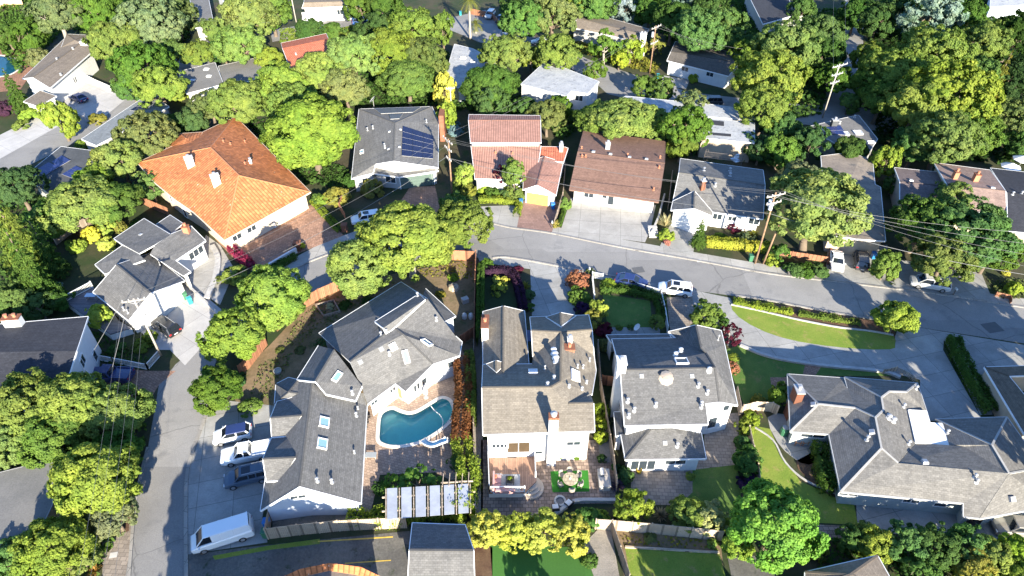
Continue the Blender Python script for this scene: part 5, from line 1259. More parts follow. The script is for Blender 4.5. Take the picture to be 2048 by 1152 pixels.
# solar, pink and brown houses
shrub(745, 378, 24, 'OG', 'yellow green shrub before the solar house', 1.0); shrub(673, 395, 26, 'OG', 'golden green shrub at the orange house drive corner', 0.9); shrub(700, 362, 16, 'G3', 'dark shrub at the solar house corner'); shrub(645, 400, 14, 'G2', 'clipped green shrub beside the cream garage door')
T(888, 180, 22, 'wisp', 'Y', 'tall golden bamboo behind the solar house', zr=1.7); T(893, 232, 20, 'wisp', 'YG', 'yellow green bamboo clump right of the solar house', zr=1.6); shrub(912, 260, 17, 'B', 'silvery grey shrub right of the solar house', 1.1)
T(930, 350, 20, 'mid', 'YG', 'lime tree left of the pink tile house', zr=1.4); shrub(938, 380, 17, 'OG', 'golden shrub beside the pink house front', 0.9)
T(1028, 345, 24, 'mid', 'G2', 'bright green tree in the pink house courtyard', zr=1.2, clear=2.8); T(1003, 350, 17, 'loose', 'DR', 'reddish leaved shrub in the pink house courtyard', zr=1.2, clear=2.4); shrub(985, 388, 16, 'G1', 'green shrub below the pink house wall', 0.9); shrub(1010, 390, 16, 'G3', 'dark shrub below the pink house wall', 0.9); shrub(972, 376, 18, 'YG', 'lime shrub below the pink tile roof', 0.7); shrub(1030, 385, 24, 'G2', 'green bush beside the yellow garage door', 0.9); shrub(1050, 372, 18, 'G1', 'green bush against the yellow garage side', 1.3)
hedge('962,403 1000,404 1038,410', 1.2, 0.9, 'YG', 'clipped lime hedge before the pink house'); hedge('1038,412 1034,432', 1.2, 1.0, 'YG', 'short lime hedge beside the red driveway')
shrub(1130, 408, 14, 'G2', 'green shrub between two driveways', 1.2); shrub(1113, 448, 10, 'OG', 'golden shrub at the driveway divider foot', 1.0); hedge('1128,425 1118,455', 0.7, 0.7, 'G1', 'thin green planting between red drive and parking pad')
T(1245, 236, 62, 'big', 'G2', 'wide bright clipped tree mass behind the brown roof', zr=0.6); T(1195, 240, 42, 'big', 'G2', 'bright tree at the left end of the clipped mass', zr=0.7); T(1300, 248, 42, 'big', 'G2', 'bright tree at the right end of the clipped mass', zr=0.7)
T(1372, 255, 48, 'oak', 'G1', 'tall green tree behind the grey garage house'); T(1385, 205, 30, 'mid', 'G4', 'olive tree in front of the long white roof'); T(1362, 292, 30, 'mid', 'G2', 'lower green tree behind the grey garage house')
T(1095, 232, 36, 'oak', 'G4', 'olive tree right of the pink tile roof'); T(1050, 222, 30, 'mid', 'G3', 'dark tree behind the pink tile roof'); T(985, 205, 38, 'mid', 'G3', 'dark green tree behind the pink tile roof, left')
T(980, 172, 52, 'big', 'G1', 'rich green tree below the fan shaped white roof', zr=0.8); T(1120, 215, 26, 'mid', 'G1', 'green tree below the boxy white roof')
T(1010, 108, 46, 'oak', 'G2', 'lime tree right of the fan shaped white roof'); T(1115, 108, 44, 'oak', 'G2', 'lime tree above the boxy white roof'); T(1062, 115, 26, 'mid', 'G2', 'small lime tree between two lime trees above the boxy roof')
T(1045, 40, 46, 'oak', 'G1', 'green tree right of the parked cars at the top'); T(1105, 35, 48, 'oak', 'G4', 'olive tree left of the brown shingle house'); T(1190, 8, 42, 'oak', 'G1', 'green tree at the top edge above the brown shingle house'); T(1145, 5, 36, 'oak', 'G2', 'lime tree at the top edge left of the brown shingle house'); T(1250, 12, 34, 'mid', 'B', 'grey green tree at the top edge right of the brown shingle house')
T(1210, 92, 32, 'loose', 'G1', 'open branched green tree before the brown shingle house', pale=True); T(1262, 98, 26, 'mid', 'YG', 'yellow green tree left of the tall wooden pole'); T(1310, 90, 20, 'loose', 'OG', 'sparse golden tree right of the tall wooden pole'); T(1240, 120, 18, 'mid', 'YG', 'low lime tree at the back road edge')
T(1285, 172, 24, 'mid', 'G1', 'small green tree on the back road verge, left'); T(1325, 178, 28, 'mid', 'G1', 'green tree on the back road verge, right'); shrub(1386, 158, 10, 'YG', 'bright lime shrub before the dark roofed house', 1.3)
T(1400, 62, 52, 'oak', 'G1', 'dark green tree with bare branches behind the dark roofed house', pale=True); T(1345, 40, 40, 'oak', 'G3', 'shaded dark tree at the top right of the brown shingle house'); T(1450, 50, 40, 'oak', 'G1', 'green tree left of the dark blue roof'); T(1480, 90, 34, 'mid', 'G3', 'dark tree right of the dark roofed house'); T(1420, 10, 40, 'mid', 'G3', 'dark tree at the top edge left of the dark blue roof'); T(1300, 20, 34, 'mid', 'G3', 'very dark tree at the top edge beside the pole'); T(1370, 10, 28, 'mid', 'B', 'blue grey tree at the top edge')
T(1540, 160, 66, 'oak', 'G2', 'large lime tree left of the dark road, lower'); T(1530, 215, 50, 'oak', 'G2', 'lime tree right of the long white roof'); T(1575, 95, 58, 'oak', 'G2', 'large lime tree below the dark blue roof'); T(1640, 70, 44, 'oak', 'G1', 'green tree left of the dark road, upper'); T(1500, 110, 36, 'oak', 'G2', 'lime tree left of the large lime pair'); T(1650, 115, 42, 'mid', 'G3', 'dark tree beside the dark road'); T(1600, 20, 30, 'mid', 'G3', 'dark tree at the top edge above the grey roof strip')
# right hand wood
for px, py, r, c, l in ((1790, 150, 58, 'G2', 'bright tree at the left of the right hand wood'), (1750, 120, 40, 'G2', 'lime tree overhanging the dark road'), (1760, 200, 40, 'G1', 'green tree right of the skylit shaded roof'),
                        (1865, 110, 66, 'G2', 'tall bright tree in the middle of the right hand wood'), (1900, 190, 78, 'G2', 'largest bright tree of the right hand wood'), (1835, 215, 60, 'G2', 'bright tree low in the right hand wood'),
                        (1890, 280, 62, 'G2', 'bright tree above the purple brown roof'), (1945, 265, 50, 'G1', 'green tree right of the wood above the two umbrellas'), (1970, 85, 44, 'G2', 'lime tree at the right of the pale blue spruce'),
                        (1960, 150, 42, 'G1', 'green tree at the right edge of the wood'), (1830, 290, 40, 'G1', 'green tree above the purple brown house, left')):
    T(px, py, r, 'oak', c, l)
T(1862, 32, 56, 'wisp', 'B', 'pale blue grey spruce at the top right', zr=0.9); T(1790, 20, 40, 'mid', 'G3', 'dark tree left of the pale blue spruce'); T(1755, 40, 36, 'mid', 'G3', 'dark tree right of the dark road at top'); T(2020, 75, 50, 'mid', 'G5', 'very dark tree at the right edge near the top'); T(2030, 160, 44, 'mid', 'G5', 'very dark tree at the right edge, middle'); T(2020, 235, 44, 'oak', 'G4', 'olive tree at the right edge above the umbrellas'); T(1940, 30, 36, 'mid', 'G3', 'dark tree left of the white corner roof'); T(2040, 290, 30, 'mid', 'G3', 'dark tree at the right edge beside the umbrellas')
conifer(1995, 165, 22, 12, 'OG', 'thin golden conifer at the right wood edge'); conifer(1975, 245, 30, 10, 'G3', 'dark conifer above the umbrellas')
T(1770, 325, 28, 'mid', 'YG', 'bright lime tree right of the tan flat roof', zr=1.4); T(1785, 370, 18, 'mid', 'G1', 'small green tree left of the purple brown house'); T(1700, 300, 34, 'mid', 'G3', 'dark tree above the tan flat roof'); T(1620, 285, 38, 'mid', 'G3', 'dark tree left of the shaded skylit roof'); T(1560, 300, 36, 'mid', 'G1', 'green tree right of the grey garage house back'); T(1520, 300, 28, 'mid', 'G3', 'dark tree behind the grey garage house, right'); T(1490, 285, 24, 'mid', 'G3', 'dark tree below the long white roof')
# street right
T(1638, 418, 92, 'oak', (0.24, 0.265, 0.075), 'huge olive street oak above the white sedan', zr=0.85); T(1600, 360, 40, 'oak', 'G4', 'olive oak behind the huge olive street oak')
T(1930, 462, 82, 'oak', 'G1', 'huge wide green oak above the silver minivan', zr=0.8); T(1845, 445, 58, 'oak', 'G1', 'green oak left of the huge wide oak'); T(1885, 515, 56, 'oak', 'G4', 'olive oak hanging over the silver minivan'); T(1985, 500, 46, 'oak', 'G1', 'green oak at the right end of the wide oak group'); T(1905, 400, 40, 'oak', 'G2', 'lime oak in front of the purple brown roof')
T(1773, 530, 28, 'mid', 'G2', 'small lime tree between the dark car and the minivan', zr=1.2); T(1560, 505, 20, 'bush', 'G1', 'small green tree right of the leaning pole', clear=0.3)
for px, py in ((1588, 540), (1612, 541), (1636, 543)): shrub(px, py, 21, 'G1', {1588: 'left lobe of the round shrubs at the kerb by the white sedan', 1612: 'middle lobe of the round shrubs at the kerb by the white sedan', 1636: 'right lobe of the round shrubs at the kerb by the white sedan'}[px], 0.8)
shrub(1545, 520, 18, 'YG', 'lime shrub at the foot of the leaning pole', 0.8); shrub(2027, 578, 17, 'YG', 'lime shrub at the right pavement planter', 1.1); shrub(2012, 545, 9, 'Y', 'small yellow shrub near the right pavement planter')
T(1792, 635, 43, 'mid', 'YG', 'round lollipop lime tree at the tip of the grass island', zr=0.85, clear=0.5)
hedge('1470,606 1520,617 1580,627', 1.0, 0.6, 'YG', 'lime planting along the grass island, left', uneven=0.4); hedge('1600,630 1650,638 1715,648', 0.9, 0.5, 'G2', 'green planting along the grass island, right', uneven=0.4)
hedge('1418,490 1460,494 1532,502', 1.6, 1.3, 'Y', 'clipped golden hedge before the grey garage house', dens=170)
conifer(1400, 468, 18, 5.5, 'G1', 'short bushy green conifer before the white gabled garage', 'cone1'); shrub(1332, 470, 18, 'YG', 'lime ornamental grass mound beside the steps', 0.8); blades(1330, 448, 22, (0.5, 0.42, 0.25), 'tan pampas grass plumes beside the steps', 70, 1.3); shrub(1334, 485, 8, 'O', 'small orange flowering plant at the steps')
shrub(1470, 455, 20, 'DR', 'reddish leaved shrub before the grey garage house', 0.6, 'loose'); shrub(1490, 475, 22, 'G4', 'sparse olive shrubs behind the golden hedge', 0.5, 'loose'); blades(1508, 465, 14, 'OG', 'golden spiky plant behind the golden hedge'); shrub(1440, 475, 16, 'G3', 'dark shrub behind the golden hedge', 0.5)
# beige house front
shrub(1155, 561, 23, 'O', 'clipped coral red ball bush beside the blue-shaded driveway', 0.95, 'ball'); shrub(1158, 592, 24, 'G1', 'round green flowering bush below the coral ball bush', 0.85); shrub(1165, 617, 17, 'P', 'dark purple bush at the beige house corner', 0.7); shrub(1180, 545, 11, 'G4', 'small olive bush right of the coral ball bush')
T(1197, 618, 20, 'mid', 'YG', 'small tree with bright yellow top at the lawn corner', clear=0.3); T(1187, 640, 22, 'mid', 'OG', 'golden brown bush against the beige roof corner', clear=0.2); shrub(1205, 660, 20, 'DR', 'dark red bush beside the white house corner', 0.8); shrub(1210, 690, 16, 'G4', 'olive bush between the beige and the white house', 1.0)
hedge('962,550 961,600 961,690', 1.0, 2.0, 'G1', 'narrow clipped green hedge along the long red fence', dens=170)
hedge('975,548 1010,545 1030,560 1040,590 1046,622', 1.3, 1.0, 'P', 'curved dark purple clipped hedge in the front garden', dens=170)
shrub(998, 578, 18, 'YG', 'yellow flowering shrub in the gravel circle', 0.9, 'loose'); shrub(993, 558, 9, 'Y', 'left bright yellow bloom cluster in the front garden', 1.0); shrub(1010, 560, 9, 'Y', 'right bright yellow bloom cluster in the front garden', 1.0); shrub(975, 530, 17, 'G1', 'green shrub at the top of the front garden', 0.9)
blades(1050, 570, 15, 'OG', 'spiky olive plant beside the blue-shaded driveway'); shrub(1058, 590, 12, 'G3', 'dark shrub left of the blue-shaded driveway'); shrub(1060, 615, 11, 'G1', 'green shrub below the dark one left of the driveway'); shrub(1035, 540, 12, 'DR', 'reddish ground shrub at the front garden edge', 0.6); blades(1035, 533, 10, 'G4', 'small spiky plant at the front garden edge')
hedge('1205,582 1240,583 1290,592 1318,605 1322,640', 1.3, 0.9, 'G1', 'loose green planting inside the white picket railing', uneven=0.3); shrub(1218, 568, 17, 'YG', 'lime shrub at the white picket corner', 0.7); T(1313, 645, 17, 'bush', 'G2', 'green leafy bush at the lawn end by the picket railing', clear=0.2)
for px, l in ((1238, 'left'), (1262, 'right')): shrub(px, 655, 8, 'G2', 'small green shrub below the shaded lawn, ' + l, 0.8)
T(1415, 630, 34, 'mid', 'G2', 'round bright green bush beside the brown parking bay', zr=0.8, clear=0.1); shrub(1447, 642, 12, 'G3', 'dark clipped bush right of the round bright bush')
T(1463, 668, 22, 'loose', 'DR', 'small dark red maple beside the slate roof', pale=True, clear=1.2); shrub(1465, 736, 14, 'O', 'clipped tan ball bush beside the white house', 1.0, 'ball'); shrub(1516, 803, 15, 'OG', 'round golden bush above the curved board fence', 0.9, 'ball'); T(1560, 790, 22, 'mid', 'G2', 'bright green tree at the ranch house chimney', zr=1.2, clear=0.2)
shrub(1468, 715, 12, 'YG', 'lime ground plant beside the white house', 0.5)
# beige back garden
shrub(1127, 908, 13, 'G1', 'left green bush in the planter below the beige house', 0.9); shrub(1152, 907, 14, 'G1', 'right green bush in the planter below the beige house', 0.9)
shrub(1203, 822, 17, 'YG', 'lime bush along the board fence, upper', 1.2); shrub(1203, 848, 17, 'YG', 'lime bush along the board fence, middle', 1.1); shrub(1202, 874, 15, 'YG', 'lime bush along the board fence, lower', 1.1); shrub(1204, 917, 10, 'G3', 'small dark bush on the gravel bed')
blades(1236, 968, 18, (0.12, 0.08, 0.12), 'dark purple spiky flax by the board fence', 80); shrub(1252, 950, 18, 'G1', 'green bush right of the board fence', 1.0); shrub(1232, 935, 11, 'G3', 'dark bush beside the white house corner')
for px, py, r, l in ((975, 1058, 40, 'leftmost of the bright yellow feathery trees at the bottom'), (1030, 1062, 40, 'second from left of the bright yellow feathery trees'), (1085, 1062, 42, 'third from left of the bright yellow feathery trees'), (1140, 1068, 42, 'rightmost of the bright yellow feathery trees')):
    T(px, py, r, 'mid', 'Y', l, zr=0.9, clear=0.4)
shrub(1175, 1040, 28, 'G1', 'green bush in the dark bed behind the fire pit', 0.8); shrub(1200, 1035, 20, 'YG', 'lime bush in the dark bed behind the fire pit', 0.7); blades(1050, 1035, 14, (0.06, 0.05, 0.05), 'dark spiky plant at the patio bottom edge'); shrub(1180, 1122, 17, 'G1', 'green bush beside the pale gravel path', 0.9)
T(1267, 1015, 38, 'mid', 'YG', 'round yellow green tree at the patio end', zr=0.9, clear=0.4); blades(1322, 1028, 18, (0.4, 0.3, 0.18), 'dry tan grass clump right of the round lime tree', 80, 1.2)
T(1375, 1028, 40, 'mid', 'G2', 'broad green bush with white blossoms, left', zr=0.7, clear=0.1); T(1420, 1035, 36, 'mid', (0.33, 0.31, 0.15), 'blossom covered bush right of the broad green bush', zr=0.8, clear=0.1); shrub(1448, 1050, 16, 'YG', 'lime bush right of the blossom bush')
T(1550, 1050, 80, 'big', 'L', 'big fresh green tree at the bottom right of centre', zr=0.95); T(1478, 1088, 32, 'mid', 'YG', 'lime tree left of the big fresh green tree', clear=0.4); shrub(1426, 1088, 12, 'YG', 'small lime bush at the square lawn corner', 1.1); shrub(1300, 1075, 14, 'G4', 'low olive weeds below the board fence', 0.4)
shrub(1380, 952, 10, 'YG', 'potted lime plant at the patio steps', 1.0); shrub(1490, 855, 20, 'G2', 'lime bush at the white house patio edge, upper', 0.9); shrub(1485, 885, 17, 'G1', 'green bush at the white house patio edge', 1.0); T(1497, 922, 30, 'mid', 'G1', 'rounded green bush beside the shaded back lawn', zr=0.9, clear=0.1); shrub(1496, 968, 25, 'P', 'dark plum bush beside the shaded back lawn', 0.7); shrub(1505, 835, 18, 'YG', 'lime plants below the curved board fence', 0.6)
hedge('1634,905 1640,940 1650,985', 1.5, 1.6, 'G1', 'white rose bed against the ranch house wall', uneven=0.3)
rng_ = np.random.default_rng(3)
hedge('1903,690 1915,720 1930,750 1952,790 1975,825', 1.7, 1.5, 'G1', 'long clipped green hedge beside the shared driveway', dens=150); shrub(1910, 680, 9, 'G3', 'dark tip bush at the end of the long clipped hedge')
for px, py, r, k, c, l in ((1698, 1078, 30, 'mid', 'G1', 'green tree at the shaded concrete yard, leftmost'), (1728, 1060, 20, 'mid', 'G2', 'small lime tree at the shaded concrete yard'), (1750, 1090, 36, 'mid', 'YG', 'yellow green tree in the bottom right row'),
                           (1812, 1088, 44, 'mid', 'G1', 'dark green tree in the bottom right row, left'), (1872, 1090, 46, 'mid', 'G3', 'darkest tree in the bottom right row'), (1935, 1092, 44, 'mid', 'G1', 'green tree in the bottom right row, right'),
                           (1985, 1110, 40, 'mid', 'G2', 'lime tree in the bottom right row'), (2030, 1100, 36, 'mid', 'YG', 'yellow green tree in the bottom right corner'), (1950, 1140, 40, 'mid', 'OG', 'orange tinged tree at the bottom right edge'), (1840, 1140, 36, 'mid', 'G1', 'green tree right of the peeking shingle roof'), (2040, 1150, 34, 'mid', 'G2', 'lime tree at the very bottom right corner')):
    T(px, py, r, k, c, l, clear=0.4)
shrub(1635, 1100, 24, 'OG', 'dry golden bush right of the big fresh green tree', 0.8); shrub(1775, 1000, 16, 'G3', 'dark creeper against the ranch house wall', 0.9)
# bougainvillea and street-side planting by the orange house
hedge('466,502 480,518 505,535', 1.3, 1.0, 'PK', 'magenta bougainvillea hedge along the brick driveway', uneven=0.3); shrub(600, 493, 11, 'Y', 'yellow shrub at the white wall end'); shrub(468, 552, 26, 'G2', 'lime bush between side path and street', 0.9); hedge('512,562 550,540 590,518', 1.0, 1.0, 'G1', 'green hedge outside the low white wall')
hedge('628,405 650,430 680,462', 1.3, 0.5, 'YG', 'lime ground hedge along the right side of the brick driveway'); shrub(635, 398, 14, 'G1', 'green ball bush at the driveway head'); shrub(540, 545, 16, 'G1', 'green street bush below the low white wall', 0.9)
shrub(440, 560, 12, 'G4', 'olive scrub on the stone bank'); shrub(275, 452, 18, 'G1', 'green shrub behind the grey house', 0.6)
# vine over the pergola
T(835, 965, 42, 'loose', 'L', 'bright green vine canopy spreading over the pergola', zr=0.45, trunk=True, clear=0.35, name='vine'); T(790, 968, 26, 'loose', 'L', 'smaller vine at the left of the pergola', zr=0.5, clear=0.35, name='vine')
shrub(760, 975, 18, 'G3', 'dark low bush left of the pergola', 0.6)
palm(941, 78, 9.5, 2.6, 'tall slender fan palm beside the parked cars at top'); palm(952, 66, 2.5, 2.0, 'short fan palm beside the tall palm')
# undergrowth
for poly, h_, c, l, dn, lf in (
    ('340,235 420,235 470,228 560,250 700,345 680,380 610,370 480,235 440,210 350,235', 0.9, 'G3', 'dark undergrowth behind the orange tiled house', 10, 0.4),
    ('540,190 700,150 900,110 905,215 705,212 540,250', 1.2, 'G3', 'dark undergrowth below the upper oak belt', 7, 0.5),
    ('900,180 1040,195 1140,200 1160,260 1120,285 1085,240 940,225 905,220', 1.0, 'G3', 'dark undergrowth behind the pink house', 8, 0.45),
    ('1165,255 1330,275 1340,320 1400,312 1530,330 1640,300 1600,270 1500,290 1400,280 1340,255', 1.0, 'G3', 'dark undergrowth behind the brown and grey houses', 8, 0.45),
    ('1500,30 1690,20 1690,120 1640,230 1510,250 1480,160', 1.2, 'G3', 'dark undergrowth left of the dark road', 5, 0.6),
    ('1730,0 2060,0 2060,330 1870,325 1760,300 1740,200', 1.2, 'G5', 'dark undergrowth of the right hand wood', 4, 0.6),
    ('0,395 270,385 200,440 110,470 110,560 140,610 0,640', 1.0, 'G3', 'dark undergrowth of the left slope', 8, 0.4),
    ('0,0 380,0 380,80 250,130 180,70 130,60 40,150 0,100', 1.2, 'G1', 'undergrowth of the upper left wood', 5, 0.55),
    ('1000,0 1500,-10 1480,70 1340,90 1300,40 1170,15 1100,60 1000,50', 1.2, 'G3', 'undergrowth of the top wood', 5, 0.6),
    ('0,800 300,790 290,900 230,1080 200,1152 0,1152', 0.8, 'G1', 'undergrowth of the lower left wood', 8, 0.35),
    ('1630,1080 2060,1090 2060,1160 1640,1160', 0.8, 'G3', 'undergrowth of the bottom right corner', 9, 0.3),
    ('560,60 870,50 870,75 660,95 560,90', 0.8, 'G2', 'grassy bank along the lane at top', 8, 0.45),
    ('1100,88 1160,105 1250,135 1310,150 1320,130 1240,100 1150,70', 0.7, 'OG', 'dry grassy verge along the back road', 10, 0.4),
    ('1780,540 1800,545 1790,570 1775,570', 0.4, 'G2', 'low weeds beside the minivan bay', 20, 0.2),
    ('1975,560 2060,560 2060,600 2000,598', 0.5, 'G4', 'dry planting at the right pavement', 15, 0.25),
    ('185,660 300,720 240,735 170,715', 0.5, 'G3', 'low planting on the bank left of the pole', 20, 0.22),
    ('1240,1066 1440,1085 1440,1098 1250,1092', 0.25, 'OG', 'sparse weeds on the earth strip by the fence', 8, 0.2),
    ('780,520 945,520 945,560 800,550', 0.25, 'OG', 'dry weeds under the largest street oak', 8, 0.22),
    ('640,600 800,560 640,660 600,690 560,700 600,640', 0.2, 'G4', 'patchy weeds in the pool house yard', 9, 0.2),
    ('520,730 600,700 560,760 540,800 500,790', 0.2, 'G4', 'patchy weeds near the red fence corner', 9, 0.2),
    ('905,340 935,330 945,400 905,395', 0.7, 'G2', 'leafy planting beside the tall crossarm pole', 14, 0.3),
    ('950,365 1040,360 1040,400 955,398', 0.4, 'G3', 'shaded planting before the pink house', 14, 0.25)):
    cover(poly, h_, c, l, dn, lf)

# neighbours' trees just outside the frame, whose shade falls into it
for px, py, r, k, cl, l in ((520, 1300, 70, 'oak', .8, 'tree just below the bottom edge by the dark lot'),
                        (430, 1500, 120, 'oak', 2.4, 'tall tree below the bottom edge beside the street'), (330, 1560, 110, 'oak', 2.4, 'second tall tree below the bottom edge beside the street'), (560, 1560, 120, 'oak', 2.6, 'third tall tree below the bottom edge behind the lot'), (480, 1720, 120, 'oak', 3.2, 'tallest tree below the bottom edge'),
                        (2270, 960, 95, 'oak', 2.0, 'tall tree outside the right edge beside the ranch house'), (2390, 900, 95, 'oak', 2.0, 'second tall tree outside the right edge'), (2480, 980, 95, 'oak', 2.2, 'third tall tree outside the right edge'), (2260, 740, 80, 'oak', 1.0, 'tree outside the right edge by the street'),
                        (1120, 1300, 50, 'mid', .8, 'tree just below the bottom edge under the striped lawn'), (1500, 1300, 80, 'big', .8, 'tree just below the bottom edge right of the square lawn')):
    T(px, py, r, k, 'G2', l, clear=cl)

for poly, h_, c, lb in (('2070,330 2400,330 2900,760 2900,1100 2080,1090 2080,880 2420,880 2420,640 2080,600', 1.6, 'G3', 'scrub beyond the right edge of the frame'),
                        ('2070,-60 2500,-60 2700,300 2070,300', 2.2, 'G3', 'woodland scrub beyond the upper right corner'),
                        ('-20,420 -500,420 -700,1180 -20,1180', 1.6, 'G3', 'scrub beyond the left edge of the frame'),
                        ('-20,-60 -500,-60 -600,380 -20,280', 2.2, 'G3', 'woodland scrub beyond the upper left corner'),
                        ('-400,-70 2400,-70 2600,-200 -600,-200', 2.5, 'G3', 'woodland scrub beyond the top of the frame'),
                        ('-100,1180 240,1180 200,1500 -200,1500', 1.2, 'G3', 'scrub below the bottom left corner'), ('1280,1190 2100,1180 2300,1500 1300,1500', 1.2, 'G3', 'scrub below the bottom right corner')):
    cover(poly, h_, c, lb, 3.5, 0.7)

T(440, 1375, 95, 'oak', 'G2', 'tall tree below the bottom edge, nearest the street', clear=2.5); T(330, 1390, 90, 'oak', 'G2', 'tall tree below the bottom left corner of the street', clear=2.5)
T(1742, 165, 40, 'oak', 'G1', 'added green tree shading the dark road'); T(1712, 28, 34, 'mid', 'G3', 'added dark tree shading the top end of the dark road'); T(1668, 160, 34, 'oak', 'G1', 'green tree left of the three crossarm pole'); T(1700, 205, 22, 'mid', 'G1', 'small green tree above the skylit shaded roof')  # first two trees are added to shade the dark road
T(395, 108, 30, 'oak', 'G2', 'lime tree above the two part grey roof, left'); T(540, 120, 26, 'oak', 'G2', 'small lime tree left of the red gable roof wall'); T(1190, 140, 22, 'mid', 'G1', 'small green tree at the boxy white roof road side'); T(1560, 250, 34, 'oak', 'G1', 'green tree left of the shaded skylit roof, upper')
T(345, 110, 32, 'oak', 'G1', 'green tree behind the pale upper left driveway'); T(430, 60, 26, 'mid', 'G2', 'small lime tree below the narrow grey roof')
# ------------------------------------------------------------------ vehicles
TYRE = plain('tyre_rubber', (0.018, 0.018, 0.018), 0.85); RIM = plain('alloy_rim', (0.45, 0.45, 0.46), 0.35, 0.7)
CARGLASS = glass_mat('car_glass', (0.012, 0.016, 0.022), 0.06); LAMP = plain('headlight_lens', (0.7, 0.72, 0.75), 0.15); TAIL = plain('tail_light_lens', (0.45, 0.02, 0.02), 0.25)
def paint(name, c): return plain(name, c, 0.32, 0.0, 0.03, 0.8, 0.6)
P_WHITE = paint('white_car_paint', (0.80, 0.81, 0.80)); P_BLACK = paint('black_car_paint', (0.012, 0.013, 0.016)); P_NAVY = paint('navy_car_paint', (0.02, 0.035, 0.12)); P_SILVER = paint('silver_car_paint', (0.48, 0.48, 0.46)); P_BLUE = paint('blue_car_paint', (0.03, 0.09, 0.25)); P_STEEL = paint('steel_blue_car_paint', (0.06, 0.09, 0.13)); P_DGREY = paint('dark_grey_car_paint', (0.05, 0.05, 0.055)); P_TAN = paint('dusty_tan_car_paint', (0.22, 0.2, 0.17))
# profile: list of (x along length 0 front..1 rear, belt height, half-width factor); cabin: (x0 base, x0 roof, x1 roof, x1 base, roof height)
KIND = dict(
 suv=(4.7, 1.88, 1.68, [(0, .62, .80), (.03, .80, .92), (.12, .95, .98), (.27, 1.04, 1), (.9, 1.06, 1), (.975, .98, .95), (1, .72, .88)], (.24, .37, .90, .985)),
 sedan=(4.6, 1.84, 1.45, [(0, .55, .78), (.03, .68, .92), (.15, .80, .98), (.28, .90, 1), (.8, .95, 1), (.96, .92, .93), (1, .65, .86)], (.25, .42, .72, .90)),
 van=(5.8, 1.98, 2.2, [(0, .72, .74), (.025, .95, .88), (.10, 1.10, .97), (.18, 1.2, 1), (.97, 1.35, 1), (.99, 1.3, .97), (1, .9, .94)], (.09, .25, .955, .99)),
 minivan=(5.1, 1.98, 1.75, [(0, .6, .8), (.03, .82, .93), (.12, .98, .98), (.22, 1.06, 1), (.92, 1.06, 1), (.98, 1.0, .96), (1, .72, .9)], (.16, .32, .92, .985)),
 hatch=(4.1, 1.78, 1.56, [(0, .6, .8), (.03, .78, .92), (.13, .92, .98), (.27, 1.0, 1), (.9, 1.02, 1), (.975, .95, .95), (1, .7, .88)], (.22, .38, .88, .98)),
 pickup=(5.5, 1.95, 1.82, [(0, .72, .82), (.02, .98, .93), (.1, 1.06, .98), (.26, 1.12, 1), (.97, 1.12, 1), (.99, 1.08, .97), (1, .8, .93)], (.26, .36, .56, .60)))
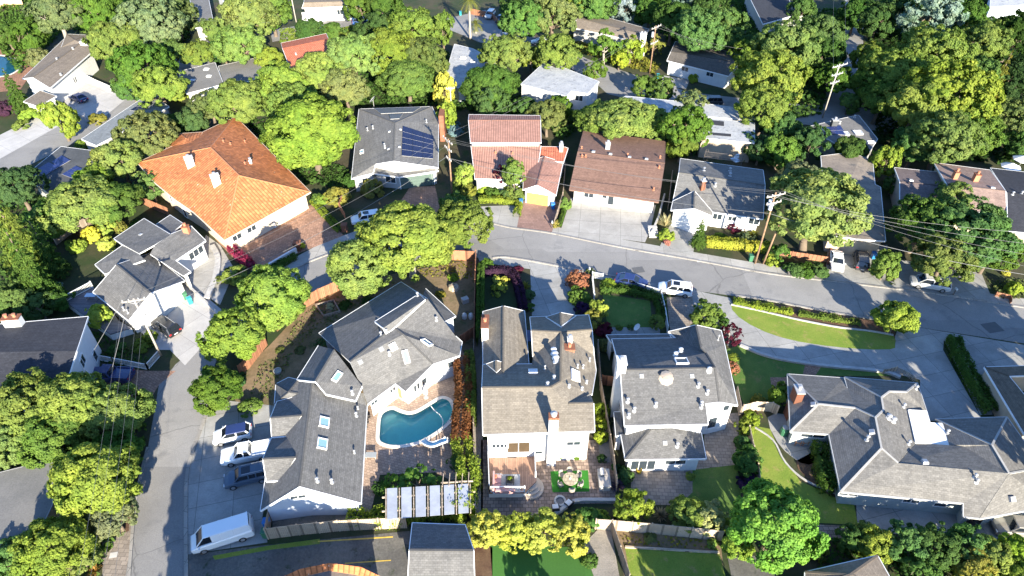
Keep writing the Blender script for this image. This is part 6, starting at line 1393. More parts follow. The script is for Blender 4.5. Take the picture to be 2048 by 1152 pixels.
def car(kind, col, label, f, r, roofm=None, group=None, name='parked_car', cat='car', sunroof=False, rack=False):
    Ln, Wd, H, prof, cab = KIND[kind]
    A = G(f[0], f[1], 0.7); B = G(r[0], r[1], 0.7); c = (A+B)/2; d = Vector((A.x-B.x, A.y-B.y, 0)).normalized()
    root = thing(name, label, cat, (c.x, c.y, 0.02), group)
    M = Matrix((d, Vector((-d.y, d.x, 0)), Vector((0, 0, 1)))).transposed()
    O = Vector((c.x, c.y, 0.02))
    X = lambda x, y, z: O+M@Vector(((0.5-x)*Ln, y, z))
    hw = Wd/2; b = MB(); rings = []
    for x, zb, w in prof:
        zl = 0.30 if 0.02 < x < 0.98 else 0.42
        y = hw*w
        rings.append([X(x, -y*.93, zl), X(x, -y, zl+0.2), X(x, -y, zb-0.12), X(x, -y*.93, zb), X(x, -y*.55, zb+0.045), X(x, 0, zb+0.06), X(x, y*.55, zb+0.045), X(x, y*.93, zb), X(x, y, zb-0.12), X(x, y, zl+0.2), X(x, y*.93, zl)])
    for a, e in zip(rings[:-1], rings[1:]):
        for i in range(10): b.face([a[i], a[i+1], e[i+1], e[i]])
        b.face([a[10], a[0], e[0], e[10]])
    b.face(rings[0]); b.face(rings[-1][::-1])
    b.build('body', col, root, smooth=False, bevel=0.05)
    # cabin: glasshouse with painted roof and pillars
    x0, x0r, x1r, x1 = cab
    def belt(x):
        for (xa, za, wa), (xb, zb, wb) in zip(prof[:-1], prof[1:]):
            if xa <= x <= xb: return za+(zb-za)*(x-xa)/(xb-xa)
        return prof[-1][1]
    yb, yt = hw*0.90, hw*0.74
    zr = H-0.05
    bot = [X(x0, -yb*.92, belt(x0)-.02), X(x1, -yb*.95, belt(x1)-.02), X(x1, yb*.95, belt(x1)-.02), X(x0, yb*.92, belt(x0)-.02)]
    top = [X(x0r, -yt, zr-.03), X(x1r, -yt, zr-.03), X(x1r, yt, zr-.03), X(x0r, yt, zr-.03)]
    g = MB(); g.hexa(bot, top); g.build('windows', CARGLASS, root, weld=True)
    rf = MB(); up = Vector((0, 0, 0.07)); k = 1.045
    mid = sum(top, Vector())/4
    t0 = [mid+(p-mid)*k for p in top]; t1 = [mid+(p-mid)*0.97+up for p in top]; rf.hexa(t0, t1)
    rf.build('roof', roofm or col, root, weld=True, bevel=0.03 if kind != 'van' else 0.06)
    def pbar(a, b_, w, h_):
        m_ = MB(); m_.bar(a, b_, w, h_); m_.build('pillar', col, root)
    for s in (-1, 1):
        pbar(X(x0, s*yb*.93, belt(x0)), X(x0r, s*yt*1.01, zr), 0.09, 0.07); pbar(X(x1, s*yb*.96, belt(x1)), X(x1r, s*yt*1.01, zr), 0.16, 0.09)
        n_ = 3 if kind in ('van', 'minivan', 'suv') else 2
        for q in range(1, n_):
            t = q/n_; pbar(X(x0r+(x1r-x0r)*(t*.9+.04), s*yb*1.0, 1.0), X(x0r+(x1r-x0r)*(t*.9+.06), s*yt*1.02, zr), 0.12, 0.06)
        if kind == 'van':   # panelled sides behind the cab
            sp = MB(); sp.face([X(.36, s*(yb*1.01), 1.3), X(.985, s*(yb*1.01), 1.3), X(.96, s*(yt*1.03), zr), X(.36, s*(yt*1.03), zr)]); sp.build('side_panel', col, root)
    if kind == 'van': sp = MB(); sp.face([X(.994, -yb, 1.3), X(.994, yb, 1.3), X(.98, yt, zr), X(.98, -yt, zr)]); sp.build('rear_door', col, root)
    if sunroof or rack:
        s_ = MB(); q = [X(x0r+.05, -yt*.6, zr+.06), X(x0r+.24, -yt*.6, zr+.06), X(x0r+.24, yt*.6, zr+.06), X(x0r+.05, yt*.6, zr+.06)]
        if sunroof: s_.hexa([p-Vector((0, 0, .05)) for p in q], q); s_.build('sunroof', CARGLASS, root)
        if rack:
            k_ = MB()
            for s in (-1, 1): k_.bar(X(x0r+.05, s*yt*.85, zr+.1), X(x1r-.03, s*yt*.85, zr+.1), .04, .05)
            k_.build('roof_rails', METAL if col is not P_WHITE else BLACK, root)
    if kind == 'pickup':
        bd = MB(); z = 1.13
        q = [X(.63, -hw*.82, z), X(.975, -hw*.82, z), X(.975, hw*.82, z), X(.63, hw*.82, z)]; bd.face(q)
        bd.build('bed_floor', plain('truck_bed', (0.03, 0.03, 0.035), 0.7), root)
        rl = MB()
        for s in (-1, 1): rl.bar(X(.62, s*hw*.9, 1.2), X(.985, s*hw*.9, 1.2), .12, .16)
        rl.bar(X(.985, -hw*.9, 1.19), X(.985, hw*.9, 1.19), .1, .15); rl.build('bed_rails', col, root)
    wr = 0.36 if kind in ('suv', 'van', 'pickup', 'minivan') else 0.33
    for x in (.19, .80 if kind != 'pickup' else .77):
        for s in (-1, 1):
            w = MB(); p = X(x, s*hw*.985, wr); ax = M@Vector((0, 1, 0)); w.cyl(p-ax*s*.2, p+ax*s*.03, wr, wr, 14); wo = w.build('wheel', TYRE, root)
            w = MB(); w.cyl(p+ax*s*.0, p+ax*s*.045, wr*.62, wr*.58, 10); w.build('rim', RIM, wo)
    for s in (-1, 1):
        l = MB(); l.box(X(.022, s*hw*.66, prof[1][1]-.1), (.14, .34, .14), M=M); l.build('headlight', LAMP, root)
        l = MB(); l.box(X(.987, s*hw*.76, prof[-2][1]-.14), (.1, .28, .2), M=M); l.build('taillight', TAIL, root)
        m = MB(); m.box(X(x0+.055, s*(hw+.08), belt(x0)+.08), (.14, .2, .14), M=M); m.build('mirror', col, root, bevel=.03)
    pt = MB(); pt.box(X(.997, 0, .62), (.03, .5, .12), M=M); pt.build('number_plate', plain('plate_white', (.7, .7, .7), .5), root)
    return root
GC = 'cars parked along the streets and driveways'
car('suv', P_WHITE, 'white SUV with sunroof parked below the solar house, nose to the left', (701, 441), (763, 431), sunroof=True)
car('suv', P_WHITE, 'white SUV with dark sunroof parked in the street before the slate roofed house', (1317, 573), (1384, 582), sunroof=True)
car('sedan', P_NAVY, 'dark blue sedan half hidden behind the white picket railing', (1290, 567), (1236, 556))
car('sedan', P_WHITE, 'white sedan nosing out under the huge olive street oak', (1676, 543), (1672, 500))
car('suv', P_DGREY, 'dark hatchback seen from behind, beside the white sedan', (1722, 500), (1725, 540))
car('minivan', P_SILVER, 'silver minivan under the wide green oak', (1818, 559), (1903, 573), rack=True)
car('hatch', P_WHITE, 'white compact with navy roof, topmost of the four in the parking court', (425, 876), (504, 860), roofm=P_NAVY)
car('pickup', P_WHITE, 'white pickup truck in the parking court', (451, 914), (538, 898), name='pickup_truck', cat='pickup')
car('suv', P_STEEL, 'steel blue SUV below the white pickup in the parking court', (456, 960), (532, 942), sunroof=True, rack=True)
car('van', P_WHITE, 'long white panel van beside the dark asphalt lot', (388, 1088), (501, 1053), name='van', cat='van')
car('suv', P_BLACK, 'black SUV on the pale concrete garage apron', (302, 632), (360, 672), sunroof=True, rack=True)
car('pickup', P_NAVY, 'navy pickup truck on the brick driveway left', (174, 748), (265, 752), name='pickup_truck', cat='pickup')
car('sedan', P_NAVY, 'dark blue car on the pale upper left driveway', (140, 189), (172, 201))
car('suv', P_BLUE, 'bright blue car on the narrow lane at top', (738, 41), (707, 44))
car('suv', P_SILVER, 'grey SUV parked at the top, left of the pair', (972, 38), (988, 20)); car('sedan', P_DGREY, 'dark car parked at the top, right of the pair', (993, 46), (1010, 28))
car('sedan', P_SILVER, 'silver car half hidden by trees beside the orange fence at top', (1066, 83), (1096, 82)); car('suv', P_DGREY, 'dark car on the back road behind the long white roof', (1407, 202), (1436, 202))
car('suv', P_TAN, 'dusty dark car at the right edge beside the ranch house', (2010, 1052), (2062, 1056))
car('sedan', P_SILVER, 'pale car in the court at the top right of the palm', (1012, 66), (1036, 62))

# ------------------------------------------------------------------ utility poles and wires
PALEWD = plain('pale_crossarm_wood', (0.38, 0.34, 0.29), 0.85, var=0.2); WIRE = plain('overhead_wire', (0.13, 0.13, 0.13), 0.5)
TIPS = {}
def pole(key, px, py, h, label, arms, ang, m=None, r=0.15, trans=0, lean=(0, 0), pm=None):
    p = G(px, py, 0); root = thing('utility_pole', label, 'utility pole', (p.x, p.y, 0)); b = MB()
    top = p+Vector((lean[0], lean[1], h)); b.cyl(p-Vector((0, 0, .3)), top, r, r*.7, 10); b.build('pole', m or POLEWOOD, root, smooth=True)
    tips = []
    for dz, L_ in arms:
        c = p.lerp(top, (h-dz)/h); d = Vector((math.cos(ang), math.sin(ang), 0)); a = MB(); a.bar(c-d*L_/2+Vector((d.y, -d.x, 0))*r, c+d*L_/2+Vector((d.y, -d.x, 0))*r, .14, .16)
        o = a.build('crossarm', pm or PALEWD, root); i = MB()
        for k in (-.46, -.2, .2, .46):
            q = c+d*L_*k+Vector((d.y, -d.x, 0))*r; i.lathe(q+Vector((0, 0, .08)), [(.05, 0), (.07, .08), (.04, .12), (.07, .18), (0, .26)], 8); tips.append(q+Vector((0, 0, .3)))
        i.build('insulators', plain('grey_ceramic', (.5, .5, .5), .4), o)
        s = MB()
        for k in (-.3, .3): s.bar(c+d*L_*k+Vector((d.y, -d.x, 0))*r, c-Vector((0, 0, .7)), .05, .05)
        s.build('brace', METAL, o)
    for k in range(trans):
        t = MB(); a = ang+1.57+k*2.1; q = p.lerp(top, (h-2.0)/h)+Vector((math.cos(a), math.sin(a), 0))*.5
        t.lathe(q, [(0, -.55), (.27, -.5), (.27, .45), (.2, .52), (0, .55)], 12); t.build('transformer', plain('transformer_grey', (.6, .62, .63), .4), root)
    TIPS[key] = tips or [top]; TIPS[key+'m'] = [p.lerp(top, .72), p.lerp(top, .66), p.lerp(top, .6)]; return root
pole('right', 1510, 527, 12.2, 'brown wooden pole with transformers and teal bin at its foot, by the golden hedge', [(.4, 3.0), (1.6, 2.4)], 0.35, trans=2)
b_ = pole('right2', 1526, 527, 7.5, 'shorter pole leaning against the brown wooden pole by the golden hedge', [], 0, lean=(.5, -.3))
pole('mid', 904, 388, 10.2, 'tall pole with tilted white crossarms between solar and pink houses', [(.3, 3.0), (1.8, 2.2), (3.6, 1.6)], -1.0)
pole('back', 1299, 147, 10.5, 'tall wooden pole with two pale crossarms beside the back road', [(.3, 3.4), (3.6, 2.6)], 0.8, trans=1)
pole('top', 597, 66, 10.5, 'slim pale pole beside the top lane', [], 0, m=PALEWD)
pole('ul', 310, 100, 8.5, 'pole with white transformers in the upper left oaks', [(.3, 2.0)], 0.6, m=PALEWD, trans=2)
pole('wood', 1645, 236, 11, 'pole with three pale crossarms standing in deep shade by the dark road', [(.3, 4.0), (2.0, 3.0), (3.6, 2.4)], 0.5, m=PALEWD, pm=plain('bright_crossarm', (.36, .35, .33), .7))
pole('left', 322, 712, 9.6, 'leaning pole where the wires fan out beside the garage apron', [(.2, 2.6)], 0.25, m=PALEWD)
pole('hid', 905, 252, 8, 'thin pole with short crossarm among the bamboo', [(.3, 1.6)], 0.2, m=PALEBARK)
OFF = lambda px, py, z: G(px, py, z)
def wire(a, b, sag, label, r=0.014):
    P = [a.lerp(b, t/14)-Vector((0, 0, sag*4*(t/14)*(1-t/14))) for t in range(15)]; c = a.lerp(b, .5); mb = MB(); mb.tube(P, r, 5)
    mb.v = [v-c for v in mb.v]; o = mb.build('overhead_wire', WIRE); o.location = c; return tag(o, label, 'wire', 'overhead wires between the poles')
R_, M_, L_, B_ = TIPS['right'], TIPS['mid'], TIPS['left'], TIPS['back']
ex = [G(2120, 470, 10), G(2120, 495, 10), G(2120, 520, 9.5), G(2120, 548, 9)]
for k, l in ((0, 'topmost'), (1, 'second'), (2, 'third'), (3, 'lowest')): wire(R_[k], ex[k], .9, l + ' of the wires running right from the brown wooden pole over the oaks')
for k, l in ((1, 'upper'), (2, 'middle'), (3, 'lower')): wire(R_[k], M_[k], 1.0, l + ' wire between the brown pole and the tilted crossarm pole')
wire(TIPS['rightm'][0], TIPS['midm'][1], 1.2, 'thick cable between the brown pole and the tilted crossarm pole', .032); wire(TIPS['rightm'][0], G(2120, 560, 7), 1.0, 'thick cable running right from the brown wooden pole', .032)
for k, l in ((0, 'upper'), (3, 'lower')): wire(M_[k], L_[k], 1.4, l + ' long wire from the tilted crossarm pole to the fanning left pole')
wire(TIPS['midm'][0], TIPS['leftm'][0], 1.6, 'long cable over the brick driveway to the fanning left pole', .032)
for k, (x, y) in enumerate(((150, 1190), (175, 1190), (200, 1190), (225, 1190))): wire(L_[k], G(x, y, 8.5), .5, ('first', 'second', 'third', 'fourth')[k] + ' from left of the wires fanning down from the left pole', .011)
wire(L_[0], G(185, 705, 5.0), .1, 'service wire from the left pole to the charcoal roofed house', .028); wire(L_[1], G(222, 745, 4.2), .1, 'service wire from the left pole over the navy pickup', .028)
for k, l in ((0, 'upper'), (2, 'lower')): wire(B_[k], TIPS['mid'][k], 1.0, l + ' wire from the back road pole to the tilted crossarm pole')
for k, (x, y) in enumerate(((1500, 100), (1500, 115), (1480, 130))): wire(B_[k+1], G(x, y, 7), .6, ('upper', 'middle', 'lower')[k] + ' wire over the dark roofed house from the back road pole')
wire(TIPS['ul'][0], G(520, 30, 9), .6, 'upper wire from the upper left oak pole'); wire(TIPS['ul'][2], G(540, 45, 8), .6, 'lower wire from the upper left oak pole')
wire(TIPS['mid'][8], G(876, 320, 4.5), .2, 'service wire from the tilted crossarm pole to the solar house'); wire(TIPS['mid'][9], G(1040, 380, 4), .5, 'service wire from the tilted crossarm pole to the pink house')
wire(TIPS['wood'][0], G(1668, -20, 12), .4, 'left wire above the dark road'); wire(TIPS['wood'][3], G(1690, -20, 12), .4, 'right wire above the dark road')

# ------------------------------------------------------------------ fences, rails and garden walls
def fence(path, h, m, label, gap=0.0, posts=True, pm=None, th=0.05, cap=False, name='fence', smooth=0):
    P = pts(path); P = smooth_path(P, smooth) if smooth else P
    root = thing(name, label, 'fence', (P[0].x, P[0].y, 0)); b = MB(); rn = random.Random(int(P[0].x*10)); d0 = 0
    for a, c in zip(P[:-1], P[1:]):
        L = (c-a).length; d = (c-a)/L; n = max(1, int(L/0.17))
        for k in range(n):
            p = a+d*(L*(k+.5)/n); b.box(p+Vector((0, 0, h/2+rn.uniform(-.02, .02))), (L/n-(gap or .008), th, h), math.atan2(d.y, d.x))
        for z in (.3, h-.25): b.bar(a+Vector((-d.y, d.x, 0))*th+Vector((0, 0, z)), c+Vector((-d.y, d.x, 0))*th+Vector((0, 0, z)), .05, .09)
        if cap: b.bar(a+Vector((0, 0, h+.04)), c+Vector((0, 0, h+.04)), .16, .05)
    b.build('board_panel', m, root)
    if posts:
        acc = 0; last = None
        for a, c in zip(P[:-1], P[1:]):
            L = (c-a).length; k = max(1, round(L/2.4)) if not smooth else 1
            for i in range(k):
                q = a.lerp(c, i/k)
                if last is not None and (q-last).length < 1.8: continue
                last = q; pb = MB(); pb.box(q+Vector((0, 0, h/2+.03)), (.11, .13, h+.1), math.atan2(c.y-a.y, c.x-a.x)); pb.build('post', pm or m, root)
    return root
fence('482,752 500,735 535,690', 1.8, REDWOOD, 'red brown board fence at the lower end of the dirt yard'); fence('555,662 600,622 640,598 690,576', 1.8, REDWOOD, 'red brown board fence along the curving street'); fence('862,520 905,520 950,522', 1.8, REDWOOD, 'red brown board fence behind the largest street oak')
fence('952,520 950,600 948,700', 1.8, REDWOOD, 'long red fence between dirt yard and front garden'); fence('948,700 946,800 948,900 952,1040', 1.8, GREYWOOD, 'grey side fence between pool deck and beige house'); fence('922,690 948,672', 1.7, REDWOOD, 'short red fence joining pool house and side fence')
fence('1194,700 1200,780 1212,850 1225,930 1232,985', 1.8, GREYWOOD, 'weathered board fence between the beige and the white house'); fence('1203,770 1226,772', 1.7, REDWOOD, 'short red gate fence between the beige and the white house', name='gate_fence')
fence('537,1078 600,1070 680,1062 760,1058 815,1056', 1.9, PALEWOOD, 'sunny pale board fence above the dark asphalt lot', gap=.03); fence('537,1076 545,1032', 1.8, GREYWOOD, 'shaded short fence at the blue bin')
fence('1190,1058 1222,1060', 1.8, PALEWOOD, 'short pale board fence above the gravel path'); fence('1222,1060 1300,1067 1380,1075 1442,1082', 1.8, PALEWOOD, 'pale board fence above the square sunny lawn'); fence('1222,1062 1238,1110 1256,1165', 1.7, GREYWOOD, 'grey fence along the pale gravel path')
fence('1482,828 1508,821 1540,823 1553,830', 1.6, PALEWOOD, 'curved pale board fence between the white house and the ranch house'); fence('1478,832 1474,812 1470,790', 1.6, GREYWOOD, 'short grey fence behind the white house'); fence('1495,865 1504,905 1512,940 1517,975', 1.2, PALEWOOD, 'low pale fence along the curved green lawn')
fence('114,490 140,470 175,450', 1.6, GREYWOOD, 'pale fence above the left dirt yard'); fence('262,395 300,415 340,432', 1.6, REDWOOD, 'dark fence between grey house and orange tiled house'); fence('1765,748 1790,742 1812,752 1828,765', 0.8, PALEWOOD, 'pale split rail fence at the shared driveway bend', gap=.1)
fence('1124,300 1130,340 1125,400 1108,455', 1.5, GREYWOOD, 'grey board fence between red driveway and parking pad'); fence('1342,360 1335,420', 1.8, GREYWOOD, 'pale fence between the brown and the grey house'); fence('690,395 680,420 692,440', 1.4, BROWNTRIM and REDWOOD, 'dark red fence beside the lime ground hedge')
fence('940,28 985,38 1000,55', 1.5, REDWOOD, 'orange board fence beside the two cars at top'); fence('1098,78 1108,86', 1.5, REDWOOD, 'orange board fence beside the hidden silver car'); fence('1990,592 2018,598 2020,608', 0.7, REDWOOD, 'orange timber planter fence at the right pavement'); fence('1555,510 1610,518 1655,525', 1.0, REDWOOD, 'low red brick coloured wall behind the round shrubs')
def railing(path, h, label, m=None, step=0.16, w=.045, name='railing'):
    P = pts(path); root = thing(name, label, 'railing', (P[0].x, P[0].y, P[0].z)); r = MB(); b = MB()
    for a, c in zip(P[:-1], P[1:]):
        for z in (.12, h): r.bar(a+Vector((0, 0, z)), c+Vector((0, 0, z)), .09, .07)
        L = (c-a).length; n = max(2, int(L/step))
        for k in range(n): q = a.lerp(c, (k+.5)/n); b.bar(q+Vector((0, 0, .12)), q+Vector((0, 0, h)), w, w)
        for q in (a, c):
            p = MB(); p.box(q+Vector((0, 0, h/2+.06)), (.14, .14, h+.15)); p.build('post', m or WHITE, root)
    r.build('rail', m or WHITE, root); b.build('balusters', m or WHITE, root); return root
railing('1184,558 1188,600', 1.1, 'white picket railing left of the shaded front lawn'); railing('1184,556 1205,560', 1.1, 'short white picket railing at the coral bush'); railing('1262,575 1290,583 1320,592', 1.1, 'white picket railing along the street before the lawn'); railing('1320,592 1328,625 1334,664', 1.1, 'white picket railing between lawn and parking bay')
railing('165,715 230,727 297,740', 1.0, 'blue white railing above the navy pickup'); railing('297,740 322,712', 1.0, 'white gate at the bank below the left pole', name='gate')
DZ = 0.9
railing('976,903,%g 979,984,%g 1049,984,%g' % (DZ, DZ, DZ), 0.95, 'white baluster railing on the left and front of the wooden deck'); railing('1069,897,%g 1071,955,%g' % (DZ, DZ), 0.95, 'white railing on the right side of the wooden deck')
def wall(path, w, h, m, label, name='garden_wall', smooth=0):
    P = pts(path); P = smooth_path(P, smooth) if smooth else P; c = P[0].copy(); b = MB(); b.strip(P, w, -.1, h); b.v = [v-c for v in b.v]; o = b.build(name, m); o.location = c; return tag(o, label, 'wall')
wall('508,556 550,531 594,505', .3, .9, WHITE, 'low white wall beside the brick driveway'); wall('370,568 405,600 440,634', .3, .5, CONC, 'low kerb wall along the garage apron')
wall('1328,395 1316,440 1303,470', .25, .8, CONC, 'low concrete wall beside the parking pad'); wall('1655,530 1660,505', .3, .8, BRICK, 'low brick wall left of the white sedan'); wall('415,600 432,560 437,520 425,495', .8, .5, CONC, 'rough stone bank wall by the concrete side path', smooth=4)
p_ = G(597, 500, 0); o_ = MB(); o_.box((0, 0, .7), (.9, .9, 1.4)); o_.box((0, 0, 1.45), (1.05, 1.05, .12)); q_ = o_.build('gate_pillar', BRICK); q_.location = p_; tag(q_, 'brick pillar at the street end of the low white wall', 'pillar')
p_ = G(690, 462, 0); o_ = MB(); o_.box((0, 0, .6), (.8, .8, 1.2)); o_.box((0, 0, 1.25), (.95, .95, .12)); q_ = o_.build('gate_pillar', BRICK); q_.location = p_; tag(q_, 'brick pillar beside the white SUV below the solar house', 'pillar')
# white wall with dark enclosure beside the upper-left driveway
fence('160,152 195,170 230,185', 1.2, WHITE, 'white courtyard fence beside the taupe roofed house', posts=False)

# ------------------------------------------------------------------ wooden deck, furniture and pool things
def deck(poly, z, m, label, name='wooden_deck'):
    P = pts(poly, z); c = sum(P, Vector())/len(P); root = thing(name, label, 'deck', (c.x, c.y, 0)); b = MB(); b.prism(P, z-.18, z); b.build('deck_boards', m, root)
    s = MB(); s.strip([Vector((p.x, p.y, 0)) for p in [c.copy()+(q-c)*.97 for q in P]], .1, 0, z-.18, closed=True); s.build('skirt', WHITE, root); return root
DECKM = plank_mat('brown_deck_boards', (0.40, 0.235, 0.155), 0.2, 0.15, ang=math.pi/2)
deck('974,899 1071,896 1073,962 1050,985 977,986', DZ, DECKM, 'raised brown board deck behind the beige house')
p_ = G(1062, 980, 0); st_ = thing('deck_steps', 'curved pale steps at the corner of the brown deck', 'steps', (p_.x, p_.y, 0))
for k in range(3):
    b_ = MB(); b_.lathe((p_.x-.25*0, p_.y+.2, .12+.2*k), [(1.35-.35*k, -.2), (1.35-.35*k, .1), (0, .1)], 20); b_.build('step', plain('pale_step_%d' % k, (.46, .38, .30), .8), st_)
def at(px, py, z=0.0): return G(px, py, z)
# sectional sofa, rug, table on the deck
p_ = at(1015, 967, DZ+.02); b_ = MB(); b_.box((0, 0, .01), (2.6, 2.2, .02)); o_ = b_.build('rug', plain('grey_rug', (.40, .40, .40), .95, var=.25, scale=6)); o_.location = p_; tag(o_, 'grey rug under the pink sofa on the deck', 'rug')
PINK = plain('pink_cushion', (.55, .30, .27), .9, var=.15, scale=5)
p_ = at(996, 974, DZ+.04); s_ = thing('corner_sofa', 'pink L-shaped outdoor sofa in the deck corner', 'sofa', p_)
def part(name, m, root, boxes, bevel=.03):
    b = MB()
    for c, sz in boxes: b.box(root.location+Vector(c), sz)
    return b.build(name, m, root, bevel=bevel)
part('frame', WHITE, s_, [((-.1, .3, .14), (.85, 2.3, .24)), ((.95, -.55, .14), (1.4, .8, .24))]); part('seat_cushion', PINK, s_, [((-.05, .7, .35), (.75, 1.0, .18)), ((-.05, -.35, .35), (.75, 1.0, .18)), ((.95, -.5, .35), (1.3, .7, .18))]); part('back_cushion', PINK, s_, [((-.45, .3, .58), (.2, 2.2, .5)), ((.75, -.92, .58), (2.0, .2, .5))]); part('throw_pillow', WHITE, s_, [((.0, -.7, .5), (.4, .2, .3)), ((1.3, -.75, .5), (.4, .2, .3))]); part('throw_pillow', TERRA, s_, [((-.2, .9, .5), (.2, .4, .3))])
p_ = at(1020, 963, DZ+.04); t_ = thing('coffee_table', 'black square coffee table on the deck rug', 'table', p_)
part('tabletop', BLACK, t_, [((0, 0, .36), (.9, .9, .06))]); 
for sx in (-.38, .38):
    for sy in (-.38, .38): part('leg', BLACK, t_, [((sx, sy, .17), (.07, .07, .34))], 0)
o_ = bpy.data.objects.new('potted_plant', CR['bush1']); COL.objects.link(o_); o_.location = p_+Vector((0, 0, .58)); o_.scale = (.28, .28, .25); o_.color = (*C['YG'], 1); tag(o_, 'small green plant on the black coffee table', 'plant')
p_ = at(1024, 911, DZ); b_ = MB(); b_.box((0, 0, .02), (1.0, .6, .04)); o_ = b_.build('doormat', BLACK, bevel=.01); o_.location = p_; tag(o_, 'black doormat at the sliding door on the deck', 'mat')
# dining set on turf
p_ = at(1140.5, 958, .75); p_.z = .04; t_ = thing('dining_table', 'round tan outdoor table on the bright turf', 'table', p_)
b_ = MB(); b_.lathe(p_, [(0, .70), (.78, .70), (.80, .73), (.78, .76), (0, .77)], 28); b_.build('tabletop', slab_mat('stone_tabletop', (.46, .39, .28), .4, .4), t_); b_ = MB(); b_.lathe(p_, [(.4, 0), (.38, .05), (.1, .1), (.1, .7)], 16); b_.build('pedestal', DARKTRIM, t_); b_ = MB(); b_.lathe(p_, [(.1, .77), (.09, .87), (0, .88)], 12); b_.build('centrepiece', WHITE, t_)
tp = p_.copy(); ch = None; WICK = plain('grey_wicker', (.30, .27, .23), .9, var=.3, scale=8)
names = {0: 'nearest the grill', 1: 'at the upper right', 2: 'at the top', 3: 'at the upper left', 4: 'at the lower left', 5: 'at the bottom'}
for k in range(6):
    a = math.radians((-22, 35, 88, 140, 205, 275)[k]); q = tp+Vector((math.cos(a), math.sin(a), 0))*1.12
    if ch is None:
        ch = thing('patio_chair', 'x', 'chair', (0, 0, 0)); u = ch
        part('seat', WICK, u, [((0, 0, .42), (.52, .54, .1))]); b_ = MB()
        for j in range(9):
            t0 = math.radians(-75+j*16.7); t1 = math.radians(-75+(j+1)*16.7); pa = Vector((math.cos(t0)*.32-.02, math.sin(t0)*.32, 0)); pb = Vector((math.cos(t1)*.32-.02, math.sin(t1)*.32, 0)); b_.bar(pa+Vector((0, 0, .65)), pb+Vector((0, 0, .65)), .06, .45)
        b_.build('backrest', WICK, u)
        for sx in (-.2, .2):
            for sy in (-.21, .21): part('leg', DARKTRIM, u, [((sx, sy, .19), (.05, .05, .38))], 0)
        c = ch
    else: c = copy_tree(ch)
    c.location = q; c.rotation_euler = (0, 0, a); c['label'] = 'grey wicker chair %s of the round outdoor table' % names[k]; c['group'] = 'chairs round the outdoor table'
# fire pit and two cushioned chairs
p_ = at(1120, 1002, .3); p_.z = .03; f_ = thing('fire_pit', 'round stone fire pit on the paver patio', 'fire pit', p_); b_ = MB(); b_.lathe(p_, [(.62, 0), (.62, .4), (.42, .4), (.42, .25)], 24); b_.build('ring', CONC, f_); b_ = MB(); b_.lathe(p_, [(.42, .26), (.1, .3), (0, .3)], 20); b_.build('lava_rock', plain('lava_rock', (.2, .19, .18), .95, var=.5, scale=20), f_)
for (x, y, a, l) in ((1111, 1015, .1, 'left'), (1138, 1006, .8, 'right')):
    p_ = at(x, y, .4); p_.z = .03; c_ = thing('lounge_chair', 'dark chair with white cushion, %s of the two at the fire pit' % l, 'chair', p_, 'chairs at the fire pit')
    part('seat', BLACK, c_, [((0, 0, .2), (.75, .75, .3))]); part('cushion', WHITE, c_, [((0, .03, .42), (.62, .6, .14))]); part('backrest', BLACK, c_, [((0, -.36, .5), (.75, .1, .5))]); [part('armrest', BLACK, c_, [((s, 0, .45), (.08, .7, .12))]) for s in (-.36, .36)]; c_.rotation_euler = (0, 0, a)
# barbecue counter with grill
p_ = at(1208, 960, .5); p_.z = .03; k_ = thing('outdoor_counter', 'stone barbecue counter by the weathered fence', 'counter', p_); part('base', CONC, k_, [((0, 0, .42), (1.15, 2.1, .84))]); part('countertop', plain('stone_top', (.45, .40, .34), .5), k_, [((0, 0, .88), (1.25, 2.2, .08))])
g_ = thing('grill', 'stainless barbecue grill set in the stone counter', 'grill', p_+Vector((-.15, .55, .93))); b_ = MB(); b_.cyl(g_.location+Vector((0, -.4, .12)), g_.location+Vector((0, .4, .12)), .26, .26, 14); b_.build('hood', plain('stainless', (.6, .6, .62), .25, .8), g_); part('firebox', BLACK, g_, [((0, 0, .06), (.55, .85, .12))]); b_ = MB(); b_.bar(g_.location+Vector((-.3, -.3, .18)), g_.location+Vector((-.3, .3, .18)), .04, .04); b_.build('handle', METAL, g_)
# pool slide
SLB = plain('slide_blue', (.10, .42, .62), .3); p_ = at(872, 888); sl = thing('pool_slide', 'curved blue and white slide at the edge of the kidney pool', 'pool slide', (p_.x, p_.y, 0))
Q = smooth_path([at(845, 880, .25), at(852, 886, .55), at(864, 890, .9), at(878, 886, 1.3), at(888, 882, 1.75), at(893, 879, 1.9)], 5); Lf, Rt = offset_path(Q, .3); b_ = MB(); e_ = MB()
for i in range(len(Q)-1):
    b_.face([Lf[i], Rt[i], Rt[i+1], Lf[i+1]]); b_.face([Lf[i+1]-Vector((0, 0, .05)), Rt[i+1]-Vector((0, 0, .05)), Rt[i]-Vector((0, 0, .05)), Lf[i]-Vector((0, 0, .05))])
    for S in (Lf, Rt): e_.bar(S[i]+Vector((0, 0, .09)), S[i+1]+Vector((0, 0, .09)), .06, .24)
b_.build('chute', SLB, sl); e_.build('side_rail', WHITE, sl); b_ = MB(); q_ = at(898, 883, 0)
for s in (-.28, .28): b_.bar(Q[-1]+Vector((s*.2, s, 0)), q_+Vector((s*.2, s, .03)), .06, .06)
for k in range(7): c = Q[-1].lerp(q_, (k+.5)/7); b_.bar(c+Vector((-.06, -.28, 0)), c+Vector((.06, .28, 0)), .08, .05)
b_.build('ladder', WHITE, sl); b_ = MB(); b_.cyl(Q[8]-Vector((0, 0, .05)), Vector((Q[8].x, Q[8].y, 0)), .05); b_.cyl(Q[18]-Vector((0, 0, .05)), Vector((Q[18].x, Q[18].y, 0)), .05); b_.build('support', METAL, sl)
